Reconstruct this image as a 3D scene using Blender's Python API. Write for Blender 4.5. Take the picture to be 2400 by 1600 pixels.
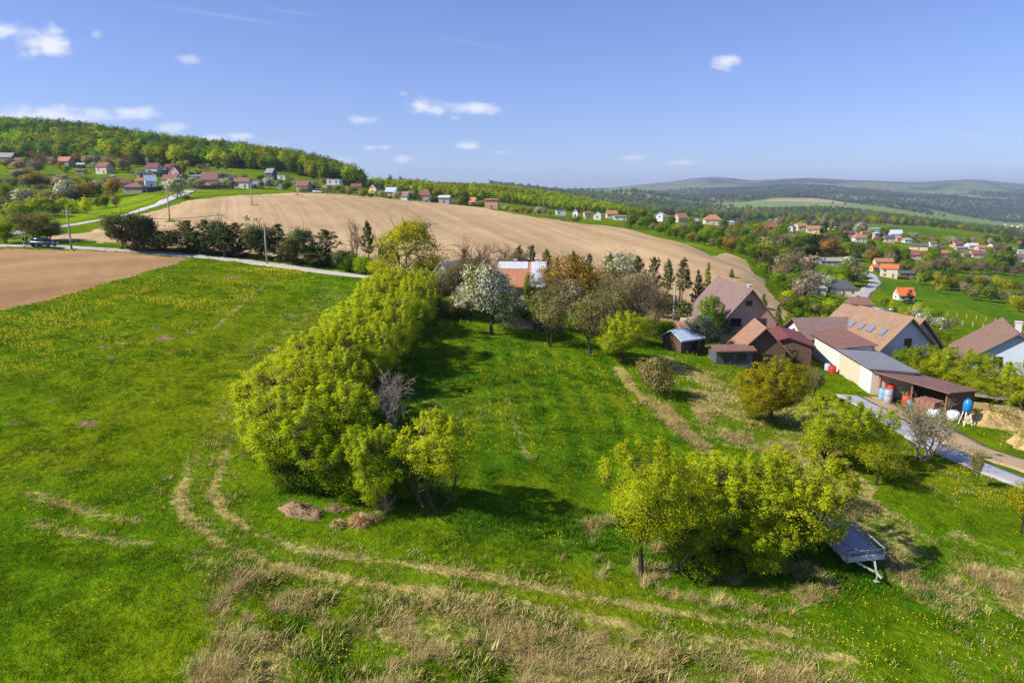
import bpy, math, random
import numpy as np
from mathutils import Vector, Matrix

for o in list(bpy.data.objects):
    bpy.data.objects.remove(o)
S = bpy.context.scene
COL = S.collection

# ------------------------------------------------------------------ camera
CAM_H = 20.0
F = 1600.0                                  # focal length in photograph pixels (24 mm on 36 mm)
PITCH = math.atan(335.0 / F)
cam_d = bpy.data.cameras.new('camera')
cam = bpy.data.objects.new('camera', cam_d)
COL.objects.link(cam)
cam_d.sensor_width = 36.0
cam_d.lens = 24.0
cam_d.clip_start = 0.5
cam_d.clip_end = 40000
cam.location = (0, 0, CAM_H)
cam.rotation_euler = (math.pi / 2 - PITCH, 0, 0)
S.camera = cam

# ------------------------------------------------------------------ light
SUN_AZ = Vector((-0.955, -0.297, 0)).normalized()
SUN_EL = math.radians(41)
sun_d = bpy.data.lights.new('sun', 'SUN')
sun_d.energy = 5.0
sun_d.angle = math.radians(0.53)
sun_d.color = (1.0, 0.93, 0.82)
sun = bpy.data.objects.new('sun', sun_d)
COL.objects.link(sun)
sdir = Vector((SUN_AZ.x * math.cos(SUN_EL), SUN_AZ.y * math.cos(SUN_EL), math.sin(SUN_EL)))
sun.rotation_euler = sdir.to_track_quat('Z', 'Y').to_euler()
sun.location = (-60, -20, 90)

CP, SP = math.cos(PITCH), math.sin(PITCH)
def ray(px, py):
    u = (px - 1200.0) / F; v = (800.0 - py) / F
    return u, CP + v * SP, v * CP - SP
def ae(px, py):
    u, ry, rz = ray(px, py)
    return u / ry, rz / ry

world = bpy.data.worlds.new('World')
S.world = world
world.use_nodes = True
def build_world():
    nt = world.node_tree; N = nt.nodes; L = nt.links
    N.clear()
    out = N.new('ShaderNodeOutputWorld'); bg = N.new('ShaderNodeBackground')
    bg.inputs['Strength'].default_value = 0.097
    sky = N.new('ShaderNodeTexSky'); sky.sky_type = 'NISHITA'; sky.sun_disc = False
    sky.sun_elevation = SUN_EL
    sky.sun_rotation = math.atan2(SUN_AZ.x, SUN_AZ.y)
    sky.altitude = 300; sky.air_density = 1.0; sky.dust_density = 0.35; sky.ozone_density = 3.0
    tc = N.new('ShaderNodeTexCoord')
    sep = N.new('ShaderNodeSeparateXYZ'); L.new(tc.outputs['Generated'], sep.inputs[0])
    def math_(op, a, b=None, c=None):
        n = N.new('ShaderNodeMath'); n.operation = op
        for i, q in enumerate((a, b, c)):
            if q is None: continue
            if isinstance(q, (int, float)): n.inputs[i].default_value = q
            else: L.new(q, n.inputs[i])
        return n.outputs[0]
    ymax = math_('MAXIMUM', sep.outputs[1], 0.02)
    ca = math_('DIVIDE', sep.outputs[0], ymax)
    ce = math_('DIVIDE', sep.outputs[2], ymax)
    cb = N.new('ShaderNodeCombineXYZ'); L.new(ca, cb.inputs[0]); L.new(ce, cb.inputs[1])
    P = cb.outputs[0]
    def noise(scale, sx, sy, detail, rough):
        m = N.new('ShaderNodeMapping'); m.inputs['Scale'].default_value = (sx, sy, 1); L.new(P, m.inputs[0])
        n = N.new('ShaderNodeTexNoise'); n.inputs['Scale'].default_value = scale
        n.inputs['Detail'].default_value = detail; n.inputs['Roughness'].default_value = rough
        L.new(m.outputs[0], n.inputs['Vector'])
        return n.outputs['Fac']
    n1 = noise(26, 1, 1.7, 7, 0.62)
    best = None
    # centre and half size in photograph pixels, opacity: where each cloud stands in the sky
    clouds = [(118, 99, 78, 36, 1.0), (8, 72, 52, 24, .85), (60, 80, 90, 26, .35), (445, 140, 26, 12, .45), (100, 268, 150, 22, .95), (230, 268, 60, 20, .7), (312, 264, 72, 19, .95), (10, 275, 80, 18, .8), (400, 300, 48, 13, .6), (480, 328, 70, 14, .7), (570, 319, 42, 10, .7), (985, 247, 46, 18, .95),
              (1105, 255, 90, 16, .95), (1020, 258, 30, 14, .8), (850, 281, 34, 12, .7), (866, 346, 22, 8, .8), (900, 346, 15, 6, .5), (948, 371, 28, 11, .8), (1098, 342, 32, 10, .85), (785, 375, 60, 9, .45),
              (1700, 144, 36, 22, .9), (1476, 371, 32, 9, .8), (1600, 382, 34, 8, .7), (1180, 357, 30, 7, .35), (225, 82, 14, 10, .35), (2280, 318, 60, 6, .25), (2380, 385, 60, 8, .3), (1350, 338, 14, 5, .35), (1065, 276, 14, 6, .4), (945, 220, 12, 5, .3), (640, 340, 40, 8, .3), (1230, 395, 60, 7, .25)]
    for px, py, hx, hy, op in clouds:
        a, e = ae(px, py)
        m = N.new('ShaderNodeMapping'); m.vector_type = 'POINT'
        sx, sy = F * .80 / hx, F * .84 / hy
        m.inputs['Scale'].default_value = (sx, sy, 1); m.inputs['Location'].default_value = (-a * sx, -e * sy, 0)
        L.new(P, m.inputs[0])
        ln = N.new('ShaderNodeVectorMath'); ln.operation = 'LENGTH'; L.new(m.outputs[0], ln.inputs[0])
        d = math_('MULTIPLY_ADD', ln.outputs['Value'], -0.75, 0.80)
        d = math_('MULTIPLY', math_('ADD', d, math_('MULTIPLY_ADD', n1, 1.7, -0.92)), 1.0)
        mr = N.new('ShaderNodeMapRange'); mr.interpolation_type = 'SMOOTHSTEP'
        mr.inputs['From Min'].default_value = 0.02; mr.inputs['From Max'].default_value = 0.75
        mr.inputs['To Max'].default_value = op
        L.new(d, mr.inputs['Value'])
        best = mr.outputs[0] if best is None else math_('MAXIMUM', best, mr.outputs[0])
    # thin contrails high up: long faint streaks
    for (x0, y0, x1, y1, w, op) in [(280, 0, 780, 76, 6, .13), (600, 18, 770, 40, 5, .10), (900, 65, 1320, 140, 6, .07), (2290, 150, 2420, 128, 5, .10)]:
        a0, e0 = ae(x0, y0); a1, e1 = ae(x1, y1)
        ang = math.atan2(e1 - e0, a1 - a0); Ln = math.hypot(a1 - a0, e1 - e0) / 2
        m = N.new('ShaderNodeMapping'); m.vector_type = 'TEXTURE'
        m.inputs['Location'].default_value = ((a0 + a1) / 2, (e0 + e1) / 2, 0); m.inputs['Rotation'].default_value = (0, 0, ang)
        m.inputs['Scale'].default_value = (Ln, w / F, 1)
        L.new(P, m.inputs[0])
        ln = N.new('ShaderNodeVectorMath'); ln.operation = 'LENGTH'; L.new(m.outputs[0], ln.inputs[0])
        mr = N.new('ShaderNodeMapRange'); mr.interpolation_type = 'SMOOTHSTEP'
        mr.inputs['From Min'].default_value = 1.0; mr.inputs['From Max'].default_value = 0.0; mr.inputs['To Max'].default_value = op
        L.new(math_('MULTIPLY_ADD', n1, 0.6, math_('SUBTRACT', ln.outputs['Value'], 0.3)), mr.inputs['Value'])
        best = math_('MAXIMUM', best, mr.outputs[0])
    best = math_('MULTIPLY', best, math_('GREATER_THAN', sep.outputs[1], 0.03))
    mix = N.new('ShaderNodeMix'); mix.data_type = 'RGBA'
    hs = N.new('ShaderNodeHueSaturation'); hs.inputs['Saturation'].default_value = SKY_SAT; hs.inputs['Value'].default_value = SKY_VAL
    hs.inputs['Hue'].default_value = SKY_HUE
    L.new(sky.outputs[0], hs.inputs['Color'])
    tn = N.new('ShaderNodeMix'); tn.data_type = 'RGBA'; tn.blend_type = 'MULTIPLY'; tn.inputs['Factor'].default_value = 1.0
    gm = N.new('ShaderNodeGamma'); gm.inputs['Gamma'].default_value = .86; L.new(hs.outputs[0], gm.inputs['Color'])
    L.new(gm.outputs[0], tn.inputs['A']); tn.inputs['B'].default_value = (.95, 1.03, 1.42, 1)
    L.new(best, mix.inputs['Factor']); L.new(tn.outputs['Result'], mix.inputs['A'])
    mix.inputs['B'].default_value = (6.6, 6.8, 7.4, 1)
    L.new(mix.outputs['Result'], bg.inputs['Color']); L.new(bg.outputs[0], out.inputs['Surface'])
SKY_SAT, SKY_VAL, SKY_HUE = 1.05, 1.0, 0.51
build_world()

S.view_settings.view_transform = 'Standard'
S.view_settings.look = 'None'
S.view_settings.exposure = 0.55
S.view_settings.gamma = 1.0
S.view_settings.use_curve_mapping = False
S.render.engine = 'CYCLES'
S.cycles.use_denoising = True
S.cycles.max_bounces = 6
S.cycles.diffuse_bounces = 3
S.cycles.glossy_bounces = 2
S.cycles.transmission_bounces = 3
S.cycles.transparent_max_bounces = 6
S.cycles.volume_bounces = 0
S.cycles.caustics_reflective = False
S.cycles.caustics_refractive = False

rng = np.random.default_rng(7)
random.seed(7)

# ------------------------------------------------------------------ terrain height field
def plane_z(x, y):
    return -0.077 * x + 0.066 * y - 1.86 - 4.9 * (1 - np.exp(-np.maximum(0, x - 14) / 15.0)) * np.clip((y - 45) / 60, 0, 1)
CTRL = {
 -300: [(135, 560), (170, 545), (210, 525), (260, 490), (320, 452), (400, 420), (470, 398), (520, 380), (650, 318), (820, 326), (9000, 455)],
 0: [(135, 553), (170, 535), (210, 515), (260, 480), (320, 445), (400, 413), (470, 395), (520, 375), (650, 310), (820, 318), (9000, 455)],
 200: [(140, 547), (175, 522), (220, 505), (260, 488), (320, 456), (400, 424), (450, 407), (500, 385), (620, 325), (800, 335), (9000, 455)],
 400: [(160, 517), (225, 468), (270, 457), (330, 442), (400, 420), (440, 405), (480, 394), (600, 354), (780, 364), (9000, 455)],
 580: [(206, 480), (285, 456), (340, 444), (400, 427), (440, 410), (480, 401), (580, 374), (740, 384), (9000, 455)],
 700: [(206, 483), (268, 457), (290, 453), (340, 450), (400, 437), (440, 424), (470, 414), (560, 393), (700, 402), (9000, 455)],
 850: [(206, 495), (285, 461), (330, 459), (400, 453), (450, 443), (500, 437), (540, 434), (680, 421), (850, 427), (9000, 455)],
 1000: [(206, 515), (278, 475), (330, 476), (400, 472), (470, 464), (560, 454), (720, 441), (900, 448), (9500, 453)],
 1150: [(200, 537), (262, 490), (320, 492), (400, 489), (460, 481), (560, 466), (760, 446), (950, 455), (9500, 448)],
 1300: [(180, 575), (250, 513), (300, 518), (380, 513), (440, 507), (500, 499), (620, 484), (780, 464), (980, 473), (3500, 462), (9500, 444)],
 1400: [(170, 598), (242, 526), (290, 535), (380, 522), (450, 513), (520, 506), (640, 495), (800, 482), (1000, 488), (2000, 484), (3500, 468), (6000, 455), (9500, 440)],
 1490: [(165, 607), (225, 541), (300, 552), (400, 528), (460, 517), (560, 509), (800, 506), (1200, 500), (2000, 492), (3500, 475), (6000, 455), (9500, 434)],
 1600: [(160, 610), (190, 570), (240, 588), (320, 560), (420, 537), (480, 524), (600, 519), (1000, 516), (2000, 507), (3000, 493), (4500, 475), (6500, 450), (9000, 425), (12500, 440)],
 1673: [(9000, 417)],
 1755: [(153, 640), (190, 650), (260, 606), (350, 568), (450, 546), (530, 533), (700, 528), (1200, 520), (2500, 503), (4000, 482), (6000, 455), (9000, 424), (12500, 438)],
 1900: [('z', 112, -2.7), ('z', 150, -4.2), (210, 703), (300, 655), (400, 602), (480, 566), (540, 546), (650, 536), (1000, 526), (1700, 517), (2500, 504), (4000, 482), (6000, 452), (9000, 420), (12500, 436)],
 2040: [('z', 150, -7.5), (200, 735), (260, 706), (330, 652), (400, 614), (480, 582), (540, 565), (620, 550), (800, 530), (1200, 527), (1700, 521), (2500, 508), (4000, 482), (6500, 450), (9000, 424), (12500, 440)],
 2200: [('z', 150, -9.0), (200, 748), (270, 708), (330, 670), (420, 622), (500, 592), (560, 575), (700, 545), (820, 532), (1100, 545), (1700, 535), (2500, 524), (4000, 490), (6500, 455), (9000, 426), (12500, 442)],
 2265: [(9000, 420)],
 2400: [('z', 150, -11.0), (200, 772), (270, 722), (330, 684), (420, 642), (500, 613), (560, 597), (650, 578), (760, 562), (1200, 562), (2500, 538), (4000, 503), (6500, 462), (9000, 432), (12500, 445)],
 2700: [('z', 150, -13.0), (200, 790), (270, 740), (330, 700), (420, 655), (500, 628), (560, 610), (650, 590), (760, 580), (1200, 572), (2500, 548), (4000, 512), (6500, 470), (9000, 440), (12500, 450)],
}
def fit_terrain():
    A, Lg, Q = [], [], []
    for px, rows in CTRL.items():
        for r in rows:
            if r[0] == 'z':
                a = (px - 1200) / F / CP; Y = r[1]; q = r[2] / Y
            else:
                Y = r[0]; a, e = ae(px, r[1]); q = e + CAM_H / Y
            A.append(a); Lg.append(math.log(Y)); Q.append(q)
    for Y in (14, 22, 32, 45, 60, 78, 95, 112):
        for a in np.linspace(-1.0, 1.0, 9):
            A.append(a); Lg.append(math.log(Y)); Q.append(plane_z(a * Y, Y) / Y)
    for a in (-0.62, -0.45, -0.3, -0.15, 0.0):
        A.append(a); Lg.append(math.log(150)); Q.append((plane_z(a * 150, 150) - (2.5 if a < -.6 else 0)) / 150)
    A = np.array(A) * 5.0; Lg = np.array(Lg) * 2.2; Q = np.array(Q)
    n = len(A)
    d2 = (A[:, None] - A[None]) ** 2 + (Lg[:, None] - Lg[None]) ** 2
    K = 0.5 * d2 * np.log(d2 + 1e-12)
    K += np.eye(n) * 0.002
    Pm = np.stack([np.ones(n), A, Lg], 1)
    M = np.block([[K, Pm], [Pm.T, np.zeros((3, 3))]])
    w = np.linalg.solve(M, np.concatenate([Q, np.zeros(3)]))
    return A, Lg, w
TA, TL, TW = fit_terrain()
def vnoise(x, y, s, seed=0):
    """smooth value noise on world coordinates, cell s"""
    x = np.asarray(x, float) / s + seed * 17.3; y = np.asarray(y, float) / s + seed * 9.1
    xi = np.floor(x).astype(np.int64); yi = np.floor(y).astype(np.int64)
    fx = x - xi; fy = y - yi
    fx = fx * fx * (3 - 2 * fx); fy = fy * fy * (3 - 2 * fy)
    def hsh(i, j):
        v = np.sin(i * 127.1 + j * 311.7 + seed * 74.7) * 43758.5453
        return v - np.floor(v)
    return (hsh(xi, yi) * (1 - fx) + hsh(xi + 1, yi) * fx) * (1 - fy) + (hsh(xi, yi + 1) * (1 - fx) + hsh(xi + 1, yi + 1) * fx) * fy
def fbm(x, y, s, seed=0, oct=4):
    t = 0; a = 0.5
    for k in range(oct):
        t = t + a * vnoise(x, y, s / 2 ** k, seed + k); a *= 0.5
    return t / (1 - 0.5 ** oct)
def H(x, y):
    x = np.atleast_1d(np.asarray(x, float)); y = np.atleast_1d(np.asarray(y, float))
    shp = np.broadcast(x, y).shape
    x = np.broadcast_to(x, shp).ravel(); y = np.broadcast_to(y, shp).ravel()
    z = plane_z(x, y)
    m = y > 55
    if m.any():
        X, Y = x[m], y[m]
        a = np.clip(X / Y, -1.0, 1.0) * 5.0; l = np.log(np.minimum(Y, 13500)) * 2.2
        q = np.empty_like(X)
        for i in range(0, len(X), 20000):
            aa, ll = a[i:i + 20000], l[i:i + 20000]
            d2 = (aa[:, None] - TA[None]) ** 2 + (ll[:, None] - TL[None]) ** 2
            q[i:i + 20000] = (0.5 * d2 * np.log(d2 + 1e-12)) @ TW[:-3] + TW[-3] + TW[-2] * aa + TW[-1] * ll
        zt = q * Y
        zt = zt + np.clip((Y - 1200) / 2500, 0, 1) * (fbm(X, Y, 1150, 3, 4) - .5) * 150 * np.clip((10500 - Y) / 4000, .14, 1)
        b = np.clip((Y - 55) / 60, 0, 1); b = b * b * (3 - 2 * b)
        z = z.copy(); z[m] = z[m] * (1 - b) + zt * b
    z = z + (fbm(x, y, 9, 11, 3) - .5) * 0.5 + (fbm(x, y, 2.2, 5, 2) - .5) * 0.18 + np.where(y < 75, (fbm(x, y, .95, 8, 2) - .5) * 0.10, 0)
    return z.reshape(shp)
def h1(x, y): return float(H(x, y)[0])
YS = np.exp(np.linspace(math.log(16), math.log(9500), 1100))
def hit(px, py, ymin=16, ymax=9500):
    """the ground point seen at a photograph pixel, beyond ymin"""
    a, e = ae(px, py)
    ys = YS[(YS >= ymin) & (YS <= ymax)]
    g = (H(a * ys, ys) - CAM_H) / ys - e
    k = np.where((g[:-1] < 0) & (g[1:] >= 0))[0]
    if len(k):
        i = k[0]; t = g[i] / (g[i] - g[i + 1]); y = ys[i] + t * (ys[i + 1] - ys[i])
    else:
        y = ys[int(np.argmin(np.abs(g)))]
    x = a * y
    return Vector((x, y, h1(x, y)))
def at(px, Y):
    """ground point at forward distance Y in the direction of photograph column px"""
    a = (px - 1200) / F
    x = a * Y
    for _ in range(3):
        e = (h1(x, Y) - CAM_H) / Y
        v = math.tan(PITCH + math.atan(e))
        x = (px - 1200) / F / (CP + v * SP) * Y
    return Vector((x, Y, h1(x, Y)))
def mpp(p):
    """metres per photograph pixel at a world point"""
    return (p.y * CP - (p.z - CAM_H) * SP) / F
def height_to(p, py):
    a, e = ae(1200, py)
    return CAM_H + p.y * e - p.z
def poly_in(poly, x, y):
    x = np.asarray(x); y = np.asarray(y)
    r = np.zeros(x.shape, bool); n = len(poly)
    for i in range(n):
        x0, y0 = poly[i]; x1, y1 = poly[(i + 1) % n]
        c = (y0 > y) != (y1 > y)
        with np.errstate(divide='ignore', invalid='ignore'):
            xx = (x1 - x0) * (y - y0) / (y1 - y0 + 1e-12) + x0
        r ^= c & (x < xx)
    return r
def dist_line(pts, x, y):
    x = np.asarray(x); y = np.asarray(y)
    d = np.full(x.shape, 1e9)
    for (x0, y0), (x1, y1) in zip(pts[:-1], pts[1:]):
        dx, dy = x1 - x0, y1 - y0; l2 = dx * dx + dy * dy + 1e-9
        t = np.clip(((x - x0) * dx + (y - y0) * dy) / l2, 0, 1)
        d = np.minimum(d, np.hypot(x - x0 - t * dx, y - y0 - t * dy))
    return d
def W(pts, ymin=16, ymax=9500):
    out = []
    for p in pts:
        q = hit(p[0], p[1], p[2] if len(p) > 2 else ymin, ymax)
        out.append((q.x, q.y))
    return out
# ------------------------------------------------------------------ materials
def new_mat(name):
    m = bpy.data.materials.new(name); m.use_nodes = True
    nt = m.node_tree
    for n in list(nt.nodes): nt.nodes.remove(n)
    return m, nt
class NT:
    def __init__(s, nt): s.nt = nt
    def n(s, t, **k):
        n = s.nt.nodes.new(t)
        for a, v in k.items(): setattr(n, a, v)
        return n
    def l(s, a, b): s.nt.links.new(a, b)
    def setin(s, n, i, v):
        if v is None: return
        if hasattr(v, 'is_output'): s.l(v, n.inputs[i])
        else: n.inputs[i].default_value = v
    def math(s, op, a, b=None, c=None, clamp=False):
        n = s.n('ShaderNodeMath', operation=op, use_clamp=clamp)
        for i, q in enumerate((a, b, c)): s.setin(n, i, q)
        return n.outputs[0]
    def mix(s, f, a, b, mode='MIX'):
        n = s.n('ShaderNodeMix', data_type='RGBA', blend_type=mode)
        s.setin(n, 'Factor', f)
        for k, q in (('A', a), ('B', b)):
            if isinstance(q, tuple) and len(q) == 3: q = (*q, 1)
            s.setin(n, k, q)
        return n.outputs['Result']
    def attr(s, name): return s.n('ShaderNodeAttribute', attribute_name=name)
    def noise(s, vec, scale, detail=3, rough=.55, stretch=None, rot=0):
        if stretch or rot:
            mp = s.n('ShaderNodeMapping'); mp.inputs['Scale'].default_value = stretch or (1, 1, 1)
            mp.inputs['Rotation'].default_value = (0, 0, rot)
            s.l(vec, mp.inputs[0]); vec = mp.outputs[0]
        n = s.n('ShaderNodeTexNoise'); s.l(vec, n.inputs['Vector'])
        n.inputs['Scale'].default_value = scale; n.inputs['Detail'].default_value = detail; n.inputs['Roughness'].default_value = rough
        return n.outputs['Fac']
    def ramp(s, v, lo, hi, a=0., b=1., smooth=True):
        n = s.n('ShaderNodeMapRange', interpolation_type='SMOOTHSTEP' if smooth else 'LINEAR')
        s.setin(n, 'Value', v); s.setin(n, 'From Min', lo); s.setin(n, 'From Max', hi); s.setin(n, 'To Min', a); s.setin(n, 'To Max', b)
        return n.outputs[0]
    def finish(s, col, rough=.8, spec=.2, bump=None, bstr=.3, bdist=.1, metal=0., trans=None):
        p = s.n('ShaderNodeBsdfPrincipled'); o = s.n('ShaderNodeOutputMaterial')
        if isinstance(col, tuple): col = (*col[:3], 1)
        s.setin(p, 'Base Color', col); s.setin(p, 'Roughness', rough); s.setin(p, 'Specular IOR Level', spec); s.setin(p, 'Metallic', metal)
        if bump is not None:
            b = s.n('ShaderNodeBump'); s.l(bump, b.inputs['Height']); b.inputs['Strength'].default_value = bstr; b.inputs['Distance'].default_value = bdist
            s.l(b.outputs[0], p.inputs['Normal'])
        s.l(p.outputs[0], o.inputs['Surface'])
        return p
MAT = {}
def pos(T): return T.n('ShaderNodeNewGeometry').outputs['Position']
def m_paint(key, col, rough=.7, spec=.3, metal=0., var=.12, scale=3.0, bump=.15):
    """a painted / rendered surface with weathering"""
    if key in MAT: return MAT[key]
    m, nt = new_mat(key); T = NT(nt)
    tc = T.n('ShaderNodeTexCoord').outputs['Object']
    n1 = T.noise(tc, scale * .35, 4, .6); n2 = T.noise(tc, scale * 6, 3, .6)
    f = T.math('MULTIPLY_ADD', n1, var * 2, 1 - var * 1.15)
    f = T.math('MULTIPLY_ADD', n2, var, T.math('ADD', f, -var * .5))
    c = T.n('ShaderNodeVectorMath', operation='SCALE'); c.inputs[0].default_value = col[:3]; T.l(f, c.inputs['Scale'])
    T.finish(c.outputs[0], rough, spec, n2, bump, .02, metal)
    MAT[key] = m; return m
def m_roof(key, col, rough=.75, period=.34, var=.25, metal=0.0, ribs=False):
    """roof covering: tile courses and columns in the relief, tiles of uneven tone"""
    if key in MAT: return MAT[key]
    m, nt = new_mat(key); T = NT(nt)
    uv = T.n('ShaderNodeUVMap').outputs[0]
    sp = T.n('ShaderNodeSeparateXYZ'); T.l(uv, sp.inputs[0])
    fx = T.math('FRACT', T.math('DIVIDE', sp.outputs[0], period * (1.0 if not ribs else .9)))
    fy = T.math('FRACT', T.math('DIVIDE', sp.outputs[1], period))
    hx = T.math('SINE', T.math('MULTIPLY', fx, math.pi))
    hgt = hx if ribs else T.math('ADD', T.math('MULTIPLY', hx, .6), T.math('SUBTRACT', 1.0, fy))
    ix = T.math('FLOOR', T.math('DIVIDE', sp.outputs[0], period)); iy = T.math('FLOOR', T.math('DIVIDE', sp.outputs[1], period))
    cb = T.n('ShaderNodeCombineXYZ'); T.l(ix, cb.inputs[0]); T.l(iy if not ribs else ix, cb.inputs[1])
    wn = T.n('ShaderNodeTexWhiteNoise'); T.l(cb.outputs[0], wn.inputs[0])
    n1 = T.noise(T.n('ShaderNodeTexCoord').outputs['Object'], .5, 4, .65)
    f = T.math('MULTIPLY_ADD', wn.outputs['Value'], var * .7, T.math('MULTIPLY_ADD', n1, var * 1.6, 1 - var * 1.15))
    c = T.n('ShaderNodeVectorMath', operation='SCALE'); c.inputs[0].default_value = col[:3]; T.l(f, c.inputs['Scale'])
    T.finish(c.outputs[0], rough, .35, hgt, .5, .05, metal)
    MAT[key] = m; return m
def m_glass():
    if 'glass' in MAT: return MAT['glass']
    m, nt = new_mat('window_glass'); T = NT(nt)
    T.finish((.02, .025, .03), .08, .6)
    MAT['glass'] = m; return m
def m_leaf(key, c0, c1, c2=None, frac2=0.0, trans=.35, objvar=.12, rough=.6, spec=.03):
    """leaves: tone from the per-leaf 'tint', a share of blossoms/odd leaves c2, and the tree's own random"""
    if key in MAT: return MAT[key]
    m, nt = new_mat(key); T = NT(nt)
    t = T.attr('tint').outputs['Fac']
    col = T.mix(t, c0, c1)
    if c2:
        k = T.attr('kind').outputs['Fac']
        col = T.mix(T.math('LESS_THAN', k, frac2), col, c2)
    r = T.n('ShaderNodeObjectInfo').outputs['Random']
    hs = T.n('ShaderNodeHueSaturation'); T.l(col, hs.inputs['Color'])
    T.l(T.math('MULTIPLY_ADD', r, objvar * .35, .5 - objvar * .175), hs.inputs['Hue'])
    T.l(T.math('MULTIPLY_ADD', T.math('FRACT', T.math('MULTIPLY', r, 7.31)), objvar * 2.4, 1 - objvar * 1.2), hs.inputs['Value'])
    col = hs.outputs[0]
    d = T.n('ShaderNodeBsdfPrincipled'); T.l(col, d.inputs['Base Color']); d.inputs['Roughness'].default_value = rough
    d.inputs['Specular IOR Level'].default_value = spec
    tr = T.n('ShaderNodeBsdfTranslucent'); T.l(T.mix(1.0, col, (1.0, 1.0, .55), 'MULTIPLY'), tr.inputs['Color'])
    mx = T.n('ShaderNodeMixShader'); mx.inputs[0].default_value = trans
    T.l(d.outputs[0], mx.inputs[1]); T.l(tr.outputs[0], mx.inputs[2])
    o = T.n('ShaderNodeOutputMaterial'); T.l(mx.outputs[0], o.inputs['Surface'])
    MAT[key] = m; return m
def m_bark(key='bark', col=(.085, .062, .045)):
    if key in MAT: return MAT[key]
    m, nt = new_mat(key); T = NT(nt)
    tc = T.n('ShaderNodeTexCoord').outputs['Object']
    n = T.noise(tc, 9, 4, .65, (1, 1, .25))
    c = T.mix(n, tuple(v * .55 for v in col), tuple(min(1, v * 1.5) for v in col))
    T.finish(c, .9, .1, n, .5, .03)
    MAT[key] = m; return m

def ground_material():
    m, nt = new_mat('meadow_ground'); T = NT(nt)
    P = pos(T)
    nA = T.noise(P, .045, 4, .6); nB = T.noise(P, .32, 4, .62); nC = T.noise(P, 2.4, 4, .65); nD = T.noise(P, 9.0, 2, .6)
    rA = T.ramp(nA, .38, .64); rB = T.ramp(nB, .34, .68); rC = T.ramp(nC, .3, .7)
    c = T.mix(rB, (.064, .140, .003), (.135, .235, .004))
    c = T.mix(T.math('MULTIPLY', rA, .65), c, (.205, .225, .004))
    c = T.mix(T.math('MULTIPLY', T.ramp(nC, .62, .30), .45), c, (.022, .056, .003))
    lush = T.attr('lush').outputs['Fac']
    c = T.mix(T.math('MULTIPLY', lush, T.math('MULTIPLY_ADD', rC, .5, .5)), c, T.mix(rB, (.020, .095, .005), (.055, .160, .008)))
    bright = T.attr('bright').outputs['Fac']
    c = T.mix(bright, c, T.mix(rB, (.13, .235, .006), (.20, .29, .008)))
    dry = T.attr('dry').outputs['Fac']
    dcol = T.mix(rC, (.22, .19, .045), (.50, .40, .15))
    dmask = T.ramp(T.math('ADD', T.math('MULTIPLY', dry, 1.0), T.math('MULTIPLY_ADD', nC, .9, T.math('MULTIPLY_ADD', nB, .7, -.80))), .35, .75)
    dmask = T.math('MULTIPLY', dmask, T.ramp(dry, .02, .25))
    c = T.mix(T.math('MULTIPLY', dmask, .9), c, dcol)
    fl = T.attr('flower').outputs['Fac']
    vor = T.n('ShaderNodeTexVoronoi'); T.l(P, vor.inputs['Vector']); vor.inputs['Scale'].default_value = 2.2
    fm = T.math('MULTIPLY', T.ramp(T.math('ADD', fl, T.math('MULTIPLY_ADD', nB, 1.1, -.55)), .35, 1.0), T.ramp(vor.outputs['Distance'], .52, .15))
    c = T.mix(T.math('MULTIPLY', fm, .38, clamp=True), c, (.40, .34, .010))
    soil = T.attr('soil').outputs['Fac']
    sm = T.ramp(T.math('ADD', soil, T.math('MULTIPLY_ADD', nC, .8, -.4)), .35, .65)
    c = T.mix(T.math('MULTIPLY', sm, T.ramp(soil, .05, .3)), c, T.mix(rC, (.10, .062, .034), (.32, .215, .125)))
    far = T.attr('farcol')
    c = T.mix(T.attr('far').outputs['Fac'], c, T.mix(.35, far.outputs['Color'], T.mix(T.noise(P, .02, 5, .7), (.3, .3, .3), (1.5, 1.5, 1.5)), 'MULTIPLY'))
    hgt = T.math('ADD', T.math('MULTIPLY', nC, .7), T.math('ADD', T.math('MULTIPLY', nD, .25), nB))
    T.finish(c, 1.0, .0, hgt, .9, .35)
    return m
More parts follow.
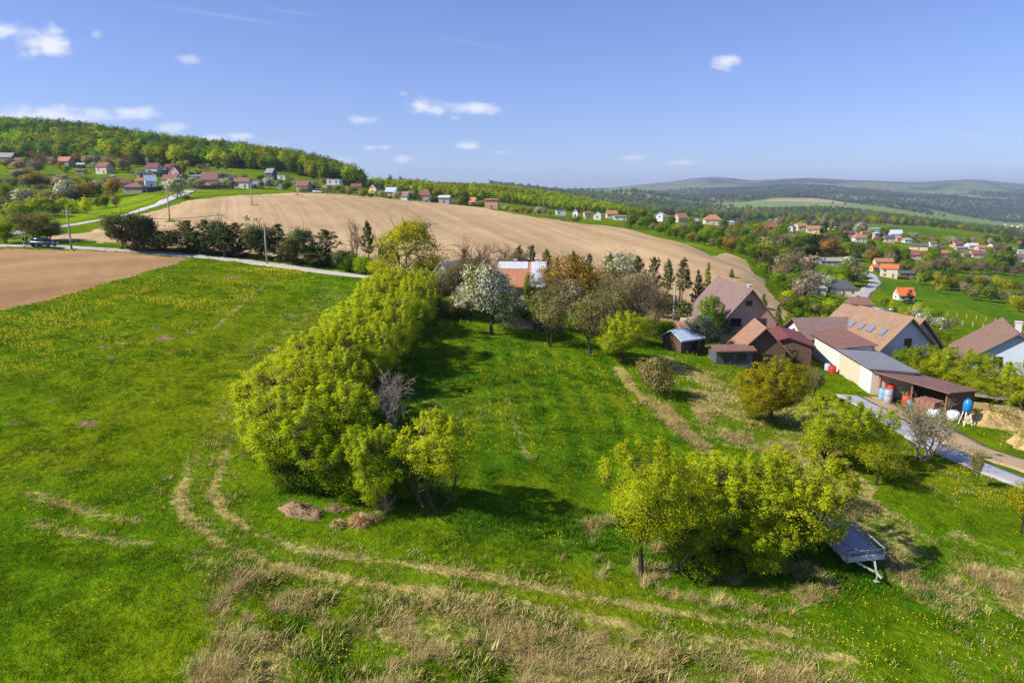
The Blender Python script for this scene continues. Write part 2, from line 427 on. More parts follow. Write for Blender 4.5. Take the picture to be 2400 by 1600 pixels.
def plough_material(key, c0, c1, ang, bend):
    m, nt = new_mat(key); T = NT(nt)
    P = pos(T)
    nA = T.noise(P, .02, 4, .6)
    sp = T.n('ShaderNodeSeparateXYZ'); T.l(P, sp.inputs[0])
    # drill rows bend gently with the hillside
    bx = T.math('MULTIPLY_ADD', T.math('MULTIPLY', sp.outputs[1], sp.outputs[1]), bend, T.math('MULTIPLY_ADD', sp.outputs[1], ang, sp.outputs[0]))
    cb = T.n('ShaderNodeCombineXYZ'); T.l(bx, cb.inputs[0]); T.l(sp.outputs[1], cb.inputs[1])
    r1 = T.noise(cb.outputs[0], 1.1, 3, .6, (1, .02, 1))
    r2 = T.noise(cb.outputs[0], .20, 2, .5, (1, .015, 1))
    nC = T.noise(P, 1.6, 4, .7)
    f = T.math('MULTIPLY_ADD', r1, .40, T.math('MULTIPLY_ADD', r2, .70, T.math('MULTIPLY_ADD', nA, .75, T.math('MULTIPLY_ADD', nC, .35, -.62))))
    c = T.mix(T.ramp(f, .2, .85), c0, c1)
    # wheel marks of the tractor in pairs, and damp hollows
    u_ = T.math('MULTIPLY', T.math('FRACT', T.math('DIVIDE', T.math('ADD', bx, T.math('MULTIPLY', nA, 1.5)), 15.0)), 15.0)
    w1 = T.ramp(T.math('ABSOLUTE', T.math('SUBTRACT', u_, 4.0)), .55, .15); w2 = T.ramp(T.math('ABSOLUTE', T.math('SUBTRACT', u_, 6.0)), .55, .15)
    c = T.mix(T.math('MULTIPLY', T.math('MAXIMUM', w1, w2), T.ramp(T.noise(P, .03, 3, .6), .35, .65, .05, .30)), c, tuple(v * .55 for v in c0))
    damp = T.ramp(T.noise(P, .018, 5, .65, (1, 2.2, 1)), .56, .70)
    c = T.mix(T.math('MULTIPLY', damp, .28), c, tuple(v * .6 for v in c0))
    sparse = T.ramp(T.noise(P, .05, 5, .7), .60, .74)
    c = T.mix(T.math('MULTIPLY', sparse, T.math('MULTIPLY', T.ramp(nC, .45, .7), .30)), c, (.16, .16, .03))
    T.finish(c, .95, .05, T.math('ADD', T.math('MULTIPLY', r1, .5), nC), .35, .08)
    return m
def track_material(key, c0, c1, green=.25):
    m, nt = new_mat(key); T = NT(nt)
    P = pos(T)
    n1 = T.noise(P, .35, 4, .65); n2 = T.noise(P, 6, 4, .7)
    c = T.mix(T.math('MULTIPLY_ADD', n1, .8, T.math('MULTIPLY_ADD', n2, .5, -.15), clamp=True), c0, c1)
    c = T.mix(T.math('MULTIPLY', T.ramp(T.noise(P, .9, 4, .7), .56, .66), green), c, (.10, .13, .02))
    T.finish(c, .92, .1, n2, .4, .03)
    return m

# ------------------------------------------------------------------ mesh helpers
def mesh_np(name, V, faces, mats=(), attrs=None, uv=None, smooth=False, mat_idx=None):
    """faces: (n,4) or (n,3) array, or a list of tuples"""
    me = bpy.data.meshes.new(name)
    V = np.asarray(V, np.float32)
    if isinstance(faces, np.ndarray):
        n, k = faces.shape
        me.vertices.add(len(V)); me.vertices.foreach_set('co', V.ravel())
        me.loops.add(n * k); me.loops.foreach_set('vertex_index', faces.astype(np.int32).ravel())
        me.polygons.add(n); me.polygons.foreach_set('loop_start', np.arange(0, n * k, k, dtype=np.int32))
        me.update(calc_edges=True)
    else:
        me.from_pydata([tuple(v) for v in V.tolist()], [], [tuple(f) for f in faces]); me.update()
    for m in mats: me.materials.append(m)
    if attrs:
        for k, (dom, typ, val) in attrs.items():
            a = me.attributes.new(k, typ, dom)
            if typ == 'FLOAT_COLOR': a.data.foreach_set('color', np.asarray(val, np.float32).ravel())
            else: a.data.foreach_set('value', np.asarray(val, np.float32 if typ == 'FLOAT' else np.int32).ravel())
    if uv is not None:
        l = me.uv_layers.new(name='UVMap'); l.data.foreach_set('uv', np.asarray(uv, np.float32).ravel())
    if smooth: me.polygons.foreach_set('use_smooth', np.ones(len(me.polygons), bool))
    if mat_idx is not None: me.polygons.foreach_set('material_index', np.asarray(mat_idx, np.int32))
    return me
def obj(name, me, parent=None, loc=None):
    o = bpy.data.objects.new(name, me); COL.objects.link(o)
    if parent is not None: o.parent = parent
    if loc is not None: o.location = loc
    return o
def tag(o, label=None, cat=None, group=None, kind=None):
    for k, v in (('label', label), ('category', cat), ('group', group), ('kind', kind)):
        if v: o[k] = v
    return o
def thing(name, label, cat, loc=(0, 0, 0), rz=0., group=None):
    o = bpy.data.objects.new(name, None); COL.objects.link(o)
    o.location = loc; o.rotation_euler = (0, 0, rz); o.empty_display_size = .5
    return tag(o, label, cat, group)
class MB:
    """collects boxes, prisms and tubes into one mesh"""
    def __init__(s): s.v, s.f = [], []
    def add(s, V, Fc):
        b = len(s.v); s.v += [tuple(p) for p in V]; s.f += [tuple(i + b for i in f) for f in Fc]; return s
    def box(s, c, d, rz=0., M=None):
        x, y, z = d[0] / 2, d[1] / 2, d[2] / 2
        V = [Vector((sx * x, sy * y, sz * z)) for sz in (-1, 1) for sy in (-1, 1) for sx in (-1, 1)]
        R = M if M is not None else Matrix.Rotation(rz, 3, 'Z')
        V = [R @ v + Vector(c) for v in V]
        return s.add(V, [(0, 2, 3, 1), (4, 5, 7, 6), (0, 1, 5, 4), (2, 6, 7, 3), (0, 4, 6, 2), (1, 3, 7, 5)])
    def bar(s, a, b, w, h=None):
        a, b = Vector(a), Vector(b); d = b - a
        return s.box((a + b) / 2, (d.length, w, h or w), M=d.to_track_quat('X', 'Z').to_matrix())
    def tube(s, pts, rad, k=6, cap=True):
        pts = [Vector(p) for p in pts]
        if isinstance(rad, (int, float)): rad = [rad] * len(pts)
        b = len(s.v)
        for i, p in enumerate(pts):
            d = (pts[min(i + 1, len(pts) - 1)] - pts[max(i - 1, 0)]).normalized()
            q = d.to_track_quat('Z', 'Y').to_matrix()
            for j in range(k):
                t = 2 * math.pi * j / k
                s.v.append(tuple(p + q @ Vector((math.cos(t) * rad[i], math.sin(t) * rad[i], 0))))
        for i in range(len(pts) - 1):
            for j in range(k):
                s.f.append((b + i * k + j, b + i * k + (j + 1) % k, b + (i + 1) * k + (j + 1) % k, b + (i + 1) * k + j))
        if cap:
            s.f.append(tuple(b + j for j in reversed(range(k)))); s.f.append(tuple(b + (len(pts) - 1) * k + j for j in range(k)))
        return s
    def lathe(s, prof, k=12, c=(0, 0, 0), axis='Z'):
        b = len(s.v)
        for r, z in prof:
            for j in range(k):
                t = 2 * math.pi * j / k
                p = (r * math.cos(t), r * math.sin(t), z)
                if axis == 'Y': p = (p[0], p[2], p[1])
                if axis == 'X': p = (p[2], p[0], p[1])
                s.v.append((p[0] + c[0], p[1] + c[1], p[2] + c[2]))
        for i in range(len(prof) - 1):
            for j in range(k):
                s.f.append((b + i * k + j, b + i * k + (j + 1) % k, b + (i + 1) * k + (j + 1) % k, b + (i + 1) * k + j))
        s.f.append(tuple(b + j for j in reversed(range(k)))); s.f.append(tuple(b + (len(prof) - 1) * k + j for j in range(k)))
        return s
    def build(s, name, mat, parent=None, loc=None, smooth=False):
        me = mesh_np(name, s.v, s.f, [mat], smooth=smooth)
        return obj(name, me, parent, loc)

# ------------------------------------------------------------------ fields, tracks and roads on the ground (world polygons)
ROAD1_PX = [(-260, 580), (-120, 577), (0, 576.5), (60, 577), (110, 578), (163, 580), (250, 584), (330, 590), (450, 600), (560, 610), (630, 619), (700, 629), (780, 640), (880, 650), (950, 660)]
ROAD2_PX = [(-160, 577), (-80, 566), (0, 554), (28, 549), (68, 543), (142, 533), (200, 523), (260, 512), (300, 503), (330, 494), (378, 477), (413, 462), (446, 447)]
def line_world(px, ymin):
    return W([(p[0], p[1]) for p in px], ymin)
R1 = line_world(ROAD1_PX, 70)
R2 = line_world(ROAD2_PX, 100)
def smooth_line(pts, step=2.0):
    P = [Vector((p[0], p[1])) for p in pts]; out = []
    for i in range(len(P) - 1):
        p0, p1, p2, p3 = P[max(i - 1, 0)], P[i], P[i + 1], P[min(i + 2, len(P) - 1)]
        n = max(2, int((p2 - p1).length / step))
        for k in range(n):
            t = k / n
            out.append(.5 * (2 * p1 + (p2 - p0) * t + (2 * p0 - 5 * p1 + 4 * p2 - p3) * t * t + (3 * p1 - p0 - 3 * p2 + p3) * t ** 3))
    out.append(P[-1]); return out
FIELD = W([(60, 566, 80), (150, 549, 80), (270, 520, 80), (345, 500, 80), (400, 484, 80), (440, 470, 80), (500, 463, 80), (560, 457, 80), (640, 454, 80), (690, 451.5, 80), (760, 453.5, 80), (800, 455.5, 80), (940, 468.5, 80), (1050, 478, 80), (1150, 491, 80), (1300, 515.5, 80), (1400, 528, 80),
           (1500, 543.5, 80), (1600, 570.5, 80), (1700, 592, 80), (1750, 611, 80), (1764, 640, 80), (1800, 680, 80), (1848, 730, 80), (1842, 752, 60), (1790, 742, 60)])
_n = [(p[0] + .6, p[1] + 7.5) for p in R1 if p[0] > -100]
FIELD += [(44, 101), (22, 109), (5, 112)] + list(reversed(_n))
BROWN = W([(-200, 585, 60), (0, 583.5, 60), (160, 586, 60), (330, 596, 60), (452, 606, 60), (400, 620, 60), (330, 641, 60), (180, 685, 60), (0, 729, 60), (-250, 790, 50)])
DRIVE = W([(1985, 926, 50), (2015, 932, 50), (2075, 955, 50), (2130, 990, 50), (2190, 1035, 50), (2240, 1062, 45), (2330, 1085, 45), (2420, 1105, 45), (2560, 1150, 45), (2560, 1230, 40), (2400, 1156, 40), (2290, 1100, 40), (2180, 1055, 40), (2100, 1010, 50), (2040, 965, 50)])
YARD = W([(2020, 930, 50), (2110, 957, 50), (2200, 992, 50), (2300, 1030, 50), (2420, 1076, 45), (2560, 1130, 45), (2560, 1160, 45), (2400, 1120, 45), (2330, 1098, 45), (2240, 1070, 45), (2190, 1042, 50), (2130, 995, 50), (2075, 960, 50)])
SHOULDER = W([(2060, 1000, 45), (2130, 1035, 45), (2230, 1082, 40), (2300, 1118, 40), (2260, 1098, 40), (2160, 1066, 45), (2080, 1025, 45)])
# two wheel ruts of the mown track round the end of the tree row
RUT_A = W([(800, 690, 40), (700, 800, 30), (600, 930, 30), (530, 1060), (497, 1150), (520, 1200), (590, 1245), (700, 1285), (860, 1310), (1000, 1330), (1150, 1352), (1300, 1385), (1500, 1420), (1700, 1455), (1850, 1480)])
RUT_B = W([(780, 680, 40), (640, 820, 30), (520, 980, 30), (445, 1090), (415, 1165), (440, 1215), (520, 1275), (640, 1325), (780, 1352), (950, 1378), (1100, 1400), (1300, 1432), (1500, 1470), (1700, 1502), (1900, 1530), (1990, 1545)])
DRYMEADOW = W([(560, 1300), (700, 1345), (900, 1385), (1200, 1430), (1500, 1490), (1800, 1545), (2020, 1570), (2100, 1700), (1400, 1900), (500, 1900), (430, 1600), (500, 1420)])
SCRUB_LINE = W([(1450, 860, 50), (1480, 910, 45), (1540, 955, 40), (1600, 1010, 40), (1650, 1050, 35), (1690, 1080, 35)])
PLOT = W([(1030, 770, 45), (1130, 790, 45), (1400, 800, 45), (1440, 865, 40), (1630, 1045, 35), (1580, 1110, 30), (1370, 1130, 30), (1110, 1150, 28), (1000, 950, 35), (990, 860, 40)])
FAINT = [W([(1440, 870, 40), (1500, 930, 40), (1560, 985, 40), (1630, 1045, 35)]), W([(1190, 930, 40), (1210, 1000, 40), (1240, 1075, 35)]),
         W([(60, 1150), (140, 1180), (230, 1205), (330, 1225)]), W([(80, 1225), (150, 1245), (250, 1262), (340, 1272)]),
         W([(700, 725, 40), (600, 800, 40), (560, 830, 40)]), W([(640, 650, 40), (560, 720, 40), (500, 770, 40)])]
RIGHTDRY = W([(1560, 830, 40), (1780, 880, 40), (1900, 920, 40), (1960, 960, 40), (1980, 1100, 30), (2150, 1220, 25), (2400, 1330, 20), (2500, 1500, 16), (2200, 1420, 16), (1960, 1260, 20), (1800, 1080, 25), (1640, 1000, 30)])
MOLES = [(448, 779, 16, 5), (388, 792, 20, 7), (245, 813, 14, 6), (225, 838, 10, 4), (258, 838, 12, 4), (122, 940, 13, 5), (206, 992, 26, 10), (40, 992, 22, 4), (466, 925, 8, 4), (540, 650, 24, 3), (725, 724, 28, 5), (690, 740, 16, 5), (365, 770, 16, 5), (460, 752, 8, 3), (285, 802, 18, 4), (640, 660, 24, 3), (490, 646, 12, 3), (570, 668, 8, 3), (395, 634, 20, 3)]
MOLEW = []
for mx, my, rx, ry in MOLES:
    p = hit(mx, my, 30); k = mpp(p)
    MOLEW.append((p.x, p.y, rx * k * 1.0, max(rx * k * .55, ry * k * 2.5)))
FLOWERS = [(60, 760, 260, 60, .9), (150, 800, 220, 40, .9), (40, 860, 140, 30, .7), (420, 700, 160, 40, .7), (650, 636, 90, 12, .9), (320, 720, 120, 20, .5), (560, 660, 120, 20, .4), (1180, 960, 60, 60, .34), (1130, 900, 60, 40, .30), (1330, 860, 120, 60, .18), (1290, 1265, 60, 25, .7), (700, 1480, 200, 90, .55), (2200, 1420, 260, 60, .6), (2050, 1520, 300, 60, .6), (250, 1250, 300, 150, .22), (1150, 1330, 120, 40, .4), (300, 1400, 300, 150, .2), (2330, 1150, 100, 40, .5)]
FLW = []
for fx, fy, rx, ry, s in FLOWERS:
    p = hit(fx, fy, 16); q0 = hit(fx, fy + ry, 16); q1 = hit(fx, fy - ry, 16)
    FLW.append((p.x, p.y, rx * mpp(p), max(1.0, abs(q1.y - q0.y) / 2), s))
def masks(x, y):
    """how dry, flowery, bare and lush the ground is at world points"""
    x = np.asarray(x, float); y = np.asarray(y, float)
    jit = (fbm(x, y, 3.0, 21, 3) - .5)
    dA = dist_line(RUT_A, x, y); dB = dist_line(RUT_B, x, y)
    near = np.clip((90 - y) / 40, 0, 1)
    dry = np.maximum(np.clip(1 - dA / .65 + jit * 1.1, 0, 1), np.clip(1 - dB / .8 + jit * 1.1, 0, 1)) * (.40 + .40 * np.clip((50 - y) / 10, 0, 1))
    dm = poly_in(DRYMEADOW, x + (fbm(x, y, 4.5, 23, 3) - .5) * 9, y + jit * 4)
    dry = np.maximum(dry, dm * np.clip(.18 + 1.2 * (fbm(x, y, 2.4, 31, 3) - .38) + .15 * np.clip((x + 6) / 12, -.5, 1), .04, .72))
    between = np.clip(1 - np.minimum(dA, dB) / 2.2, 0, 1) * .38
    dry = np.maximum(dry, between)
    ds = dist_line(SCRUB_LINE, x, y)
    dry = np.maximum(dry, np.clip(1.1 - ds / .8 + jit, 0, .8))
    for k, ln in enumerate(FAINT):
        dd = dist_line(ln, x, y)
        dry = np.maximum(dry, np.clip(1 - dd / (.7 if k != 4 else 1.8) + jit * 1.5, 0, 1) * (.55 if k != 4 else .35))
    rd = poly_in(RIGHTDRY, x + jit * 4, y + jit * 4)
    dry = np.maximum(dry, rd * np.clip(.36 + 1.6 * (fbm(x, y, 3.2, 41, 3) - .45), .18, .75))
    bumps = np.clip((fbm(x, y, 14, 51, 3) - .57) * 2.0, 0, .22)
    dry = np.maximum(dry, bumps * near)
    fl = np.zeros_like(x)
    for fx, fy, rx, ry, s in FLW:
        fl = np.maximum(fl, s * np.exp(-(((x - fx) / rx) ** 2 + ((y - fy) / ry) ** 2)))
    soil = np.zeros_like(x)
    for mx, my, rx, ry in MOLEW:
        soil = np.maximum(soil, np.clip(1.25 - np.hypot((x - mx) / rx, (y - my) / ry) + jit * 1.2, 0, 1))
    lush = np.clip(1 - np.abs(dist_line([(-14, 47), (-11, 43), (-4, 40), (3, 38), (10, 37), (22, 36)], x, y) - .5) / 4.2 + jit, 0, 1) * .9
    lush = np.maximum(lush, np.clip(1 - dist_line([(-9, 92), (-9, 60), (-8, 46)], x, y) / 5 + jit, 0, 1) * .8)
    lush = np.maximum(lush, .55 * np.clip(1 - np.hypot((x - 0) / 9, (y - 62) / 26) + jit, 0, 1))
    pl = poly_in(PLOT, x + jit, y + jit * 3)
    strips = .5 + .5 * np.sin((x + .04 * y) * 2.9 + 1.2 * fbm(x, y, 9, 61, 2))
    lush = np.where(pl, np.clip(lush * .6 + .55 * strips * np.clip(.35 + fbm(x, y, 7, 62, 2), 0, 1), 0, 1), lush)
    return dry, fl, soil, lush
# ------------------------------------------------------------------ the ground, one sheet to the horizon, split into its fields
def build_ground():
    a_mid = np.linspace(-.86, .86, 860)
    a_out = np.array([.9, .96, 1.04, 1.14, 1.26, 1.42, 1.6])
    A = np.concatenate([-a_out[::-1], a_mid, a_out])
    Y = np.concatenate([[-70, -40, -15, 0, 8], np.exp(np.linspace(math.log(16), math.log(13000), 640))])
    gx = A[None] * np.maximum(Y, 16)[:, None]; gy = np.repeat(Y[:, None], len(A), 1)
    z = H(gx.ravel(), gy.ravel())
    x, y = gx.ravel(), gy.ravel()
    nr, nc = len(Y), len(A)
    V = np.stack([x, y, z], 1)
    i = np.arange(nr - 1)[:, None] * nc + np.arange(nc - 1)[None]
    Fq = np.stack([i, i + 1, i + nc + 1, i + nc], -1).reshape(-1, 4)
    dry, fl, soil, lush = np.zeros(len(x)), np.zeros(len(x)), np.zeros(len(x)), np.zeros(len(x))
    m = y < 170
    dry[m], fl[m], soil[m], lush[m] = masks(x[m], y[m])
    # farther off: flower strips by the village road, brighter spring leys
    def reg(px, ymin, soft=0):
        return poly_in(W([(p[0], p[1]) for p in px], ymin), x, y)
    bright = np.zeros(len(x))
    for px, ymn, b in [([(0, 548), (130, 525), (250, 502), (345, 480), (400, 458), (340, 455), (230, 480), (120, 510), (0, 530)], 120, .75), ([(440, 462), (560, 453), (680, 450), (690, 446), (560, 443), (450, 447)], 200, .45),
                       ([(30, 440), (140, 438), (145, 445), (80, 460), (40, 460)], 200, .45)]:
        bright = np.maximum(bright, reg(px, ymn) * b)
    for px, ymn, s in [([(215, 487), (300, 474), (345, 458), (330, 456), (270, 470), (205, 484)], 200, 1.3), ([(452, 452), (535, 443), (540, 446), (512, 452), (450, 457)], 220, 1.5), ([(590, 454), (600, 445), (606, 446), (600, 455)], 220, .9)]:
        fl = np.maximum(fl, reg(px, ymn) * s)
    m2 = (y >= 170) & (y < 900)
    dry[m2] = np.clip((fbm(x[m2], y[m2], 45, 61, 4) - .52) * 2.0, 0, .45)
    for px, ymn, s in [([(2120, 607), (2400, 628), (2400, 634), (2120, 614)], 300, .0), ([(2035, 578), (2062, 586), (2070, 580), (2045, 574)], 300, 1.0), ([(1745, 546), (1765, 544), (1770, 548), (1748, 552)], 250, .9), ([(2320, 634), (2400, 626), (2400, 632), (2330, 640)], 250, .9), ([(1780, 690), (1850, 740), (1860, 735), (1800, 682)], 100, 0)]:
        if s: soil = np.maximum(soil, reg(px, ymn) * s)
    for px, ymn in [([(2040, 655), (2230, 668), (2400, 740), (2400, 770), (2230, 705), (2080, 690)], 150), ([(2290, 640), (2400, 612), (2400, 680), (2290, 660)], 200), ([(1960, 545), (2060, 580), (2080, 600), (2000, 570)], 300), ([(1280, 505), (1350, 505), (1330, 520), (1280, 516)], 300), ([(2050, 527), (2180, 538), (2330, 565), (2300, 572), (2200, 560), (2100, 540)], 500), ([(1745, 540), (1800, 553), (1800, 562), (1740, 556)], 250)]:
        lush = np.maximum(lush, reg(px, ymn) * .75)
    # distant hills: leys, beech woods still brown, green woods, conifers
    far = np.clip((y - 700) / 500, 0, 1)
    p1 = fbm(x, y * .6, 620, 71, 5); p2 = fbm(x, y * .7, 420, 81, 4); p3 = fbm(x, y, 170, 91, 3)
    high = np.clip((z - 175) / 90 + (p2 - .5) * 1.5, 0, 1)
    wood = np.clip((p1 - .49 + np.clip((y - 3300) / 2600, 0, 1) * .30) * 14, 0, 1)
    wood = np.maximum(wood, np.clip((z - 160) / 60, 0, 1))
    gcol = np.array([.175, .240, .060]); tan = np.array([.38, .29, .17]); wg = np.array([.12, .165, .03]); wb = np.array([.125, .085, .098]); cf = np.array([.026, .05, .030])
    c = gcol[None] * (.75 + .5 * p3[:, None]) * np.ones((len(x), 3))
    tanm = (fbm(x, y, 520, 101, 2) > .70)[:, None]; c = np.where(tanm, tan, c)
    brown = np.clip((p2 - .52) * 9, 0, 1) * .6
    brown = np.maximum(brown, high)[:, None]
    conif = (np.clip((fbm(x, y, 360, 111, 4) - .555) * 16, 0, 1) * .85)[:, None]
    wc = wg * (1 - brown) + wb * brown; wc = wc * (1 - conif) + cf * conif
    wc = wc * 1.35 * (.72 + .56 * vnoise(x, y, 45, 5)[:, None])
    c = c * (1 - wood[:, None]) + wc * wood[:, None]
    farcol = np.concatenate([c, np.ones((len(x), 1))], 1)
    attrs = {'dry': dry, 'flower': fl, 'soil': soil, 'lush': lush, 'bright': bright, 'far': far, 'farcol': farcol}
    cx = V[Fq].mean(1); fx, fy = cx[:, 0], cx[:, 1]
    jx = (fbm(fx, fy, 2.5, 6, 3) - .5) * 1.6; jy = (fbm(fx, fy, 2.5, 16, 3) - .5) * 2.4
    part = np.zeros(len(Fq), int)
    part[poly_in(FIELD, fx + jx * 1.1, fy + jy * 1.4)] = 1
    part[poly_in(BROWN, fx + jx, fy + jy)] = 2
    # the unploughed balk under each pole in the big field
    for bx, by in [(396, 517), (590, 480), (697, 457)]:
        p = hit(bx, by, 80); part[(part == 1) & (np.hypot(fx - p.x - .8, (fy - p.y)) < 1.6)] = 0
    mats = [ground_material(), plough_material('harrowed_soil', (.35, .24, .125), (.55, .39, .215), .32, .0002), plough_material('tilled_soil', (.25, .145, .065), (.42, .265, .130), -.8, .0)]
    names = ['ground', 'ploughed_field', 'ploughed_field']
    for k in range(3):
        f = Fq[part == k]
        if not len(f): continue
        used = np.unique(f); remap = np.full(len(V), -1); remap[used] = np.arange(len(used))
        at_ = {n: ('POINT', 'FLOAT_COLOR' if n == 'farcol' else 'FLOAT', v[used]) for n, v in attrs.items()} if k == 0 else None
        me = mesh_np(names[k], V[used], remap[f], [mats[k]], at_, smooth=True)
        tag(obj(names[k], me), kind='structure')
build_ground()

def ribbon(name, pts, w, lift, mat, crown=.04):
    P = smooth_line(pts, 1.6); V = []; offs = [-.5, -.3, 0, .3, .5]
    for i, p in enumerate(P):
        d = (P[min(i + 1, len(P) - 1)] - P[max(i - 1, 0)]).normalized(); nrm = Vector((-d.y, d.x))
        wv = w * (1 + .10 * math.sin(i * .41) + .06 * math.sin(i * 1.3))
        for o in offs:
            q = p + nrm * o * wv; V.append((q.x, q.y, 0))
    V = np.array(V); V[:, 2] = H(V[:, 0], V[:, 1]) + lift
    n = len(offs); i = np.arange(len(P) - 1)[:, None] * n + np.arange(n - 1)[None]
    # skirts close the road down to the ground at its edges
    Fq = np.stack([i, i + n, i + n + 1, i + 1], -1).reshape(-1, 4)
    L = V.copy(); L[:, 2] -= lift + .25; b = len(V); r = np.arange(len(P) - 1) * n
    Fq = np.concatenate([Fq, np.stack([r, r + b, r + n + b, r + n], 1), np.stack([r + n - 1, r + 2 * n - 1, r + 2 * n - 1 + b, r + n - 1 + b], 1)])
    me = mesh_np(name, np.concatenate([V, L]), Fq, [mat], smooth=False)
    return tag(obj(name, me), kind='structure')
ribbon('farm_road', R1, 2.8, .08, track_material('farm_road_surface', (.36, .33, .29), (.56, .52, .46), .25))
ribbon('village_road', R2, 4.6, .14, track_material('asphalt_worn', (.36, .34, .35), (.50, .48, .48), .03))
def lane(px, w, ymin):
    P = W([(p[0], p[1]) for p in px], ymin)
    ribbon('village_road', P, w, .2, MAT_LANE)
MAT_LANE = track_material('lane_surface', (.33, .31, .29), (.48, .45, .42), .1)
lane([(2080, 728), (2030, 715), (2020, 695), (2040, 675), (2052, 662), (2042, 645), (2030, 640)], 5.0, 150)
lane([(318, 402), (328, 410), (338, 418)], 4.5, 300)
ribbon('sandy_yard', W([(2022, 930, 45), (2110, 972, 45), (2200, 1014, 45), (2300, 1058, 42), (2420, 1096, 40), (2560, 1142, 40)]), 4.6, .05, track_material('sandy_earth', (.30, .215, .11), (.46, .345, .20), .3))
ribbon('gravel_drive', W([(1984, 926, 45), (2050, 960, 45), (2110, 998, 45), (2180, 1042, 42), (2270, 1082, 40), (2400, 1132, 38), (2560, 1192, 36)]), 2.9, .09, track_material('pale_gravel', (.29, .275, .30), (.46, .44, .48), .15))
def build_haze():
    m, nt = new_mat('thin_air'); T = NT(nt)
    v = T.n('ShaderNodeVolumePrincipled'); v.inputs['Color'].default_value = (.58, .70, 1.0, 1)
    v.inputs['Density'].default_value = HAZE; v.inputs['Anisotropy'].default_value = 0.2
    o = T.n('ShaderNodeOutputMaterial'); T.l(v.outputs[0], o.inputs['Volume'])
    b = MB(); x0, x1, y0, y1 = -21500, 21500, -120, 13300
    zs = [vv for vv in (GMIN - 1.5, GMAX + 60)]
    b.box(((x0 + x1) / 2, (y0 + y1) / 2, sum(zs) / 2), (x1 - x0, y1 - y0, zs[1] - zs[0]))
    tag(b.build('haze', m), kind='stuff', label='thin blue haze over the far hills')
HAZE = 8.0e-5
_zz = [v.co.z for v in bpy.data.objects['ground'].data.vertices]
GMIN, GMAX = min(_zz), max(_zz)
print('GROUND', GMIN, GMAX)
build_haze()
# ------------------------------------------------------------------ houses
WALL = {'white': (.66, .65, .62), 'cream': (.66, .56, .42), 'yellow': (.68, .50, .24), 'pink': (.66, .42, .36), 'grey': (.36, .35, .35), 'timber': (.13, .08, .055), 'salmon': (.62, .33, .20), 'tan': (.42, .31, .23), 'darkgrey': (.10, .11, .12), 'stone': (.42, .38, .33), 'paleblue': (.48, .55, .62), 'palegreen': (.42, .50, .42), 'lilac': (.60, .54, .60)}
ROOF = {'red': (.23, .085, .062), 'orange': (.38, .165, .085), 'vivid': (.60, .145, .045), 'darkred': (.17, .055, .055), 'brown': (.215, .13, .09), 'mauve': (.205, .135, .115), 'grey': (.21, .21, .23), 'white': (.50, .51, .54), 'blue': (.42, .50, .60), 'slate': (.085, .085, .10), 'salmon': (.30, .165, .105), 'rust': (.20, .105, .08), 'ash': (.30, .27, .25), 'tanbrown': (.27, .17, .105)}
METAL = ('white', 'blue')
def wmat(k): return m_paint('wall_' + k, WALL[k], .85, .2, var=.10, scale=1.5)
def rmat(k): return m_roof('roof_' + k, ROOF[k], .5 if k in METAL else .8, ribs=k in METAL, var=.12 if k in METAL else .25)
WOODM = m_paint('dark_wood', (.10, .06, .04), .8, .2, scale=4)
FRAME_W = m_paint('frame_white', (.72, .72, .70), .5, .4)
FRAME_B = m_paint('frame_brown', (.12, .065, .04), .6, .3)
CHIM = m_paint('chimney_brick', (.33, .13, .08), .9, .1, scale=6)
CHIM_W = m_paint('chimney_plaster', (.62, .58, .54), .9, .1)
CONC = m_paint('concrete', (.42, .40, .38), .9, .15, scale=2)
def gable_walls(L, Wd, eave, rise, base=-.8):
    x, y = L / 2, Wd / 2
    V = [(-x, -y, base), (x, -y, base), (x, y, base), (-x, y, base), (-x, -y, eave), (x, -y, eave), (x, y, eave), (-x, y, eave), (-x, 0, eave + rise), (x, 0, eave + rise)]
    Fc = [(0, 1, 5, 4), (2, 3, 7, 6), (1, 2, 6, 9, 5), (3, 0, 4, 8, 7), (3, 2, 1, 0), (4, 5, 9, 8), (6, 7, 8, 9)]
    return V, Fc
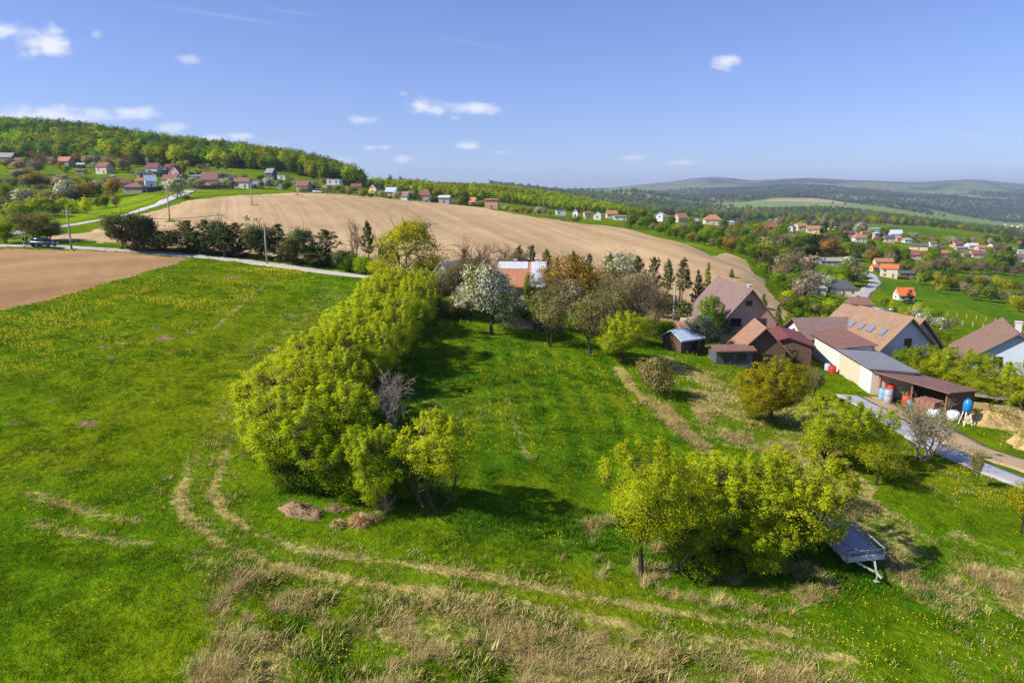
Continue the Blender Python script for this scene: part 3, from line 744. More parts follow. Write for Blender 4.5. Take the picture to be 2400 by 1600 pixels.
def roof_geo(L, Wd, eave, rise, over=.4, gover=.35, th=.16, hip=0., lift=.04):
    """two slopes (or four, hipped) with real thickness; uv in metres along the ridge and down the slope"""
    x = L / 2 + gover; k = rise / (Wd / 2); y = Wd / 2 + over; zl = eave - k * over + lift; zr = eave + rise + lift
    xr = max(.2, x - hip * (Wd / 2 + over)) if hip else x
    Fv, Ff, UV = [], [], []
    def face(pts, uvs):
        b = len(Fv); Fv.extend(pts); Ff.append(tuple(range(b, b + len(pts)))); UV.extend(uvs)
    sl = math.hypot(y, zr - zl)
    for s in (-1, 1):
        p = [(-x, s * y, zl), (x, s * y, zl), (xr, 0, zr), (-xr, 0, zr)]; u = [(-x, 0), (x, 0), (xr, sl), (-xr, sl)]
        if s > 0: p = p[::-1]; u = u[::-1]
        face([(a, b_, c + th) for a, b_, c in p], u)
        face([(a, b_, c) for a, b_, c in p[::-1]], u[::-1])
        e = [(-x, s * y, zl), (x, s * y, zl), (x, s * y, zl + th), (-x, s * y, zl + th)]
        if s > 0: e = e[::-1]
        face(e, [(0, 0), (1, 0), (1, .1), (0, .1)])
    for s in (-1, 1):
        if hip:
            p = [(s * x, -y, zl), (s * x, y, zl), (s * xr, 0, zr)]; u = [(-y, 0), (y, 0), (0, sl)]
            if s < 0: p = p[::-1]; u = u[::-1]
            face([(a, b_, c + th) for a, b_, c in p], u); face(p[::-1], u[::-1])
            e = [(s * x, -y, zl), (s * x, y, zl), (s * x, y, zl + th), (s * x, -y, zl + th)]
            if s < 0: e = e[::-1]
            face(e, [(0, 0), (1, 0), (1, .1), (0, .1)])
        else:
            for t in (-1, 1):
                p = [(s * x, t * y, zl), (s * x, 0, zr), (s * x, 0, zr + th), (s * x, t * y, zl + th)]
                if s * t > 0: p = p[::-1]
                face(p, [(0, 0), (1, 0), (1, .1), (0, .1)])
    return Fv, Ff, UV
def add_roof(root, name, geo, mat):
    me = mesh_np(name, geo[0], geo[1], [mat], uv=geo[2])
    return obj(name, me, root)
def window(root, c, nrm, w, h, frame=None, pane=True, door=False, bars=True):
    """frame proud of the wall, pane set in it; c on the wall face, nrm its outward normal (local)"""
    c, nrm = Vector(c), Vector(nrm).normalized()
    R = nrm.to_track_quat('-Y', 'Z').to_matrix()
    f = MB(); t = .09
    for d, sz in (((0, 0, h / 2), (w + t, .10, t)), ((0, 0, -h / 2), (w + t * 2, .16, t)), ((-w / 2, 0, 0), (t, .10, h - t)), ((w / 2, 0, 0), (t, .10, h - t))):
        f.box(c + R @ Vector(d), sz, M=R)
    if bars and w > .9: f.box(c, (t * .7, .08, h - t), M=R)
    fo = f.build('door_frame' if door else 'window', frame or FRAME_W, root)
    p = MB(); p.box(c - nrm * .0, (w - t, .05, h - t), M=R); p.build('door_leaf' if door else 'pane', m_glass() if not door else WOODM, fo)
    return fo
def chimney(root, roof, x, y, z0, z1, w=.55, mat=None):
    m = MB(); m.box((x, y, (z0 + z1) / 2), (w, w, z1 - z0)); m.box((x, y, z1 + .05), (w + .16, w + .16, .12))
    return m.build('chimney', mat or CHIM, roof)
def house(label, p, yaw, L, Wd, eave, rise, wall, roof, cat='house', name=None, hip=0., win=None, chim=None, auto=True, flat=False, over=.4, gover=.35, sink=0., frame=None, door=True, group=None):
    name = name or 'house'
    e = thing(name, label, cat, (p.x, p.y, p.z - sink), yaw, group)
    low = 1.0 + .12 * max(L, Wd)                 # the plinth runs down into the slope
    if flat:
        m = MB(); m.box((0, 0, (eave - low) / 2), (L, Wd, eave + low)); m.build('wall', wmat(wall), e)
        m = MB(); m.box((0, 0, eave + .14), (L + .3, Wd + .3, .26)); rf = m.build('roof', rmat(roof) if roof in ('grey',) else wmat('white') if roof == 'white' else rmat(roof), e)
        if not rf.data.uv_layers: rf.data.uv_layers.new(name='UVMap')
    else:
        V, Fc = gable_walls(L, Wd, eave, rise, -low) if not hip else gable_walls(L, Wd, eave, .02, -low)
        obj('wall', mesh_np('wall', V, Fc, [wmat(wall)]), e)
        rf = add_roof(e, 'roof', roof_geo(L, Wd, eave, rise, over, gover, .16, hip), rmat(roof))
    if chim:
        for cx, cy, hh in chim:
            zc = eave + rise * (1 - abs(cy) / (Wd / 2))
            chimney(e, rf, cx, cy, zc - .3, eave + rise + hh)
    R = Matrix.Rotation(yaw, 3, 'Z'); toc = Vector((-p.x, -p.y, CAM_H - p.z))
    if auto:
        r = random.Random(int(p.x * 13 + p.y * 7)); did = False
        for nl, half, ln in (((0, -1, 0), Wd / 2, L), ((0, 1, 0), Wd / 2, L), ((1, 0, 0), L / 2, Wd), ((-1, 0, 0), L / 2, Wd)):
            if (R @ Vector(nl)).dot(toc) <= 0: continue
            n = max(1, int(ln / 3.0)); rows = [eave * .56] if eave < 4.2 else [eave * .28, eave * .74]
            t = Vector((-nl[1], nl[0], 0))
            for zi, z in enumerate(rows):
                for k in range(n):
                    if r.random() < .12: continue
                    o = (k - (n - 1) / 2) * ln / n
                    if not did and zi == 0 and nl[1] and door and k == n // 2:
                        window(e, Vector(nl) * half + t * o + Vector((0, 0, 1.0)), nl, .95, 2.0, frame, door=True); did = True; continue
                    window(e, Vector(nl) * half + t * o + Vector((0, 0, z)), nl, 1.1, min(1.25, eave * .42), frame)
            if not flat and not hip and nl[0] and rise > 2.2:
                window(e, Vector(nl) * half + Vector((0, 0, eave + rise * .30)), nl, .95, 1.0, frame)
    if win:
        for fc, o, z, w, h in win:
            nl = {'F': (0, -1, 0), 'B': (0, 1, 0), 'E': (1, 0, 0), 'W': (-1, 0, 0)}[fc]; half = Wd / 2 if nl[1] else L / 2
            t = Vector((-nl[1], nl[0], 0))
            window(e, Vector(nl) * half + t * o + Vector((0, 0, z)), nl, w, h, frame)
    return e
R_ = math.radians
def fh(px, py, wpx, yaw, eave, rise, wall, roof, label, ymin=200, depth=.8, ymax=900, **k):
    """a house of the villages: its foot at a place on the hillside, its size from its distance"""
    if 930 < px < 1340: ymin = max(ymin, 292)
    p = hit(px, py, ymin, ymax); s = mpp(p); ext = wpx * s * .88; eave *= .9
    y = R_(yaw); ca, sa = abs(math.cos(y)), abs(math.sin(y))
    L = ext / (ca + depth * sa); Wd = L * depth
    sc = max(.55, min(1.25, L / 11)) if eave < 3.4 else 1
    return house(label, p, y, L, Wd, eave, rise if rise < .2 else rise * min(1.2, max(.6, Wd / 8)), wall, roof, **k)
VILL = [
 (18, 379, 40, 8, 3.4, 3, 'stone', 'ash', 'old grey roofed house at the forest edge, beside the small red roofed shed', {}),
 (51, 384, 27, 3, 2.8, 2.4, 'timber', 'red', 'small dark walled house with brick red roof below the forest', {}),
 (156, 391, 36, -6, 4.0, 3.4, 'tan', 'orange', 'house with a bright orange roof under the forest edge', {}),
 (191, 394, 20, 20, 2.6, 1.5, 'darkgrey', 'white', 'small dark shed with a white roof right of the orange roofed house', {'cat': 'shed', 'name': 'shed'}),
 (191, 407, 22, 2, 2.2, 1.0, 'tan', 'brown', 'low brown shed on the terrace under the orange roofed house', {'cat': 'shed', 'name': 'shed', 'chim': [(0, 0, .8)]}),
 (247, 407, 38, -12, 4.6, 3.0, 'cream', 'red', 'cream walled house with red gabled roof at the terrace end', {'depth': .85}),
 (266, 422, 10, 5, 2.4, .9, 'pink', 'grey', 'tiny pink hut in the hillside gardens', {'cat': 'shed', 'name': 'hut'}),
 (334, 408, 26, 0, 2.4, 1.0, 'salmon', 'slate', 'dark hip roofed carport with orange front beside the steep lane', {'hip': .9, 'cat': 'carport', 'name': 'carport'}),
 (363, 409, 36, -8, 4.4, 3.6, 'lilac', 'darkred', 'tall house with dark red roof and two chimneys above the lane', {'chim': [(1, .5, .7), (3, -.3, .5)]}),
 (404, 404, 30, 4, 3.4, 2.8, 'pink', 'darkred', 'pink gabled house with dark red roof behind the green fence', {}),
 (414, 413, 30, 85, 3.0, 4.4, 'pink', 'red', 'house with a steep maroon roof slope beside the pink gabled house', {'depth': 1.0}),
 (298, 442, 32, 6, 3.0, 3.0, 'salmon', 'darkred', 'maroon roofed house with dark gable behind the hip roofed bungalow', {}),
 (332, 435, 18, 10, 2.8, 2.2, 'salmon', 'orange', 'little orange roof between the bungalow and the pale metal roof', {}),
 (354, 442, 34, 35, 4.2, 4.0, 'paleblue', 'blue', 'white house with pale blue sheet metal roof', {}),
 (320, 452, 50, 0, 2.8, 2.2, 'tan', 'rust', 'wide brown hip roofed bungalow at the meadow edge', {'hip': 1.0, 'depth': .75}),
 (403, 440, 38, -4, 4.2, 3.4, 'white', 'red', 'white walled house with orange red roof behind the blossoming tree', {}),
 (457, 424, 36, 0, 2.8, .9, 'grey', 'grey', 'long low grey roofed building above the red roofed house', {'depth': .35}),
 (495, 436, 42, 2, 3.6, 4.6, 'pink', 'rust', 'big house with a broad brownish red roof above the yellow field strip', {'depth': .75}),
 (545, 428, 20, 10, 3.0, 2.5, 'grey', 'slate', 'house with dark violet roof behind the orchard trees', {}),
 (570, 441, 42, -6, 3.6, 2.8, 'white', 'rust', 'long house with a white gable and maroon roof above the far field', {'depth': .5}),
 (602, 441, 22, 0, 4.4, .2, 'paleblue', 'grey', 'flat roofed blue grey house right of the maroon long house', {'flat': True}),
 (636, 421, 28, -20, 4.6, 4.0, 'darkgrey', 'grey', 'modern dark grey gabled house alone on the meadow under the forest', {'frame': FRAME_B}),
 (661, 421, 22, -5, 3.0, .2, 'white', 'grey', 'low white flat roofed annex beside the modern dark house', {'flat': True, 'depth': .4}),
 (625, 436, 18, 20, 2.6, 2.2, 'white', 'grey', 'grey roofed cottage half hidden by the flowering tree', {}),
 (659, 443, 18, 80, 2.2, 3.0, 'stone', 'brown', 'small brown steep gabled cottage at the field edge', {}),
 (713, 449, 36, -12, 3.2, 3.6, 'stone', 'red', 'red roofed house with twin gables above the field pole', {}),
 (785, 441, 36, -4, 5.4, .2, 'white', 'white', 'white flat roofed cube house above the far field', {'flat': True}),
 (836, 450, 28, 8, 3.4, 2.6, 'yellow', 'red', 'yellow house with red orange roof among bushes', {'chim': [(0, 0, .9)]}),
 (880, 456, 34, 70, 3.6, 4.0, 'yellow', 'slate', 'orange yellow gabled house with a dark roof', {}),
 (918, 461, 29, -5, 3.2, 3.4, 'yellow', 'blue', 'cottage with pale grey blue roof and timber gable', {'depth': .9}),
 (952, 477, 28, -30, 2.6, 3.2, 'palegreen', 'mauve', 'mauve roofed cottage with a white gable right at the field edge', {'ymin': 285}),
 (996, 477, 35, -3, 4.4, 3.6, 'cream', 'red', 'cream house with a bright red half hipped roof', {'hip': .5, 'ymin': 285}),
 (1043, 478, 30, -8, 3.0, 1.2, 'grey', 'white', 'low building with a white roof past the red roofed house', {}),
 (1110, 484, 24, -35, 3.0, 3.8, 'tan', 'orange', 'steep orange roofed gable house', {}),
 (1153, 491, 36, -5, 4.6, .6, 'salmon', 'orange', 'boxy salmon house with a shallow orange roof', {}),
 (1150, 497, 12, 80, 2.2, 1.6, 'grey', 'slate', 'tiny dark gabled shed under the boxy salmon house', {'cat': 'shed', 'name': 'shed'}),
 (1207, 500, 24, 0, 2.2, .8, 'timber', 'slate', 'long dark barn before the bright wood', {'depth': .4, 'cat': 'barn', 'name': 'barn'}),
 (1314, 505, 26, 4, 3.6, .2, 'white', 'ash', 'roofless pale walls of a ruin before the bright wood', {'flat': True}),
 (1351, 512, 22, 60, 4.4, 3.8, 'white', 'red', 'tall white gabled house with rusty red roof', {}),
 (1376, 514, 20, 10, 4.4, 1.4, 'yellow', 'brown', 'yellow house with a small tower beside the white gable', {'chim': [(-2, 0, 2.0)]}),
 (1401, 515, 26, 75, 3.8, 3.0, 'white', 'ash', 'white house with wide grey gable beside the narrow conifer', {}),
 (1433, 512, 28, 0, 3.6, 2.8, 'cream', 'orange', 'house with bright orange roof before the bright wood end', {}),
 (1454, 516, 36, -2, 2.8, .5, 'white', 'ash', 'long low white building under the orange roof', {'depth': .35}),
 (1500, 508, 10, 60, 2.4, 3.0, 'white', 'brown', 'small white gable sticking out of the trees', {}),
 (1548, 519, 28, 62, 5.0, 2.8, 'white', 'white', 'large white house with pale roof and dark windows', {'ymin': 300}),
 (1595, 521, 34, 20, 3.8, 3.6, 'pink', 'salmon', 'pink gabled house with salmon roof', {'ymin': 300}),
 (1632, 517, 18, 70, 3.4, 3.4, 'lilac', 'slate', 'house with steep bluish roof and lilac gable', {'ymin': 300}),
 (1669, 527, 46, -5, 4.4, 2.8, 'cream', 'orange', 'big house with an orange hipped roof over the wooded belt', {'hip': .8, 'ymin': 300}),
 (1710, 524, 18, 0, 2.6, 1.6, 'white', 'white', 'small white house with white roof beside the dark conifers', {'ymin': 300}),
 (1806, 539, 30, -8, 2.8, 3.4, 'timber', 'red', 'reddish brown chalet roof beside the dark conifers', {'ymin': 300}),
 (1855, 543, 24, 40, 3.6, 2.6, 'white', 'grey', 'grey roofed wing with a white wall next to the orange roof', {'ymin': 300}),
 (1876, 541, 28, 5, 4.4, 2.4, 'cream', 'orange', 'long orange roof at the valley village start', {'ymin': 300}),
 (1904, 547, 36, -15, 3.8, 2.8, 'yellow', 'salmon', 'yellow gabled house with brownish roof before the narrow conifer', {'ymin': 300}),
 (1952, 538, 28, 0, 2.4, .6, 'white', 'white', 'first long white roofed shed on the green hillside', {'depth': .4, 'ymin': 400, 'cat': 'shed', 'name': 'shed'}),
 (1992, 543, 30, 4, 2.4, .8, 'paleblue', 'white', 'second long white roofed shed, above the dark red house', {'depth': .4, 'ymin': 400, 'cat': 'shed', 'name': 'shed'}),
 (2046, 541, 30, 0, 2.4, .8, 'paleblue', 'blue', 'long pale shed above the salmon tower house', {'depth': .4, 'ymin': 400, 'cat': 'shed', 'name': 'shed'}),
 (1988, 557, 24, 0, 4.0, 2.6, 'pink', 'darkred', 'pink house with dark red roof and dark balcony', {'ymin': 300}),
 (2012, 567, 30, 0, 3.8, 3.4, 'white', 'orange', 'white house under a tall orange hipped roof on the bank', {'hip': .8, 'ymin': 300}),
 (2024, 556, 16, 0, 4.0, 2.8, 'cream', 'red', 'cream house with red roof behind the tall orange hipped roof', {'ymin': 300}),
 (2052, 562, 16, 10, 6.0, 1.2, 'salmon', 'blue', 'narrow salmon house with pale teal roof', {'ymin': 300, 'hip': .9}),
 (2082, 568, 28, -10, 3.8, 2.8, 'pink', 'slate', 'pink house with a dark slate roof beside the pale hall', {'ymin': 300}),
 (2098, 558, 32, -12, 4.2, 3.6, 'paleblue', 'blue', 'large hall with pale blue sheet roof', {'ymin': 330, 'cat': 'hall', 'name': 'hall'}),
 (2106, 566, 15, 0, 3.0, 1.6, 'salmon', 'orange', 'small orange roofed wing under the pale hall', {'ymin': 300}),
 (2125, 569, 20, 0, 2.8, 2.6, 'white', 'ash', 'white cottage with a grey hipped roof', {'hip': .8, 'ymin': 300}),
 (2152, 586, 46, -25, 3.2, 3.0, 'yellow', 'slate', 'long yellow house with dark blue roof', {'depth': .45, 'ymin': 300}),
 (2184, 578, 18, 0, 3.4, 2.0, 'white', 'brown', 'white house with brown roof behind the long yellow house', {'ymin': 300}),
 (2240, 580, 30, 15, 3.4, 3.0, 'pink', 'rust', 'pink gabled house below the green hill', {'ymin': 300}),
 (2252, 586, 30, 0, 2.2, 1.2, 'stone', 'ash', 'long grey roofed shed before the pink gabled house', {'depth': .4, 'ymin': 300, 'cat': 'shed', 'name': 'shed'}),
 (2276, 583, 27, 0, 3.2, 2.0, 'white', 'white', 'white house with pale roof right of the pink gabled house', {'ymin': 300}),
 (2299, 588, 26, -5, 3.0, 2.4, 'pink', 'salmon', 'house with a broad salmon roof near the round green tree', {'ymin': 300}),
 (2322, 583, 22, 40, 3.4, 2.6, 'white', 'red', 'white and red gabled house right of the salmon roofs', {'ymin': 300}),
 (2146, 607, 40, -10, 3.0, 2.6, 'pink', 'red', 'red roofed house in the lower village', {'ymin': 300}),
 (2211, 601, 28, 0, 2.8, 2.4, 'tan', 'orange', 'house with glowing orange roof in the lower village', {'ymin': 300}),
 (2262, 604, 24, 8, 2.8, 2.0, 'stone', 'rust', 'low house with a dull brown roof in the lower village', {'ymin': 300}),
 (2285, 603, 30, 0, 3.0, 2.8, 'cream', 'red', 'cream house with brick red roof beside the round green tree', {'ymin': 300}),
 (2391, 612, 30, 0, 3.0, 2.8, 'white', 'rust', 'brown roofed house at the village end by the broad conifer', {'ymin': 300}),
 (2390, 594, 26, 0, 2.8, .2, 'white', 'white', 'flat white building at the village end', {'flat': True, 'ymin': 300}),
 (2048, 636, 20, 10, 2.6, 1.8, 'yellow', 'vivid', 'low orange roofed shed at the lane bend', {'ymin': 200, 'cat': 'shed', 'name': 'shed'}),
 (2082, 649, 46, -25, 5.0, 3.0, 'cream', 'vivid', 'big cream house with orange roofs by the lane', {'ymin': 200, 'depth': .6}),
 (2068, 630, 46, -5, 4.6, 2.6, 'cream', 'orange', 'long orange roof behind the big cream house', {'ymin': 220, 'depth': .4}),
 (2122, 650, 38, -10, 2.6, 1.8, 'timber', 'slate', 'dark shed beside the big cream house', {'ymin': 200, 'cat': 'shed', 'name': 'shed'}),
 (2117, 703, 42, -3, 2.6, 4.2, 'white', 'vivid', 'small white cottage with a vivid orange roof on the green slope', {'ymin': 150, 'depth': .8}),
 (1968, 690, 72, -6, 3.2, 2.6, 'cream', 'slate', 'cream house with a wide dark slate hipped roof', {'ymin': 150, 'hip': .7}),
 (1914, 688, 36, 0, 2.4, .9, 'cream', 'ash', 'low cream garage beside the slate roofed house', {'ymin': 150, 'cat': 'garage', 'name': 'garage'}),
 (2012, 731, 64, -12, 3.0, 2.6, 'white', 'rust', 'white house with a maroon hipped roof behind the house with roof windows', {'ymin': 120, 'hip': .4}),
 (1945, 622, 60, 0, 3.0, 2.4, 'stone', 'ash', 'long greyish roof among the brown trees', {'ymin': 180, 'depth': .4}),
]
for r in VILL:
    px, py, w, yaw, ev, ri, wl, rf, lb, kw = r
    fh(px, py, w, yaw, ev, ri, wl, rf, lb, **kw)
# a hamlet far down the valley
DH = 'small pale house of the far hamlet in the valley'
for k, (px, py) in enumerate([(2338, 531), (2349, 534), (2356, 528), (2362, 536), (2371, 531), (2378, 538), (2385, 533), (2393, 529), (2396, 540), (2330, 538), (2344, 541), (2366, 543)]):
    p = hit(px, py, 1300)
    house(DH, p, R_(k * 37 % 90), 13, 9, 3.5, 4, ['white', 'cream', 'pink'][k % 3], ['red', 'rust', 'white', 'orange'][k % 4], auto=False, group='houses of the far hamlet')

# ------------------------------------------------------------------ the near houses at the right
def P3(px, py, Y): 
    a, e = ae(px, py); return Vector((a * Y, Y, CAM_H + e * Y))
# purple roofed house: ridge runs away from the camera
pz = at(1757, 96)
def purple_house():
    base = h1(31, 96) - .3
    p = Vector((33.6, 103.0, h1(32, 97)))
    e = house('large house with a steep mauve roof and tan gable beside the big field', p, R_(90), 15.0, 8.0, 3.5, 4.7, 'tan', 'mauve', sink=.3, auto=False, over=.8, gover=.9, frame=FRAME_B, win=[('W', 1.7, 3.5, 1.5, 1.2), ('W', -1.8, 3.5, 1.5, 1.2), ('W', -.1, 6.3, .8, .7), ('B', 0, 2.2, 1.2, 1.2), ('B', 3, 2.2, 1.2, 1.2)])
    rf = [c for c in e.children if c.name.startswith('roof')][0]
    chimney(e, rf, -5.6, -.5, 6.8, 8.6, .5, CHIM_W)
    # lower lean-to wing on the left side, salmon tiles
    m = MB(); m.box((-2.7, 5.7, .4), (8.4, 3.6, 4.6)); m.build('wing_wall', wmat('tan'), e)
    xa, xb = -7.4, 1.9; y0, y1, z0, z1 = 4.3, 8.4, 3.2, 1.4
    V = [(xa, y0, z0), (xb, y0, z0), (xb, y1, z1), (xa, y1, z1)]; V2 = [(a, b, c + .16) for a, b, c in V]
    Fc = [(0, 1, 2, 3), (7, 6, 5, 4), (0, 4, 5, 1), (1, 5, 6, 2), (2, 6, 7, 3), (3, 7, 4, 0)]
    uv = []
    for f in Fc:
        for i in f: q = (V + V2)[i]; uv.append((q[0], q[1]))
    w = add_roof(e, 'wing_roof', (V + V2, Fc, uv), rmat('salmon')); tag(w, 'salmon lean-to roof')
    chimney(e, w, -6.2, 4.6, 1.0, 5.0, .7)
    # balcony rail under the gable windows
    m = MB(); m.bar((-7.9, -3.2, 2.7), (-7.9, 3.2, 2.7), .08); m.bar((-7.9, -3.2, 1.9), (-7.9, 3.2, 1.9), .10)
    for k in range(13): m.bar((-7.9, -3.1 + k * .5, 1.9), (-7.9, -3.1 + k * .5, 2.7), .05)
    m.build('balcony_rail', WOODM, e)
purple_house()
def near_house(label, px, py, Y, yaw, *a, **k):
    q = P3(px, py, Y); q.z = h1(q.x, q.y)
    return house(label, q, R_(yaw), *a, **k)
near_house('brown tiled shed roof with an open dark gable before the purple roofed house', 1778, 812, 86, 82, 5.6, 5.4, 2.4, 2.8, 'timber', 'salmon', auto=False, over=.7, gover=.8, cat='shed', name='shed', frame=FRAME_B, win=[('W', 0, 1.1, 2.2, 1.6)])
near_house('low lean-to with a rusty front under the open gabled shed', 1712, 825, 83, 5, 4.6, 2.6, 1.8, .35, 'darkgrey', 'rust', auto=False, frame=FRAME_B, cat='shed', name='shed', win=[('F', -.8, 1.0, 1.2, .9), ('F', .9, 1.0, 1.2, .9)])
near_house('dark open shed with a pale metal roof at the orchard corner', 1598, 812, 86, 32, 3.6, 3.2, 1.8, .9, 'timber', 'blue', auto=False, cat='shed', name='shed', frame=FRAME_B, win=[('F', 0, .8, 2.2, 1.2)])
near_house('long dark brown barn between the mauve roofed house and the white garage', 1832, 806, 92, 78, 9.0, 6.0, 2.7, 1.0, 'timber', 'darkred', auto=False, cat='barn', name='barn', frame=FRAME_B, win=[('W', 0, 1.3, 2.6, 1.8)])
for k in range(3):
    pass
# white garage with its mauve roof
near_house('white walled garage with brownish mauve roof at the head of the sheds', 1920, 812, 100, 6, 8.2, 6.4, 3.0, 2.2, 'white', 'mauve', auto=False, over=.5, gover=.6, cat='garage', name='garage', win=[('W', 0, 1.3, 1.9, 2.2), ('F', -2.6, 1.4, .9, 1.1)])
# long sheds along the garden edge
def shed_row():
    A = hit(1893, 838, 50); B = hit(1997, 884, 50); C = hit(2106, 930, 50); D = hit(2242, 962, 50)
    A = Vector((44.0, 101.0, 0)); B = Vector((42.6, 86.5, 0)); C = Vector((41.2, 75.5, 0)); D = Vector((45.2, 68.0, 0))
    for q in (A, B, C, D): q.z = h1(q.x, q.y)
    def leanto(name, label, a, b, depth, hf, hb, wall, roof, cat, frontopen=False):
        d = (b - a); d.z = 0; Ln = d.length; ux = d.normalized(); uy = Vector((-ux.y, ux.x, 0))
        z = (a.z + b.z) / 2
        e = thing(name, label, cat, (a + b) / 2 * 1.0)
        e.location.z = z; e.rotation_euler = (0, 0, math.atan2(ux.y, ux.x))
        sl = (b.z - a.z) / 2
        x = Ln / 2
        # front wall at local -Y (towards the lawn), the roof falls to the back
        m = MB()
        def wallp(p0, p1, h0, h1_, t=.22):
            dx = Vector((p1[0] - p0[0], p1[1] - p0[1], 0)).normalized(); nn = Vector((-dx.y, dx.x, 0)) * t
            m.add([(p0[0], p0[1], -1.6), (p1[0], p1[1], -1.6), (p1[0], p1[1], h1_), (p0[0], p0[1], h0), (p0[0] + nn.x, p0[1] + nn.y, -1.6), (p1[0] + nn.x, p1[1] + nn.y, -1.6), (p1[0] + nn.x, p1[1] + nn.y, h1_), (p0[0] + nn.x, p0[1] + nn.y, h0)],
                  [(0, 1, 2, 3), (5, 4, 7, 6), (4, 0, 3, 7), (1, 5, 6, 2), (3, 2, 6, 7), (4, 5, 1, 0)])
        hA, hB = hf - sl * .6, hf + sl * .6
        if not frontopen: wallp((-x, 0), (x, 0), hA, hB)
        wallp((x, .22), (x, depth), hB, hb + sl * .6); wallp((x, depth), (-x, depth), hb + sl * .6, hb - sl * .6); 
        if not frontopen: wallp((-x, depth), (-x, .22), hb - sl * .6, hA)
        m.build('wall', wmat(wall), e)
        V = [(-x - .3, -.5, hA + .06), (x + .35, -.5, hB + .06), (x + .35, depth + .3, hb + sl * .6 + .06), (-x - .3, depth + .3, hb - sl * .6 + .06)]
        V2 = [(p[0], p[1], p[2] + .14) for p in V]
        Fc = [(3, 2, 1, 0), (4, 5, 6, 7), (0, 1, 5, 4), (1, 2, 6, 5), (2, 3, 7, 6), (3, 0, 4, 7)]
        uv = []
        for f in Fc:
            for i in f: q = (V + V2)[i]; uv.append((q[0], q[1]))
        add_roof(e, 'roof', (V + V2, Fc, uv), rmat(roof))
        return e, Ln
    leanto('shed', 'white rendered lean-to shed with a maroon roof next to the garage', A, B, 4.2, 3.1, 3.7, 'white', 'rust', 'shed')
    e, Ln = leanto('shed', 'long cream shed with a grey sheet roof along the lawn', B, C, 4.6, 3.0, 2.7, 'cream', 'grey', 'shed')
    m = MB(); m.box((Ln * .34, -.06, .7), (Ln * .32, .10, 4.3)); m.build('wall_panel', wmat('white'), e)
    for k in range(7):
        mm = MB(); mm.box((-Ln * .5 + .8 + k * 1.0, -.04, .8), (.06, .08, 4.4)); mm.build('batten', wmat('cream'), e)
    C2 = C + Vector((.5, -.4, 0))
    e, Ln = leanto('open_shed', 'open fronted shed bay full of barrels, sheltered by a brown sheet roof', C2, D, 4.6, 2.7, 2.3, 'timber', 'rust', 'shed', True)
    for k in range(3):
        mm = MB(); mm.box((-Ln / 2 + .2 + k * (Ln - .4) / 2, .1, .5), (.18, .18, 4.2)); mm.build('post', m_paint('post_red', (.26, .10, .05), .8, .2), e)
    ux = (D - C2).normalized(); n = Vector((ux.y, -ux.x, 0))
    def gp(t, off):
        q = C2 + (D - C2) * t + n * off; q.z = h1(q.x, q.y); return q
    def barrel(label, p, r, h, col, key, group=None):
        e = thing('barrel', label, 'barrel', p)
        m = MB(); m.lathe([(r * .86, 0), (r * .98, h * .12), (r, h * .3), (r * 1.04, h * .33), (r, h * .36), (r, h * .64), (r * 1.04, h * .67), (r, h * .70), (r * .98, h * .88), (r * .86, h)], 14)
        m.build('drum', m_paint(key, col, .45, .4), e, smooth=True)
        m = MB(); m.lathe([(r * .80, h + .003), (r * .84, h + .05), (r * .3, h + .06)], 14); m.build('lid', m_paint(key + '_lid', tuple(c * .7 for c in col), .5, .4), e)
    barrel('pale blue barrel standing at the open shed corner', gp(.14, .7), .38, 1.3, (.25, .40, .58), 'barrel_blue')
    barrel('grey barrel next to the pale blue barrel', gp(.24, .75), .46, 1.5, (.36, .40, .46), 'barrel_grey')
    barrel('bright red barrel inside the open shed', gp(.12, -.9), .45, 1.6, (.55, .03, .015), 'barrel_red')
    barrel('orange red barrel in the middle of the open shed', gp(.42, -.3), .45, 1.25, (.62, .06, .02), 'barrel_orange')
    barrel('slim blue barrel before the brick stack', gp(.54, .6), .28, 1.05, (.25, .45, .62), 'barrel_blue2')
    barrel('small red barrel against the joint of the white and cream sheds', B + n * 1.1 + Vector((0, 0, 0)), .45, 1.0, (.60, .03, .015), 'barrel_red2')
    barrel('small pale blue barrel beside the small red barrel', B + n * .9 + Vector((-.2, 1.3, 0)), .36, .95, (.45, .55, .80), 'barrel_sky')
    # stack of roof tiles: course on course
    q = gp(.80, .5)
    e = thing('brick_stack', 'large block of stacked reddish bricks at the open shed end', 'brick stack', q, math.atan2(ux.y, ux.x))
    bm_ = m_paint('stack_brick', (.30, .145, .105), .9, .1, var=.25, scale=5)
    bme = MB().box((0, 0, 0), (.50, .30, .235)); me = mesh_np('brick', bme.v, bme.f, [bm_])
    for k in range(7):
        for i in range(4):
            for j in range(5):
                if 0 < i < 3 and 0 < j < 4 and k < 6: continue
                o = obj('brick', me, e); o.location = ((i - 1.5) * .53 + random.uniform(-.02, .02), (j - 2) * .33, .12 + k * .25); o.rotation_euler = (0, 0, random.uniform(-.03, .03))
shed_row()
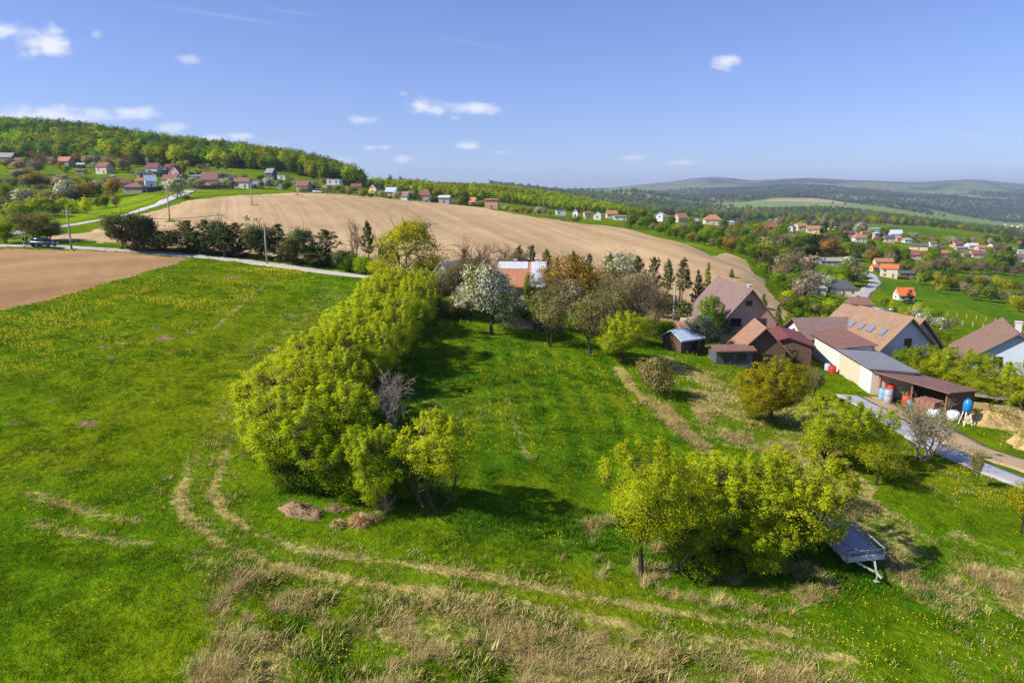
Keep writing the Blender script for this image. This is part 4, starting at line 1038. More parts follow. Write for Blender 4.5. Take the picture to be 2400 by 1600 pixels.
# house with roof windows
def roofwin_house():
    p = Vector((52.6, 97.5, 0)); p.z = h1(p.x, p.y)
    e = house('white walled house with a tan brown roof and a line of roof windows', p, R_(103), 12.5, 9.6, 3.0, 4.3, 'lilac', 'tanbrown', auto=False, over=.8, gover=.7, frame=FRAME_B, win=[('W', .2, 3.9, 1.1, 1.3), ('W', -2.6, 1.4, 1.0, 1.2), ('B', 3.0, 1.5, 1.2, 1.1), ('B', -1.5, 1.5, 1.2, 1.1), ('B', -4, 1.5, 1.2, 1.1)])
    rf = [c for c in e.children if c.name.startswith('roof')][0]
    sl = Vector((0, 4.8, -4.3)).normalized(); nn = Vector((0, 4.3, 4.8)).normalized()
    for k, xx in enumerate([-4.6, -2.3, -.5, 1.6, 4.2]):
        c = Vector((xx, 2.5, 3.0 + 4.3 * (1 - 2.5 / 4.8) + .22))
        R = Matrix((Vector((1, 0, 0)), sl, nn)).transposed()
        m = MB(); w = .8 if k != 2 else .55
        m.box(c + nn * .05, (w + .2, 1.15, .12), M=R); fo = m.build('roof_window', m_paint('frame_metal', (.22, .23, .25), .4, .5, .3), rf)
        m = MB(); m.box(c + nn * .12, (w, .95, .03), M=R); pg = m.build('pane', m_paint('sky_glass', (.18, .22, .30), .08, .8), e); pg.name = 'roof_window_pane'
    # the deeper right-hand bay, standing back, with its own gable
    p2 = p + Matrix.Rotation(R_(103), 3, 'Z') @ Vector((1.6, -5.0, 0)); 
    e2 = MB(); V, Fc = gable_walls(11.0, 7.6, 2.9, 3.9, -2.6); V = [(x + 1.0, y - 3.4, z) for x, y, z in V]
    obj('bay_wall', mesh_np('bay_wall', V, Fc, [wmat('lilac')]), e)
    gq = roof_geo(11.0, 7.6, 2.9, 3.9, .8, .9); add_roof(e, 'bay_roof', ([(x + 1.0, y - 3.4, z) for x, y, z in gq[0]], gq[1], gq[2]), rmat('tanbrown'))
    window(e, (-4.5, -4.6, 3.6), (-1, 0, 0), 1.2, 1.7, FRAME_B)
roofwin_house()
def brown_house():
    p = Vector((70.5, 95.0, 0)); p.z = h1(p.x, p.y)
    e = house('house with a very broad brown roof and pale gable at the hedge', p, R_(62), 13.0, 11.0, 3.0, 4.2, 'paleblue', 'brown', auto=False, over=.9, gover=.8, frame=FRAME_B, win=[('W', 1.6, 3.4, 1.0, 1.0), ('W', -1.8, 3.4, 1.0, 1.0), ('W', 0, 1.2, 1.4, 1.2)])
    rf = [c for c in e.children if c.name.startswith('roof')][0]
    chimney(e, rf, -1.0, -.8, 6.2, 8.0, .7, CHIM_W)
brown_house()
# abandoned house at the orchard end, and its patched neighbour
def old_house():
    p = hit(1075, 702, 60); p = Vector((p.x, p.y + 5.5, 0)); p.z = h1(p.x, p.y) - .6
    e = house('abandoned house with a mossy sagging roof and a peeling white wall', p, R_(52), 8.6, 5.6, 2.4, 2.9, 'stone', 'ash', auto=False, over=.5, gover=.3, frame=FRAME_B, win=[('W', 1.2, 1.5, 1.0, 1.9), ('W', -1.2, 1.5, .9, 1.1)])
    m = MB(); m.box((-4.35, 2.0, .8), (.12, 1.2, 2.8)); m.build('plaster_patch', m_paint('old_plaster', (.55, .52, .50), .9, .1, var=.3), e)
    m = MB(); m.box((-2.4, -5.4, .9), (5.4, 3.0, 3.4)); m.build('annex_wall', m_paint('old_brick', (.22, .10, .075), .9, .1, var=.35, scale=3), e)
    V = [(-5.4, -7.2, 2.5), (.6, -7.2, 2.5), (.6, -3.8, 3.6), (-5.4, -3.8, 3.6)]; V2 = [(a, b, c + .14) for a, b, c in V]
    Fc = [(3, 2, 1, 0), (4, 5, 6, 7), (0, 1, 5, 4), (1, 2, 6, 5), (2, 3, 7, 6), (3, 0, 4, 7)]; uv = []
    for f in Fc:
        for i in f: q = (V + V2)[i]; uv.append((q[0], q[1]))
    tag(add_roof(e, 'annex_roof', (V + V2, Fc, uv), rmat('rust')), 'rusty brown lean-to roof')
    rf = [c for c in e.children if c.name.startswith('roof')][0]; chimney(e, rf, 1, .4, 5.0, 6.9, .5)
    p = hit(1225, 700, 60); p = Vector((p.x, p.y + 3, 0)); p.z = h1(p.x, p.y) - .4
    e = house('old house roofed half in orange tiles and half in bright sheet metal', p, R_(-4), 7.0, 7.4, 2.4, 3.0, 'stone', 'orange', auto=False, over=.5, gover=.3, frame=FRAME_B, win=[('F', -2, 1.5, 1, 1.1), ('F', 1.5, 1.5, 1, 1.1)])
    # bright sheets: along the ridge and down the right third of the front slope
    k = 3.0 / 3.7
    def sheet(x0, x1, y0, y1):
        z = lambda y: 2.4 + 3.0 + k * y + .235
        V = [(x0, y0, z(y0)), (x1, y0, z(y0)), (x1, y1, z(y1)), (x0, y1, z(y1))]; V2 = [(a, b - .02, c + .035) for a, b, c in V]
        Fc = [(3, 2, 1, 0), (4, 5, 6, 7), (0, 1, 5, 4), (1, 2, 6, 5), (2, 3, 7, 6), (3, 0, 4, 7)]; uv = []
        for f in Fc:
            for i in f: q = (V + V2)[i]; uv.append((q[0], q[1]))
        return add_roof(e, 'metal_sheet', (V + V2, Fc, uv), rmat('white'))
    for i in range(5): sheet(-3.8 + i * .95, -2.87 + i * .95, -1.25, -.02)
    for i in range(3): sheet(1.35 + i * .84, 2.17 + i * .84, -4.25, -.02)
    rf = [c for c in e.children if c.name.startswith('roof')][0]
    chimney(e, rf, 2.2, 1.0, 4.0, 6.0, .5, CHIM_W); chimney(e, rf, -1.2, 1.2, 4.0, 5.8, .5, CHIM_W)
old_house()
def slope_tag(): pass

# ------------------------------------------------------------------ poles and wires
POLEM = m_paint('pole_concrete', (.34, .30, .29), .9, .15, scale=4); WIREM = m_paint('wire_dark', (.05, .05, .055), .6, .3); INS = m_paint('insulator', (.32, .20, .14), .3, .5)
POLETOP = {}
def pole(label, key, px, b, t, ymin=60, arm=True, yaw=0., behind=0.):
    p = hit(px, b, ymin); p.y += behind; p.z = h1(p.x, p.y); h = height_to(p, t)
    e = thing('utility_pole', label, 'utility pole', (p.x, p.y, p.z - .3), yaw); h += .3
    MB().tube([(0, 0, 0), (0, 0, h * .5), (0, 0, h)], [.17, .14, .10], 8).build('shaft', POLEM, e, smooth=True)
    if arm:
        m = MB(); m.box((0, -.02, h - .35), (1.3, .10, .12)); m.build('crossarm', POLEM, e)
        for sx in (-.58, 0, .58):
            m = MB(); m.lathe([(.04, 0), (.07, .06), (.05, .12), (.07, .17), (.03, .22)], 8, (sx, -.02, h - .29 if sx else h)); m.build('insulator', INS, e)
    m = MB(); m.box((0, -.14, h * .30), (.22, .10, .30)); m.build('plate', m_paint('plate', (.5, .5, .48)), e)
    POLETOP[key] = Vector((p.x, p.y, p.z - .3 + h))
pole('utility pole at the farm road beside the parked car', 'a', 168, 584, 490)
pole('utility pole in the big field near the village road', 'b', 398, 517, 446)
pole('utility pole standing alone in the middle of the big field', 'c', 591, 481, 430)
pole('utility pole at the far top edge of the big field', 'd', 697, 457.5, 419)
pole('tall pole rising from the roadside pine row', 'e', 522, 604, 500, behind=.8)
pole('utility pole on the meadow side of the farm road', 'f', 626, 619, 534, yaw=.3)
pole('thin pole before the village on the far field edge', 'g', 815, 456.5, 436)
pole('wooden utility pole beside the teal fence', 'h', 1578, 752, 662)
pole('metal utility pole just behind the wooden one at the purple roof', 'i', 1592, 720, 664, yaw=.4)
def wire(label, A, B, sag, drop=.25):
    pts = []
    for k in range(13):
        t = k / 12; q = A.lerp(B, t); q.z -= sag * 4 * t * (1 - t) + drop; pts.append(q)
    o = MB().tube(pts, .04, 4).build('power_line', WIREM); tag(o, label, 'power line')
wire('power line from the pole by the car to the tall pole in the pines', POLETOP['a'], POLETOP['e'], 1.0)
wire('power line from the tall pole down to the meadow side pole', POLETOP['e'], POLETOP['f'], .5)
wire('power line from the meadow side pole toward the abandoned house', POLETOP['f'], Vector((-9, 104, POLETOP['f'].z - 2.5)), 1.0)
wire('power line from the pole by the car to the first field pole', POLETOP['a'], POLETOP['b'], 1.2)
wire('power line between the first two field poles', POLETOP['b'], POLETOP['c'], 1.2)
wire('power line from the middle field pole to the top edge pole', POLETOP['c'], POLETOP['d'], 1.2)
# ------------------------------------------------------------------ trees: tapered trunk and limbs, crown of separate leaves
def rnd_dirs(g, n):
    v = g.normal(size=(n, 3)); return v / np.linalg.norm(v, axis=1)[:, None]
def leaf_quads(g, C, size, aspect=.6, up=.0, spread=.35, outward=None):
    """kite-shaped leaves at points C"""
    n = len(C)
    nrm = rnd_dirs(g, n); nrm[:, 2] = nrm[:, 2] + up
    if outward is not None: nrm = nrm + outward * .9
    nrm /= np.linalg.norm(nrm, axis=1)[:, None]
    t = np.cross(nrm, rnd_dirs(g, n)); t /= np.linalg.norm(t, axis=1)[:, None] + 1e-9
    b = np.cross(nrm, t)
    s = (size * (1 + spread * g.normal(size=n))).clip(size * .4, size * 1.9)[:, None]
    V = np.stack([C - t * s * .5, C + b * s * aspect * .5 - t * s * .05 + nrm * s * .08, C + t * s * .5, C - b * s * aspect * .5 - t * s * .05 + nrm * s * .08], 1).reshape(-1, 3)
    # each leaf turned outward, its shading softened toward the bulk of its spray
    Fq = np.arange(4 * n).reshape(-1, 4)
    g3 = np.cross(V[1::4] - V[0::4], V[2::4] - V[0::4]); ref = nrm if outward is None else outward + .4 * nrm
    fl = (g3 * ref).sum(1) < 0
    Fq[fl] = Fq[fl][:, ::-1]
    if outward is not None:
        sn = outward * .75 + nrm * .45 + np.array([0, 0, .25]); sn /= np.linalg.norm(sn, axis=1)[:, None]
        leaf_quads.normals = np.repeat(sn, 4, 0)
    else: leaf_quads.normals = None
    return V, Fq
def rng_dirs_up(g, n):
    d = rnd_dirs(g, n); d[:, 2] = np.abs(d[:, 2]) + .35; return d / np.linalg.norm(d, axis=1)[:, None]
class Tubes:
    def __init__(s): s.V, s.F, s.n = [], [], 0
    def add(s, pts, r0, r1, k=5):
        pts = np.asarray(pts, float); m = len(pts)
        d = np.gradient(pts, axis=0); d /= np.linalg.norm(d, axis=1)[:, None] + 1e-9
        ref = np.where(np.abs(d[:, 2:3]) > .9, np.array([[1., 0, 0]]), np.array([[0, 0, 1.]]))
        a = np.cross(d, ref); a /= np.linalg.norm(a, axis=1)[:, None] + 1e-9; b = np.cross(d, a)
        th = np.arange(k) * 2 * np.pi / k; r = np.linspace(r0, r1, m)[:, None, None]
        ring = pts[:, None] + (a[:, None] * np.cos(th)[None, :, None] + b[:, None] * np.sin(th)[None, :, None]) * r
        i = np.arange(m - 1)[:, None] * k + np.arange(k)[None]; j = np.arange(m - 1)[:, None] * k + (np.arange(k)[None] + 1) % k
        s.F.append(np.stack([i, j, j + k, i + k], -1).reshape(-1, 4) + s.n)
        s.V.append(ring.reshape(-1, 3)); s.n += m * k
    def mesh(s, name, mat): return mesh_np(name, np.concatenate(s.V), np.concatenate(s.F), [mat], smooth=True)
def curve(g, a, b, n, wob, sag=0.):
    a, b = np.asarray(a, float), np.asarray(b, float); t = np.linspace(0, 1, n)[:, None]
    L = np.linalg.norm(b - a); p = a + (b - a) * t
    w = g.normal(size=(n, 3)) * wob * L; w[0] = w[-1] = 0
    p = p + w; p[:, 2] += (sag * L * np.sin(np.pi * t))[:, 0]
    return p
def broadleaf(seed, Hh, R, th, n_limb, n_clump, per, leaf, bottom=.12, stems=1, kink=.05, clump=.12, flat=.8, twigs=True, kind_clump=False, aspect=.65, topbias=0., trunk_r=None, lump=1.0, sprout=0):
    """trunk tubes + leaves of a deciduous tree of height Hh and crown radius R"""
    g = np.random.default_rng(seed); T = Tubes()
    zc = Hh * (1 + bottom) / 2; rz = Hh * (1 - bottom) / 2
    lob = [(rnd_dirs(g, 1)[0], lump * g.uniform(.12, .44), g.uniform(2, 6)) for _ in range(9)]
    def surf(d):
        m = np.ones(len(d))
        for ax, am, p in lob: m += am * (np.clip(d @ ax, 0, 1) ** p - .22)
        return m
    tr = trunk_r or Hh * .020
    limb_pts = []
    for sI in range(stems):
        off = np.array([g.uniform(-1, 1), g.uniform(-1, 1), 0]) * (0 if stems == 1 else R * .12)
        lean = np.array([g.normal(), g.normal(), 0]) * Hh * kink
        top = np.array([0, 0, th]) + off * 2.2 + lean
        tk = curve(g, off, top, 5, .02); T.add(tk, tr * (1.25 if stems == 1 else .8), tr * (.8 if stems == 1 else .5), 7)
        base_flare = None
        lead = curve(g, top, np.array([lean[0] * 2, lean[1] * 2, Hh * .80]) + off * 3, 6, .035); T.add(lead, tr * .8 / (1 if stems == 1 else 1.6), tr * .12, 5)
        limb_pts.append(lead)
        for k in range(max(2, n_limb // stems)):
            q = lead[min(4, int(k / max(1, n_limb // stems) * 4.2))] if k > 1 else top
            ang = 2.4 * k + g.uniform(-.5, .5) + sI * 1.7
            d = np.array([math.cos(ang), math.sin(ang), g.uniform(-.25, .85)]); d /= np.linalg.norm(d)
            e = np.array([0, 0, zc]) + d * np.array([R, R, rz]) * g.uniform(.6, .82)
            c = curve(g, q, e, 6, .05, -.04); T.add(c, tr * .48, tr * .07, 4); limb_pts.append(c)
    LP = np.concatenate([np.array(c)[1:] for c in limb_pts])
    D = rnd_dirs(g, n_clump); D[:, 2] = D[:, 2] * (1 - topbias) + topbias * np.abs(D[:, 2])
    rr = g.uniform(.30, 1.0, n_clump) ** .45 * surf(D)
    Cc = np.array([0, 0, zc]) + D * np.array([R, R, rz]) * rr[:, None] * .92
    if sprout:
        up_ = rng_dirs_up(g, sprout); base = np.array([0, 0, zc]) + up_ * np.array([R, R, rz]) * .80
        Cc = np.concatenate([Cc] + [base + np.array([0, 0, 1.0]) * Hh * f + g.normal(size=(sprout, 3)) * .05 for f in (.04, .08, .12, .16)])
        n_clump = len(Cc)
    if twigs:
        dm = ((Cc[:, None] - LP[None]) ** 2).sum(-1)
        nn = dm.argmin(1)
        for c, j in zip(Cc, nn):
            T.add(curve(g, LP[j], c, 4, .06, .03), tr * .10, tr * .03, 3)
    n = n_clump * per
    ci = np.repeat(np.arange(n_clump), per)
    csz = R * clump * g.uniform(.65, 1.45, n_clump)
    if sprout: csz[-4 * sprout:] *= np.repeat([.8, .65, .5, .4], sprout)
    cs = csz[ci][:, None]
    P = Cc[ci] + g.normal(size=(n, 3)) * cs * np.array([1, 1, flat])
    P[:, 2] = np.maximum(P[:, 2], .12)
    outw = (P - np.array([0, 0, zc])) / np.array([R, R, rz])
    outw /= np.linalg.norm(outw, axis=1)[:, None] + 1e-6
    ow2 = (P - Cc[ci]) / cs; outw = outw + .55 * ow2; outw /= np.linalg.norm(outw, axis=1)[:, None] + 1e-6
    V, Fq = leaf_quads(g, P, leaf, aspect, .35, .35, outw)
    tint = np.clip(.5 + .27 * g.normal(size=n_clump)[ci] + .18 * g.normal(size=n), 0, 1)
    kind = (g.uniform(size=n_clump)[ci] * .75 + g.uniform(size=n) * .25) if kind_clump else g.uniform(size=n)
    return T, V, Fq, tint, kind
def pine_tree_geo(seed, Hh, R, bare=.12, leaf=.24, per=26, whorl=.42, irr=.35, taper=1.0):
    g = np.random.default_rng(seed); T = Tubes()
    lean = g.normal(size=2) * Hh * .02
    tk = curve(g, (0, 0, 0), (lean[0], lean[1], Hh), 8, .008); T.add(tk, Hh * .020, Hh * .003, 6)
    C = []; zs = np.arange(Hh * bare, Hh * .985, whorl)
    side = g.uniform(0, 6.28)
    for z in zs:
        t = (z / Hh - bare) / (1 - bare)
        prof = (1 - t) ** (.75 * taper) * (.55 + .45 * min(1, t * 4 + .3))
        nb = g.integers(4, 7)
        for k in range(nb):
            L = R * prof * g.uniform(1 - irr, 1 + irr) + .12
            an = k * 6.28 / nb + g.uniform(-.4, .4) + z * 2.1
            tip = np.array([math.cos(an) * L, math.sin(an) * L, z + L * g.uniform(.05, .42)])
            b = np.array([np.interp(z, tk[:, 2], tk[:, 0]), np.interp(z, tk[:, 2], tk[:, 1]), z])
            c = curve(g, b, tip + np.array([b[0], b[1], 0]), 5, .03, -.05); T.add(c, Hh * .0045, Hh * .0012, 3)
            m = max(2, int(L / .30))
            for q in range(m):
                s = .35 + .65 * (q + g.uniform(0, 1)) / m
                i = min(3, int(s * 4)); C.append(c[i] + (c[i + 1] - c[i]) * (s * 4 - i) + g.normal(size=3) * .10)
    C.append(tk[-1]); C = np.array(C)
    ci = np.repeat(np.arange(len(C)), per); n = len(ci)
    d = rnd_dirs(g, n); d[:, 2] = np.abs(d[:, 2]) * .8 + .1 * d[:, 2]
    base = C[ci] + g.normal(size=(n, 3)) * .09
    s = leaf * g.uniform(.6, 1.35, n)[:, None]
    sd = np.cross(d, rnd_dirs(g, n)); sd /= np.linalg.norm(sd, axis=1)[:, None] + 1e-9
    w = leaf * .17
    V = np.stack([base - sd * w * .4, base + d * s * .55 - sd * w, base + d * s, base + d * s * .55 + sd * w], 1).reshape(-1, 3)
    ax = np.stack([np.interp(C[:, 2], tk[:, 2], tk[:, 0]), np.interp(C[:, 2], tk[:, 2], tk[:, 1]), C[:, 2] - .35 * R], 1)
    ow = C - ax; ow /= np.linalg.norm(ow, axis=1)[:, None] + 1e-6
    sn = ow[ci] * .8 + d * .5; sn /= np.linalg.norm(sn, axis=1)[:, None]
    leaf_quads.normals = np.repeat(sn, 4, 0)
    Fp = np.arange(4 * n).reshape(-1, 4); g3 = np.cross(V[1::4] - V[0::4], V[2::4] - V[0::4]); fl = (g3 * sn).sum(1) < 0; Fp[fl] = Fp[fl][:, ::-1]
    tint = np.clip(.5 + .25 * g.normal(size=len(C))[ci] + .15 * g.normal(size=n), 0, 1)
    return T, V, Fp, tint, g.uniform(size=n)
    return T, V, np.arange(4 * n).reshape(-1, 4), tint, g.uniform(size=n)
def bare_geo(seed, Hh, R, stems=3, n1=5, n2=5, n3=4, twig_r=.008, up=.55, buds=0, bud=.08, stem_r=None):
    g = np.random.default_rng(seed); T = Tubes(); tips = []
    sr = stem_r or Hh * .016
    for s in range(stems):
        an = 6.28 * s / stems + g.uniform(-.4, .4); sp = R * (.45 if stems > 1 else .05)
        top = np.array([math.cos(an) * sp, math.sin(an) * sp, Hh * g.uniform(.72, .98)])
        c0 = curve(g, (math.cos(an) * .12 * (stems > 1), math.sin(an) * .12 * (stems > 1), 0), top, 8, .025); T.add(c0, sr, sr * .2, 5)
        for a in range(n1):
            i = g.integers(2, 7); q = c0[i]; an1 = g.uniform(0, 6.28)
            d = np.array([math.cos(an1), math.sin(an1), up + g.uniform(-.2, .6)]); d /= np.linalg.norm(d)
            c1 = curve(g, q, q + d * R * g.uniform(.45, .8) * (1.15 - i * .06), 6, .04, -.04); T.add(c1, sr * .40, sr * .10, 4)
            for b in range(n2):
                j = g.integers(1, 6); d2 = d * .7 + rnd_dirs(g, 1)[0] * .75 + np.array([0, 0, .25]); d2 /= np.linalg.norm(d2)
                c2 = curve(g, c1[j], c1[j] + d2 * R * g.uniform(.2, .45), 4, .05); T.add(c2, max(twig_r * 1.5, sr * .14), twig_r, 3)
                for t in range(n3):
                    d3 = d2 * .7 + rnd_dirs(g, 1)[0] * .7 + np.array([0, 0, .2]); d3 /= np.linalg.norm(d3)
                    k = g.integers(1, 4); e = c2[k] + d3 * R * g.uniform(.10, .26)
                    T.add(np.array([c2[k], (c2[k] + e) / 2 + g.normal(size=3) * .03, e]), twig_r * .9, twig_r * .5, 3); tips.append(e); tips.append((c2[k] + e) / 2)
    tips = np.array(tips)
    if not buds: return T, None, None, None, None
    ci = np.repeat(np.arange(len(tips)), buds); n = len(ci)
    V, Fq = leaf_quads(g, tips[ci] + g.normal(size=(n, 3)) * bud * 1.6, bud, .6, .2)
    return T, V, Fq, np.clip(.5 + .3 * g.normal(size=n), 0, 1), g.uniform(size=n)

BARK = m_bark(); BARK_PALE = m_bark('bark_pale', (.33, .27, .235)); BARK_PINE = m_bark('bark_pine', (.12, .075, .05)); BARK_TWIG = m_bark('bark_twig', (.19, .135, .10)); BARK_DARK = m_bark('bark_dark', (.05, .037, .03))
LEAF = {
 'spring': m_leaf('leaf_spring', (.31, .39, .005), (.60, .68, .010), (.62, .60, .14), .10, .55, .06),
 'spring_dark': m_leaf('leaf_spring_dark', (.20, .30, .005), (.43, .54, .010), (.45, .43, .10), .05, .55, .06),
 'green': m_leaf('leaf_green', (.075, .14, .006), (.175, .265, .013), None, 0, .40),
 'bright': m_leaf('leaf_bright', (.12, .22, .005), (.32, .45, .010), None, 0, .52),
 'yellow': m_leaf('leaf_yellow', (.26, .28, .008), (.50, .49, .015), None, 0, .52),
 'olive': m_leaf('leaf_olive', (.17, .165, .035), (.34, .315, .08), (.36, .31, .20), .14, .35),
 'bronze': m_leaf('leaf_bronze', (.21, .135, .015), (.43, .29, .035), None, 0, .38),
 'brown': m_leaf('leaf_budding', (.18, .135, .075), (.34, .26, .155), (.22, .21, .05), .25, .30),
 'blossom': m_leaf('leaf_blossom', (.44, .43, .30), (.76, .75, .62), (.17, .21, .025), .44, .30, .06),
 'pinkblossom': m_leaf('leaf_pinkish', (.40, .31, .23), (.62, .50, .38), (.17, .15, .04), .40, .30, .06),
 'pine': m_leaf('leaf_pine', (.040, .070, .016), (.135, .160, .040), (.15, .12, .05), .05, .15),
 'pine_light': m_leaf('leaf_pine_light', (.06, .085, .018), (.160, .175, .050), (.18, .14, .06), .08, .2),
 'spruce': m_leaf('leaf_spruce', (.012, .030, .014), (.035, .06, .026), None, 0, .12),
 'bluegreen': m_leaf('leaf_bluegreen', (.07, .10, .05), (.17, .20, .11), (.38, .38, .30), .2, .35),
}
PROTO = {}
def proto(key, geo, bark, leafkey):
    T, V, Fq, tint, kind = geo
    tm = T.mesh('trunk', bark)
    cm = None
    if V is not None:
        nrm_ = getattr(leaf_quads, 'normals', None)
        cm = mesh_np('crown', V, Fq, [LEAF[leafkey]], {'tint': ('FACE', 'FLOAT', tint), 'kind': ('FACE', 'FLOAT', kind)})
    if cm is not None and nrm_ is not None and len(nrm_) == len(V):
        cm.polygons.foreach_set('use_smooth', np.ones(len(cm.polygons), bool)); cm.normals_split_custom_set_from_vertices(nrm_.tolist())
    leaf_quads.normals = None
    zmax = max(max(v.co.z for v in tm.vertices), float(V[:, 2].max()) if V is not None else 0)
    if V is not None: zmax = float(np.percentile(V[:, 2], 98.5))
    if V is not None:
        r = np.percentile(np.hypot(V[:, 0], V[:, 1]), 96)
    else:
        r = np.percentile([math.hypot(v.co.x, v.co.y) for v in tm.vertices], 98)
    PROTO[key] = (tm, cm, zmax, r)
# near trees (leaf by leaf)
for k in range(4): proto('near%d' % k, broadleaf(100 + k, 7.5, 3.2, 1.0, 12, 470, 74, .095, -.02, 1 + (k == 2) + (k == 3), .03, .062, lump=1.1, sprout=36), BARK, 'spring')
for k in range(2): proto('blossom_near%d' % k, broadleaf(140 + k, 6.0, 2.5, 1.2, 10, 330, 34, .12, .08, 1, .04, .080, kind_clump=True, topbias=.1), BARK_DARK, 'blossom')
for k in range(3): proto('loose%d' % k, broadleaf(160 + k, 6.0, 2.8, 1.5, 10, 300, 24, .125, .14, 1 + (k == 2), .06, .09), BARK_DARK, 'olive')
for k in range(4): proto('airy%d' % k, broadleaf(120 + k, 6.5, 2.8, .9, 12, 290, 68, .098, -.02, 2 + k % 2, .05, .062, lump=1.5, sprout=30), BARK, 'spring')
proto('solo', broadleaf(610, 7.5, 3.3, 2.0, 13, 420, 80, .098, .20, 1, .015, .072, lump=1.0, sprout=22), BARK_DARK, 'spring')
proto('big_loose', broadleaf(171, 11.0, 5.6, 2.2, 14, 420, 26, .18, .06, 2, .04, .07), BARK_DARK, 'yellow')
for k in range(2): proto('bush%d' % k, broadleaf(180 + k, 2.6, 1.9, .3, 8, 200, 24, .13, .02, 3, .03, .11), BARK, 'olive')
# middle distance
for k in range(4): proto('mid%d' % k, broadleaf(200 + k, 7.0, 3.2, 1.4, 7, 120, 17, .36, .06, 1, .03, .13, twigs=False), BARK, 'green')
for k in range(2): proto('midbush%d' % k, broadleaf(220 + k, 3.2, 2.4, .3, 5, 70, 15, .32, .0, 2, .03, .15, twigs=False), BARK, 'green')
# far ones
for k in range(4): proto('far%d' % k, broadleaf(240 + k, 9.0, 4.0, 1.2, 3, 48, 14, .72, .04, 1, .02, .16, twigs=False), BARK, 'green')
for k in range(3): proto('pine%d' % k, pine_tree_geo(300 + k, 6.0, 2.2, .05, .27, 24, .40, .65, .62), BARK_PINE, 'pine')
for k in range(2): proto('thinpine%d' % k, pine_tree_geo(320 + k, 8.0, 1.7, .42, .27, 26, .42, .4), BARK_PINE, 'pine_light')
for k in range(2): proto('spruce%d' % k, pine_tree_geo(330 + k, 9.0, 2.3, .04, .5, 9, .62, .2, 1.3), BARK_PINE, 'spruce')
for k in range(2): proto('farspruce%d' % k, pine_tree_geo(334 + k, 10.0, 2.4, .03, 1.0, 4, 1.3, .2, 1.2), BARK_PINE, 'spruce')
for k in range(3): proto('bushpine%d' % k, broadleaf(500 + k, 6.0, 2.6, .5, 9, 150, 60, .15, -.14, 1, .02, .095, lump=1.4), BARK_PINE, 'pine')
proto('bare_stems', bare_geo(400, 6.0, 2.2, 8, 6, 4, 3, .012, .8, stem_r=.05), BARK_PALE, None)
proto('bare_big', bare_geo(401, 7.5, 3.6, 3, 8, 6, 5, .014, .6, 3, .07), BARK_TWIG, 'brown')
proto('bare_tall', bare_geo(402, 8.0, 1.9, 3, 9, 6, 4, .012, 1.1, 2, .07), BARK_TWIG, 'brown')
for k in range(2): proto('budding%d' % k, bare_geo(403 + k, 6.5, 3.0, 3, 9, 6, 5, .013, .7, 6, .12), BARK_TWIG, 'brown')
for k in range(3): proto('midbare%d' % k, bare_geo(410 + k, 7.5, 3.4, 2, 8, 6, 4, .035, .6, 2, .26), BARK_TWIG, 'brown')
proto('vase_bare', bare_geo(420, 4.6, 2.6, 5, 7, 5, 4, .014, .9, 3, .10, stem_r=.10), BARK_PALE, 'olive')
proto('sparse', bare_geo(421, 6.5, 3.4, 4, 10, 7, 5, .012, .7, 7, .15), BARK_DARK, 'olive')

N_TREES = {}
def tree(key, leaf, p, h, label, cat='tree', name=None, width=None, group=None, rz=None, bark=None):
    """one tree: an Empty at its foot with a trunk and a crown"""
    tm, cm, zmax, r = PROTO[key]
    s = h / zmax
    name = name or ('pine_tree' if 'pine' in key else 'spruce_tree' if 'spruce' in key else 'bush' if 'bush' in key else 'bare_tree' if key.startswith(('bare', 'vase', 'midbare')) else 'tree')
    e = thing(name, label, cat, (p.x, p.y, p.z - .06), random.uniform(0, 6.28) if rz is None else rz, group)
    sx = s if width is None else width / 2 / r
    for nm, me in (('trunk', tm), ('crown', cm)):
        if me is None: continue
        o = obj(nm, me, e); o.scale = (sx, sx, s)
        mt = LEAF[leaf] if nm == 'crown' and leaf else (bark if nm == 'trunk' else None)
        if mt: o.material_slots[0].link = 'OBJECT'; o.material_slots[0].material = mt
    return e
def tpx(key, leaf, px, base, top, label, w=None, ymin=16, group=None, Y=None, name=None, cat='tree', rz=None, bark=None, ymax=9500):
    p = at(px, Y) if Y else hit(px, base, ymin, ymax)
    h = max(.5, height_to(p, top))
    return tree(key, leaf, p, h, label, cat, name, w * mpp(p) if w else None, group, rz, bark)
# ------------------------------------------------------------------ the trees one by one
# the dense row between the meadow and the orchard strip
row = []
i = 0
ROWLAB = ['lime green tree at the open near end of the dense row', 'second lime green tree of the dense row, beside its near end', 'third lime green tree up the dense row beside the meadow', 'lime green tree of the dense row, across from the bare grey stems', 'fifth lime green tree up the dense row', 'lime green tree in the middle of the dense row', 'seventh lime green tree up the dense row', 'eighth lime green tree up the dense row', 'ninth lime green tree up the dense row', 'tenth lime green tree up the dense row, near the farm road', 'last but one lime green tree of the dense row', 'last lime green tree of the dense row, where the farm road ends']
for k, y in enumerate(np.linspace(41.5, 91, 12)):
    x = (-14.2 if k == 0 else -15.6 + .06 * (y - 46) * .15) + random.uniform(-.5, .5)
    p = Vector((x, y, h1(x, y)))
    tree('near%d' % (k % 4), 'spring', p, random.uniform(5.5, 6.3), ROWLAB[k], width=random.uniform(6.4, 7.4), group='lime green trees of the dense row')
ROWB = ['lime green tree on the orchard side of the row, just behind the grey stems', 'lime green tree on the shaded orchard side, third from the old house', 'pale lime tree on the orchard side of the row with its trunk showing', 'lime green tree on the orchard side of the row beside the old house', 'shaded lime tree inside the near end of the row', 'lime tree filling the row just behind its near end', 'lime tree on the orchard side a little past the grey stems']
